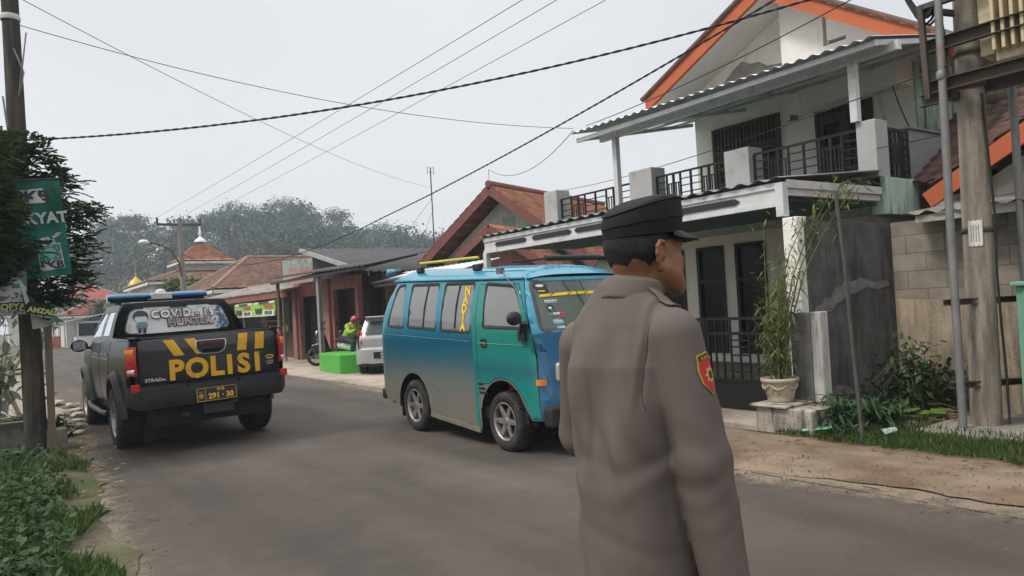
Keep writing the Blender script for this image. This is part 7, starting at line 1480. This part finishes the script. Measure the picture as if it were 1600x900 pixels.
def scooter(name, label, x, y, rot, body, seed):
    o = thing(name, label, 'motor scooter', (x, y, .05), rot); r_ = .27
    for yy in (0, 1.22):
        m = MB(); m.lathe([(.19, -.04), (.25, -.045), (.27, 0), (.25, .045), (.19, .04)], (0, yy, r_), 22, 'x'); wo_ = m.build('wheel', tyreM, o, world=False); m = MB()
        for k in range(5): a = k * 2 * pi / 5; m.beam((0, yy, r_), (0, yy + .2 * cos(a), r_ + .2 * sin(a)), .03, .02)
        m.build('rim', alloy, wo_, world=False)
    f = Field(ax((-.3, .3, .02)), ax((-.4, 1.6, .02)), ax((.1, 1.15, .02)))
    f.cone((0, -.15, .62), (0, .45, .55), .10, .14, .05); f.cone((0, .45, .42), (0, .85, .30), .13, .11, .05); f.cone((0, .92, .35), (0, 1.08, .85), .12, .13, .06); f.cone((0, 1.3, .56), (0, 1.02, .60), .05, .09, .03); f.ell((0, 1.08, .93), (.17, .10, .10), .03)
    f.mesh().build('bodywork', body, o, world=False)
    m = MB(); m.grid(lambda u, v: ((2 * u - 1) * .14 * (1 - .2 * v), -.2 + .78 * v, .74 + .03 * sin(v * 5) - .05 * (2 * u - 1) ** 2), 8, 10); m.build('seat', blackpl, o, world=False, solid=-.06)
    m = MB(); m.tube([(-.34, .98, 1.02), (-.15, 1.04, 1.0), (.15, 1.04, 1.0), (.34, .98, 1.02)], .018, 6); m.tube([(0, 1.05, .9), (.0, 1.3, .28)], .03, 6); m.build('handlebar', blackpl, o, world=False)
    for s in (1, -1): m = MB(); m.tube([(s * .26, 1.0, 1.02), (s * .31, .98, 1.16)], .008, 5); m.lathe([(0, -.012), (.06, -.01), (.065, .01), (0, .012)], (s * .32, .98, 1.2), 10, 'y'); m.build('mirror', blackpl, o, world=False)
    m = MB(); m.lathe([(0, .03), (.07, .02), (.08, -.02)], (0, 1.18, .92), 12, 'y'); m.build('headlight', clearL, o, world=False); m = MB(); m.box(-.07, .07, 1.17, 1.18, .70, .76); m.build('number_plate', M('plate_pale', (.5, .5, .48), .5), o, world=False)
    return o
scooter('motor_scooter', 'black scooter parked with its front wheel out past the steel canopy post', 8.55, 19.9, RAD(62), M('scooter_black', (.02, .02, .024), .25, coat=.6), 1)
scooter('motor_scooter', 'dark blue scooter with tall mirrors parked against the pink shop pilaster', 8.35, 18.6, RAD(20), M('scooter_dark_blue', (.02, .035, .07), .25, coat=.6), 2)
scooter('motor_scooter', 'white scooter under the rider in the lime jacket', 7.55, 18.55, RAD(200), M('scooter_white', (.5, .49, .46), .3, coat=.5), 3)
def figure(name, label, x, y, z, rot, pose, top, legs, headm, hi=.02, group=None):
    """small clothed figure: body, top, trousers, hair or helmet"""
    o = thing(name, label, 'person', (x, y, z), rot, group); J = pose
    f = Field(ax((-.4, .4, hi)), ax((-.5, .6, hi)), ax((-.02, 1.8, hi))); H_ = J['head']; f.ell(H_, (.075, .095, .115), .02); f.cone((H_[0], H_[1] - .02, H_[2] - .18), H_, .05, .05, .03); f.cone((H_[0], H_[1] + .10, H_[2]), (H_[0], H_[1] + .105, H_[2] - .02), .012, .014, .01)
    f.cone(J['hip'], J['chest'], .125, .14, .05)
    for s in (1, -1):
        sh, el_, wr = J['arm%d' % s]; f.cone(sh, el_, .045, .036, .02); f.cone(el_, wr, .036, .028, .02); d = (Vector(wr) - Vector(el_)).normalized(); f.cone(wr, Vector(wr) + d * .09, .034, .026, .02)
        hp_, kn, an = J['leg%d' % s]; f.cone(hp_, kn, .075, .052, .03); f.cone(kn, an, .05, .036, .02); f.cone(an, (an[0], an[1] + .13, an[2] - .03), .036, .03, .02)
    f.mesh().build('body', skin, o, world=False)
    f = Field(ax((-.42, .42, hi)), ax((-.5, .6, hi)), ax((.2, 1.7, hi))); f.cone(J['hip'], J['chest'], .15, .165, .05)
    for s in (1, -1): sh, el_, wr = J['arm%d' % s]; f.cone(J['chest'], sh, .12, .07, .05); f.cone(sh, el_, .066, .056, .02); f.cone(el_, Vector(el_).lerp(Vector(wr), .8), .056, .045, .02)
    f.mesh().build('jacket', top, o, world=False)
    f = Field(ax((-.42, .42, hi)), ax((-.5, .7, hi)), ax((-.02, 1.3, hi)))
    for s in (1, -1): hp_, kn, an = J['leg%d' % s]; f.cone(J['hip'], hp_, .12, .10, .04); f.cone(hp_, kn, .095, .07, .03); f.cone(kn, Vector(kn).lerp(Vector(an), .9), .07, .055, .02)
    f.mesh().build('trousers', legs, o, world=False)
    f = Field(ax((-.16, .16, hi * .7)), ax((-.5, .7, hi * .7)), ax((H_[2] - .15, H_[2] + .2, hi * .7))); f.ell((H_[0], H_[1] - .01, H_[2] + .02), headm[1], .02); X, Y_, Z = np.meshgrid(*f.a, indexing='ij'); f.F = np.maximum(f.F, (H_[2] - .02) + (Y_ - H_[1]) * .5 - Z); f.mesh().build(headm[2], headm[0], o, world=False); return o
sit = {'head': (0, .34, 1.28), 'hip': (0, 0, .84), 'chest': (0, .20, 1.10), 'arm1': ((.19, .22, 1.15), (.27, .36, .98), (.22, .54, 1.04)), 'arm-1': ((-.19, .22, 1.15), (-.27, .36, .98), (-.22, .54, 1.04)), 'leg1': ((.12, .02, .82), (.18, .42, .74), (.18, .30, .34)), 'leg-1': ((-.12, .02, .82), (-.18, .42, .74), (-.18, .30, .34))}
jack = M('lime_jacket', (.30, .42, .05), .8, var=.15, scale=6, stain=(.05, .09, .05), stain_amt=.4, stain_scale=5)
th = RAD(200); figure('person', 'rider in a lime and dark jacket and red helmet sitting on the white scooter', 7.55 - sin(th) * .12, 18.55 + cos(th) * .12, 0, th, sit, jack, M('rider_trousers', (.03, .03, .04), .8), (M('helmet_red', (.30, .02, .025), .25, coat=.7), (.125, .14, .135), 'helmet'), .018)
def walk(k): return {'head': (0, .02, 1.60), 'hip': (0, 0, .92), 'chest': (0, 0, 1.28), 'arm1': ((.18, 0, 1.40), (.22, -.08 * k, 1.14), (.22, .02 - .08 * k, .92)), 'arm-1': ((-.18, 0, 1.40), (-.22, .08 * k, 1.14), (-.22, .12 * k, .92)), 'leg1': ((.09, 0, .9), (.09, .14 * k, .5), (.09, .16 * k, .08)), 'leg-1': ((-.09, 0, .9), (-.09, -.08 * k, .5), (-.09, -.26 * k, .1))}
figure('person', 'far pedestrian in a white top and dark trousers walking at the left road edge', 3.2, 60.6, 0, RAD(200), walk(1), M('white_top', (.5, .5, .5), .8), M('dark_legs', (.03, .03, .04), .8), (hairM, (.09, .105, .10), 'hair'), .025)
figure('person', 'far pedestrian in a dark top walking beside the one in white', 3.0, 62.2, 0, RAD(190), walk(-1), M('dark_top', (.05, .05, .06), .8), MATS['dark_legs'], (hairM, (.09, .105, .10), 'hair'), .025)
m = MB(); m.prism(rpoly([(0, 0), (.25, 0), (.28, .2), (-.03, .2)], .03), (8.0, 18.95, .62), (.8, -.4, 0), (0, 0, 1), (.1, .12, 0)); tag(m.build('bag', M('red_blue_bag', (.06, .18, .35), .6, stain=(.45, .06, .05), stain_amt=.6, stain_scale=4)), 'red and blue bag hung on the dark blue scooter', 'bag')
# ================================================================ LEFT VERGE: pole, tree, banners, planter
LP = thing('left_utility_pole', 'dark weathered utility pole with a plank strapped to it, rising through the leafy tree', 'utility pole', (.40, 10.8, 0))
dkpole = M('dark_pole_wood', (.045, .038, .033), .9, var=.3, scale=6, stretch=(4, 4, .5), bump=.4, stain=(.10, .08, .06), stain_amt=.3, streak=True)
m = MB(); m.tube([(.40, 10.8, -.1), (.38, 10.8, 1.5), (.33, 10.8, 4), (.29, 10.8, 7.5)], [.125, .115, .10, .085], 14); m.build('pole', dkpole, LP)
m = MB(); m.box(.52, .60, 10.7, 10.74, .0, 1.75); m.build('plank', M('grey_plank', (.19, .145, .11), .9, var=.25, scale=6, stretch=(5, 5, .4)), LP)
m = MB(); m.lathe([(.104, 5.28), (.108, 5.29), (.108, 5.34), (.102, 5.35)], (.31, 10.8, 0), 14); m.build('pale_band', M('pale_band', (.5, .5, .48), .7), LP)
m = MB(); m.tube([(.33, 10.68, 4.9), (.42, 10.6, 4.6), (.36, 10.6, 4.3), (.46, 10.62, 5.1)], .009, 5); m.tube([(.20, 10.66, 4.3), (.26, 10.62, 3.6), (.16, 10.62, 3.1), (.12, 10.6, 2.8)], .012, 5); m.build('loose_cable', M('grey_cable', (.2, .2, .2), .6), LP)
r = random.Random(77)
VT = thing('roadside_tree', 'dense dark feathery tree wrapped round the left utility pole behind the green banner', 'tree', (-.1, 10.7, 0))
m = MB(); m.tube([(-.25, 11.0, -.1), (-.12, 10.9, 1.6), (.05, 10.7, 2.6), (.15, 10.6, 3.7)], [.08, .07, .055, .03], 8); cs = []; sprays = []
def branch(p, q, w=.02):
    p, q = Vector(p), Vector(q); m.tube([p, p.lerp(q, .5) + Vector((0, 0, .08)), q], [w, w * .6, .004], 5)
    for t in (.35, .55, .75, .9, 1): c = p.lerp(q, t) + Vector((0, 0, .08 * sin(pi * t))); sprays.append((c, (q - p).normalized()))
for k in range(150):
    z0 = r.uniform(1.85, 3.1); p = (r.uniform(-.15, .15), r.uniform(10.3, 10.8), z0)
    ex = r.gauss(-.1, .36); ez = z0 + r.uniform(-.2, .55)
    if ex > .42 and not (1.95 < ez < 3.2): ex = .3
    if ez > 3.3: ex = min(ex, .1)
    yy = r.uniform(9.3, 11.0) if ex < .40 else r.uniform(9.75, 11.0)
    branch(p, (ex, yy, ez))
for q in ((1.05, 10.4, 2.95), (1.0, 10.3, 2.75), (.92, 10.2, 2.45), (.95, 10.5, 2.2), (.85, 10.3, 2.0), (.8, 10.2, 3.2), (.7, 10.4, 3.3), (.62, 10.2, 3.45), (.5, 10.3, 3.6), (.9, 10.3, 2.1), (.75, 10.2, 1.85), (.95, 10.45, 2.6), (.85, 10.5, 2.85), (.6, 10.3, 1.85), (.45, 10.2, 1.8), (.88, 10.25, 2.3), (.98, 10.3, 2.88)): branch((.2, 10.6, q[2] - .15), q, .014)
for k in range(60):
    z0 = r.uniform(2.0, 3.05); branch((r.uniform(-.3, .1), 9.9, z0 - .15), (min(r.gauss(.0, .16), .20), r.uniform(9.15, 9.5), z0))
for k in range(6): branch((.1, 10.6, 3.2 + .06 * k), (.15 + r.gauss(0, .12), 10.4, 3.4 + .06 * k), .01)
m.build('trunk', barkM, VT)
m = MB()
for c, d in sprays:
    for _ in range(8):
        a = (d + Vector((r.gauss(0, .7), r.gauss(0, .7), r.gauss(-.15, .5)))).normalized(); L = r.uniform(.10, .24); s0 = c + Vector((r.gauss(0, .05), r.gauss(0, .05), r.gauss(0, .05)))
        sd = a.cross(Vector((0, 0, 1))).normalized()
        for j in range(5):                                     # feathery compound leaf: paired leaflets
            p = s0 + a * L * (j + .5) / 5 - Vector((0, 0, .05 * (j / 5) ** 2))
            for g in (1, -1):
                b = (sd * g + a * .7 + Vector((0, 0, -.25))).normalized() * r.uniform(.05, .085); w_ = (a + Vector((0, 0, .5))) * .013; m.add([p, p + b * .5 + w_, p + b, p + b * .5 - w_], [(0, 1, 2, 3)], False)
m.build('crown', leafmat('feathery_leaves', (.014, .030, .012), (.06, .095, .03)), VT)
# green party banner
BN2 = thing('green_banner', 'tall faded green cloth banner with white lettering hanging in front of the left tree', 'banner', (.5, 9.6, 2.6))
gcl = M('green_cloth_banner', (.014, .135, .115), .8, var=.12, scale=5, stain=(.012, .07, .05), stain_amt=.5, stain_scale=2.2)
o_, ux, uz = Vector((.22, 9.62, 3.10)), Vector((.45, 0, .05)), Vector((.085, 0, -1.06))
def bnp(u, v, off=0): return o_ + ux * u + uz * v + Vector((0, -off + .018 * sin(v * 9 + u * 4) + .012 * sin(u * 11), 0))
m = MB(); m.grid(lambda u, v: bnp(u, v), 16, 24); m.build('cloth', gcl, BN2)
def bdec(poly, mat, nm, off=.004, par=BN2): m = MB(); m.panel(poly, [], lambda a, b: bnp(a, b, off), .05); return m.build(nm, mat, par)
fadew = M('faded_white', (.42, .43, .40), .8, var=.12, scale=12, stain=(.2, .25, .22), stain_amt=.2)
bdec([(.02, .09), (.62, .085), (.66, .12), (.62, .16), (.67, .20), (.63, .235), (.02, .235)], fadew, 'white_patch')
def btext(s, u, v, sz, mat, sx=1., b=.006):
    p = bnp(u, v, .010); return text('banner_lettering', s, sz, mat, BN2, p, ux, -uz, ext=.001, bold=b, sx=sx)
btext('PKB', .37, .165, .155, ink, 1.25); btext('RAKYAT', .40, .40, .165, fadew, .95)
bdec([(.34, .66), (.84, .655), (.87, .925), (.36, .94)], fadew, 'emblem_border', .005); bdec([(.365, .675), (.815, .67), (.835, .83), (.38, .84)], M('emblem_green', (.03, .20, .17), .8), 'emblem_field', .007)
bdec([(.60 + .13 * cos(i * pi / 8), .755 + .055 * sin(i * pi / 8)) for i in range(16)], M('emblem_pale', (.16, .33, .30), .8), 'emblem_globe', .009)
for k in range(9): a = k * 2 * pi / 9; bdec([(.60 + .20 * cos(a) + .022 * cos(t), .755 + .072 * sin(a) + .010 * sin(t)) for t in [i * pi / 3 for i in range(6)]], fadew, 'emblem_star', .010)
btext('PKB', .615, .885, .115, ink, 1.1, .005)
for pl_ in ([(.42, .60), (.60, .585), (.66, .61), (.60, .63), (.48, .625)], [(.68, .59), (.80, .545), (.90, .555), (.82, .585), (.72, .605)], [(.66, .62), (.72, .61), (.75, .655), (.68, .66)]): bdec(pl_, fadew, 'hand_print', .006)
m = MB(); m.tube([bnp(-.25, -.005), bnp(1.02, -.005)], .012, 6); m.build('top_rod', dkpole, BN2)
# torn poster
PO = thing('torn_poster', 'torn poster with a white-shirted figure and a black name band folded round the left pole', 'poster', (.2, 9.4, 1.9))
def pp(u, v, off=0): return Vector((-.42 + .74 * u, 9.42 - off + .03 * sin(u * 6) + .012 * sin(v * 8), 1.66 + .46 * v))
pw_ = M('poster_white', (.40, .41, .43), .6, var=.1, scale=4); pkb = M('poster_black', (.014, .016, .015), .5)
m = MB(); m.grid(lambda u, v: pp(u, v), 14, 8); m.build('poster_sheet', M('poster_grey_green', (.12, .16, .15), .6, var=.2, scale=3), PO)
def pdec(poly, mat, nm, off=.004): m = MB(); m.panel(poly, [], lambda a, b: pp(a, b, off), .06); return m.build(nm, mat, PO)
pdec([(.30, .26), (.98, .26), (.99, .60), (.92, .80), (.78, .90), (.72, .97), (.58, .97), (.45, .88), (.34, .72)], pw_, 'printed_shirt'); pdec([(.58, .97), (.72, .97), (.70, .84), (.65, .78), (.60, .84)], M('poster_skin', (.16, .09, .06), .6), 'printed_neck', .006)
pdec([(.82, .60), (.92, .61), (.91, .71), (.82, .70)], M('poster_teal', (.02, .17, .14), .6), 'printed_badge', .006); pdec([(.52, .30), (.72, .32), (.80, .42), (.66, .44), (.55, .38)], M('poster_hands', (.17, .10, .07), .6), 'printed_hands', .006)
pdec([(0, -.02), (1.0, .03), (1.0, .30), (0, .24)], pkb, 'name_band', .008)
text('poster_lettering', 'SOFYA', .085, M('letter_olive', (.36, .42, .14), .6), PO, pp(.80, .185, .014), (1, 0, .03), (0, 0, 1), ext=.001, bold=.003)
text('poster_lettering', 'KETUA DPC PKB', .036, fadew, PO, pp(.80, .09, .014), (1, 0, .03), (0, 0, 1), ext=.001, bold=.001); text('poster_lettering', 'DPRD KAB. LEBAK', .032, fadew, PO, pp(.80, .03, .014), (1, 0, .03), (0, 0, 1), ext=.001, bold=.001)
fl = [(.26, 1.95), (.345, 1.845), (.46, 1.72), (.65, 1.555), (.50, 1.585), (.30, 1.66)]
m = MB(); m.panel(fl, [], lambda x, z: (x, 9.36 + .10 * (x - .3) - .02 * sin(z * 14), z), .05); m.build('folded_flap', pkb, PO, solid=.003)
fp = lambda x, z, off: (x, 9.36 + .10 * (x - .3) - .02 * sin(z * 14) - off, z)
m = MB(); m.panel([(.26, 1.95), (.30, 1.90), (.335, 1.80), (.30, 1.76)], [], lambda x, z: fp(x, z, .005), .05); m.build('flap_white', pw_, PO); m = MB(); m.panel([(.56, 1.64), (.65, 1.555), (.50, 1.585), (.53, 1.60)], [], lambda x, z: fp(x, z, .005), .05); m.build('flap_green', M('poster_green', (.02, .11, .08), .6), PO)
text('poster_lettering', 'AMZALI', .075, MATS['letter_olive'], PO, fp(.445, 1.685, .012), (1, .1, -.22), (.12, 0, 1), ext=.001, bold=.003); text('poster_lettering', 'PKB KAB. LEBAK', .028, fadew, PO, fp(.44, 1.63, .012), (1, .1, -.2), (.1, 0, 1), ext=.001)
m = MB(); m.add([(.34, 9.45, 1.66), (.55, 9.46, 1.57), (.50, 9.50, 1.52), (.36, 9.5, 1.50)], [(0, 1, 2, 3)]); m.build('torn_back', M('poster_back', (.40, .40, .37), .8), PO, solid=.003)
# planter box, trestle, plants, pale cloth
PB = thing('concrete_planter', 'low grey concrete planter box with grass at the foot of the left pole', 'planter', (.0, 11.5, 0))
m = MB(); x0, x1, y0, y1 = -.9, .55, 11.2, 12.0
m.box(x0, x1, y0, y0 + .1, 0, .36); m.box(x0, x1, y1 - .1, y1, 0, .36); m.box(x0, x0 + .1, y0 + .1, y1 - .1, 0, .36); m.box(x1 - .1, x1, y0 + .1, y1 - .1, 0, .36); m.build('planter_walls', M('old_concrete', (.22, .20, .18), .9, var=.25, scale=5, bump=.3, stain=(.09, .09, .06), stain_amt=.5), PB, bevel=.012)
MB().box(x0 + .1, x1 - .1, y0 + .1, y1 - .1, 0, .30).build('planter_soil', soil, PB)
r = random.Random(13); m = MB(); leaves(m, [(x0 + .15 + r.random() * 1.15, y0 + .15 + r.random() * .5, .34, .05) for _ in range(60)], 900, .12, r, .06, droop=-.3, aspect=5); m.build('planter_grass', leafG, PB)
TR = thing('wooden_trestle', 'rough wooden pole trestle leaning at the left picture edge behind the planter', 'trestle', (.0, 14.6, 0)); wp_ = M('raw_timber', (.33, .24, .15), .85, var=.25, scale=6)
for p, q in (((-.15, 14.4, .05), (.50, 14.6, 1.32)), ((.35, 14.7, .05), (-.10, 14.5, 1.3)), ((-.6, 14.5, .78), (.5, 14.7, .80)), ((-.7, 14.9, .05), (-.25, 14.7, 1.3))):
    m = MB(); m.tube([p, Vector(p).lerp(Vector(q), .5) + Vector((0, .02, .02)), q], .035, 7); m.build('timber', wp_, TR)
m = MB(); m.grid(lambda u, v: (-.5 + .65 * u, 14.85 + .05 * sin(u * 12), .60 + .35 * v + .04 * sin(u * 7)), 16, 8); tag(m.build('hanging_cloth', M('grey_blue_cloth', (.20, .22, .25), .9, var=.2), solid=.006), 'grey-blue cloth hung over the wooden trestle', 'cloth')
shrub('roadside_plant', 'young plant with drooping pale leaves just behind the torn poster', .02, 12.6, 1.65, .5, 260, .20, leafmat('pale_drooping_leaves', (.10, .12, .09), (.26, .28, .23)), 61, 2.2, 8, 'plant')
shrub('roadside_plant', 'low leafy weed clump by the planter corner', .62, 12.1, .3, .5, 420, .08, leafmat('weed_leaves2', (.025, .05, .014), (.07, .12, .03)), 62, 2.4, 10, 'plant')
shrub('roadside_plant', 'low ferny weed clump on the verge before the planter', .20, 9.6, .22, .6, 420, .10, MATS['fern_leaves'], 63, 3.4, 12, 'plant')
m = MB(); m.box(.50, .72, 10.72, 10.95, 0, .26); tag(m.build('concrete_block', MATS['old_concrete'], bevel=.01), 'small grey concrete block at the base of the left utility pole', 'block')
LW = MB(); LW.box(-4.2, -.9, 17.0, 17.15, 0, .9); tag(LW.build('low_wall', M('pale_low_wall', (.40, .38, .34), .9, var=.15, scale=3, stain=(.2, .18, .14), stain_amt=.4)), 'low pale garden wall behind the wooden trestle', 'wall')
# ================================================================ OVERHEAD WIRES
def wire(label, pts, sag, rad, name='cable', twist=False, cat='cable'):
    """pts: span ends; every span hangs by sag"""
    out = []
    for (p, q), sg in zip(zip(pts, pts[1:]), sag):
        p, q = Vector(p), Vector(q); n = 30
        out += [p.lerp(q, i / n) - Vector((0, 0, sg * 4 * (i / n) * (1 - i / n))) for i in range(n if q is not Vector(pts[-1]) else n + 1)]
    out.append(Vector(pts[-1])); m = MB()
    if twist:
        dense = []; 
        for a, b in zip(out, out[1:]): dense += [a.lerp(b, k / 8) for k in range(8)]
        dense.append(out[-1])
        for ph in (0, pi): m.tube([p + Vector((cos(i * 1.1 + ph), -sin(i * 1.1 + ph) * .3, sin(i * 1.1 + ph))) * rad * .45 for i, p in enumerate(dense)], rad * .62, 5, caps=True)
    else: m.tube(out, rad, 5)
    return tag(m.build(name, cable), label, cat)
wire('thick twisted cable sagging from the left utility pole across the sky to the concrete pole', [(.40, 10.7, 3.80), (7.62, 3.15, 4.56)], [.36], .013, twist=True)
wire('thick black cable bundle running along the street from the concrete pole to the lamp pole', [(7.62, 3.1, 5.18), (8.0, 16.75, 3.80), (8.25, 41.9, 5.15)], [.14, .9], .016, twist=True)
wire('thin cable close beside the thick bundle near the upper house gable', [(7.6, 3.1, 4.70), (8.9, 10.1, 4.62)], [.12], .007)
HVA = [(7.2, 41.98, 7.0), (8.3, 41.98, 7.0), (9.3, 41.98, 7.0)]; HVB = [(7.0, 9.55, 6.34), (7.7, 9.52, 6.47), (8.4, 9.12, 6.45)]
for A_, B_, l in zip(HVA, HVB, ('power line wire from the far crossarm, highest of three crossing the sky', 'power line wire from the far crossarm, middle one of three crossing the sky', 'power line wire from the far crossarm, lowest of three crossing the sky')):
    a_, b_ = Vector(A_), Vector(B_); e_ = a_ + (b_ - a_) * ((41.98 + 6) / (41.98 - b_.y)); wire(l, [A_, tuple(e_)], [.10], .006, 'power_wire', cat='wire')
wire('thin wire from the left utility pole to the left end of the upper awning', [(.33, 10.7, 5.22), (8.8, 10.35, 4.62)], [.28], .005, 'wire', cat='wire')
wire('thin wire slanting down from the top of the left utility pole to the antenna mast', [(.44, 10.7, 5.53), (16.9, 30.2, 7.1)], [.35], .005, 'wire', cat='wire')
wire('thin wire from the mint house ridge passing the balcony to the concrete pole', [(15.0, 19.5, 5.1), (7.3, 3.2, 3.46)], [.22], .007, 'wire', cat='wire')
wire('looping service wire from the mint house gable to the upper awning end', [(12.35, 18.5, 5.1), (12.33, 18.5, 5.55), (8.85, 10.4, 4.60)], [0, .45], .007, 'wire', cat='wire')
wire('short black wire drooping from the white side wall to the grey parapet block', [(11.2, 5.75, 4.45), (11.1, 5.4, 3.58)], [.10], .010, 'wire', cat='wire')
wire('thin wire from the balcony corner pillar out towards the transformer', [(9.3, 5.1, 3.2), (8.0, 1.2, 3.1)], [.05], .006, 'wire', cat='wire')
wire('far wire running left from the lamp pole, upper of two before the hill', [(8.2, 42, 6.2), (7.0, 80, 7.2)], [.8], .016, 'far_wire', cat='wire')
wire('far wire running left from the lamp pole, lower of two before the hill', [(8.2, 42, 5.4), (7.6, 80, 6.8)], [.9], .016, 'far_wire', cat='wire')
# ================================================================ HAZE
m = MB(); m.box(-400, 460, -200, 500, -1.0, 46)
hz = m.build('haze', None); hm = bpy.data.materials.new('haze_air'); hm.use_nodes = True; n = hm.node_tree; n.nodes.remove(n.nodes['Principled BSDF'])
pv = n.nodes.new('ShaderNodeVolumePrincipled'); pv.inputs['Color'].default_value = (.78, .88, 1, 1); pv.inputs['Density'].default_value = .0011; pv.inputs['Anisotropy'].default_value = .1
n.links.new(pv.outputs[0], n.nodes['Material Output'].inputs['Volume']); hz.data.materials.clear(); hz.data.materials.append(hm); tag(hz, kind='stuff')
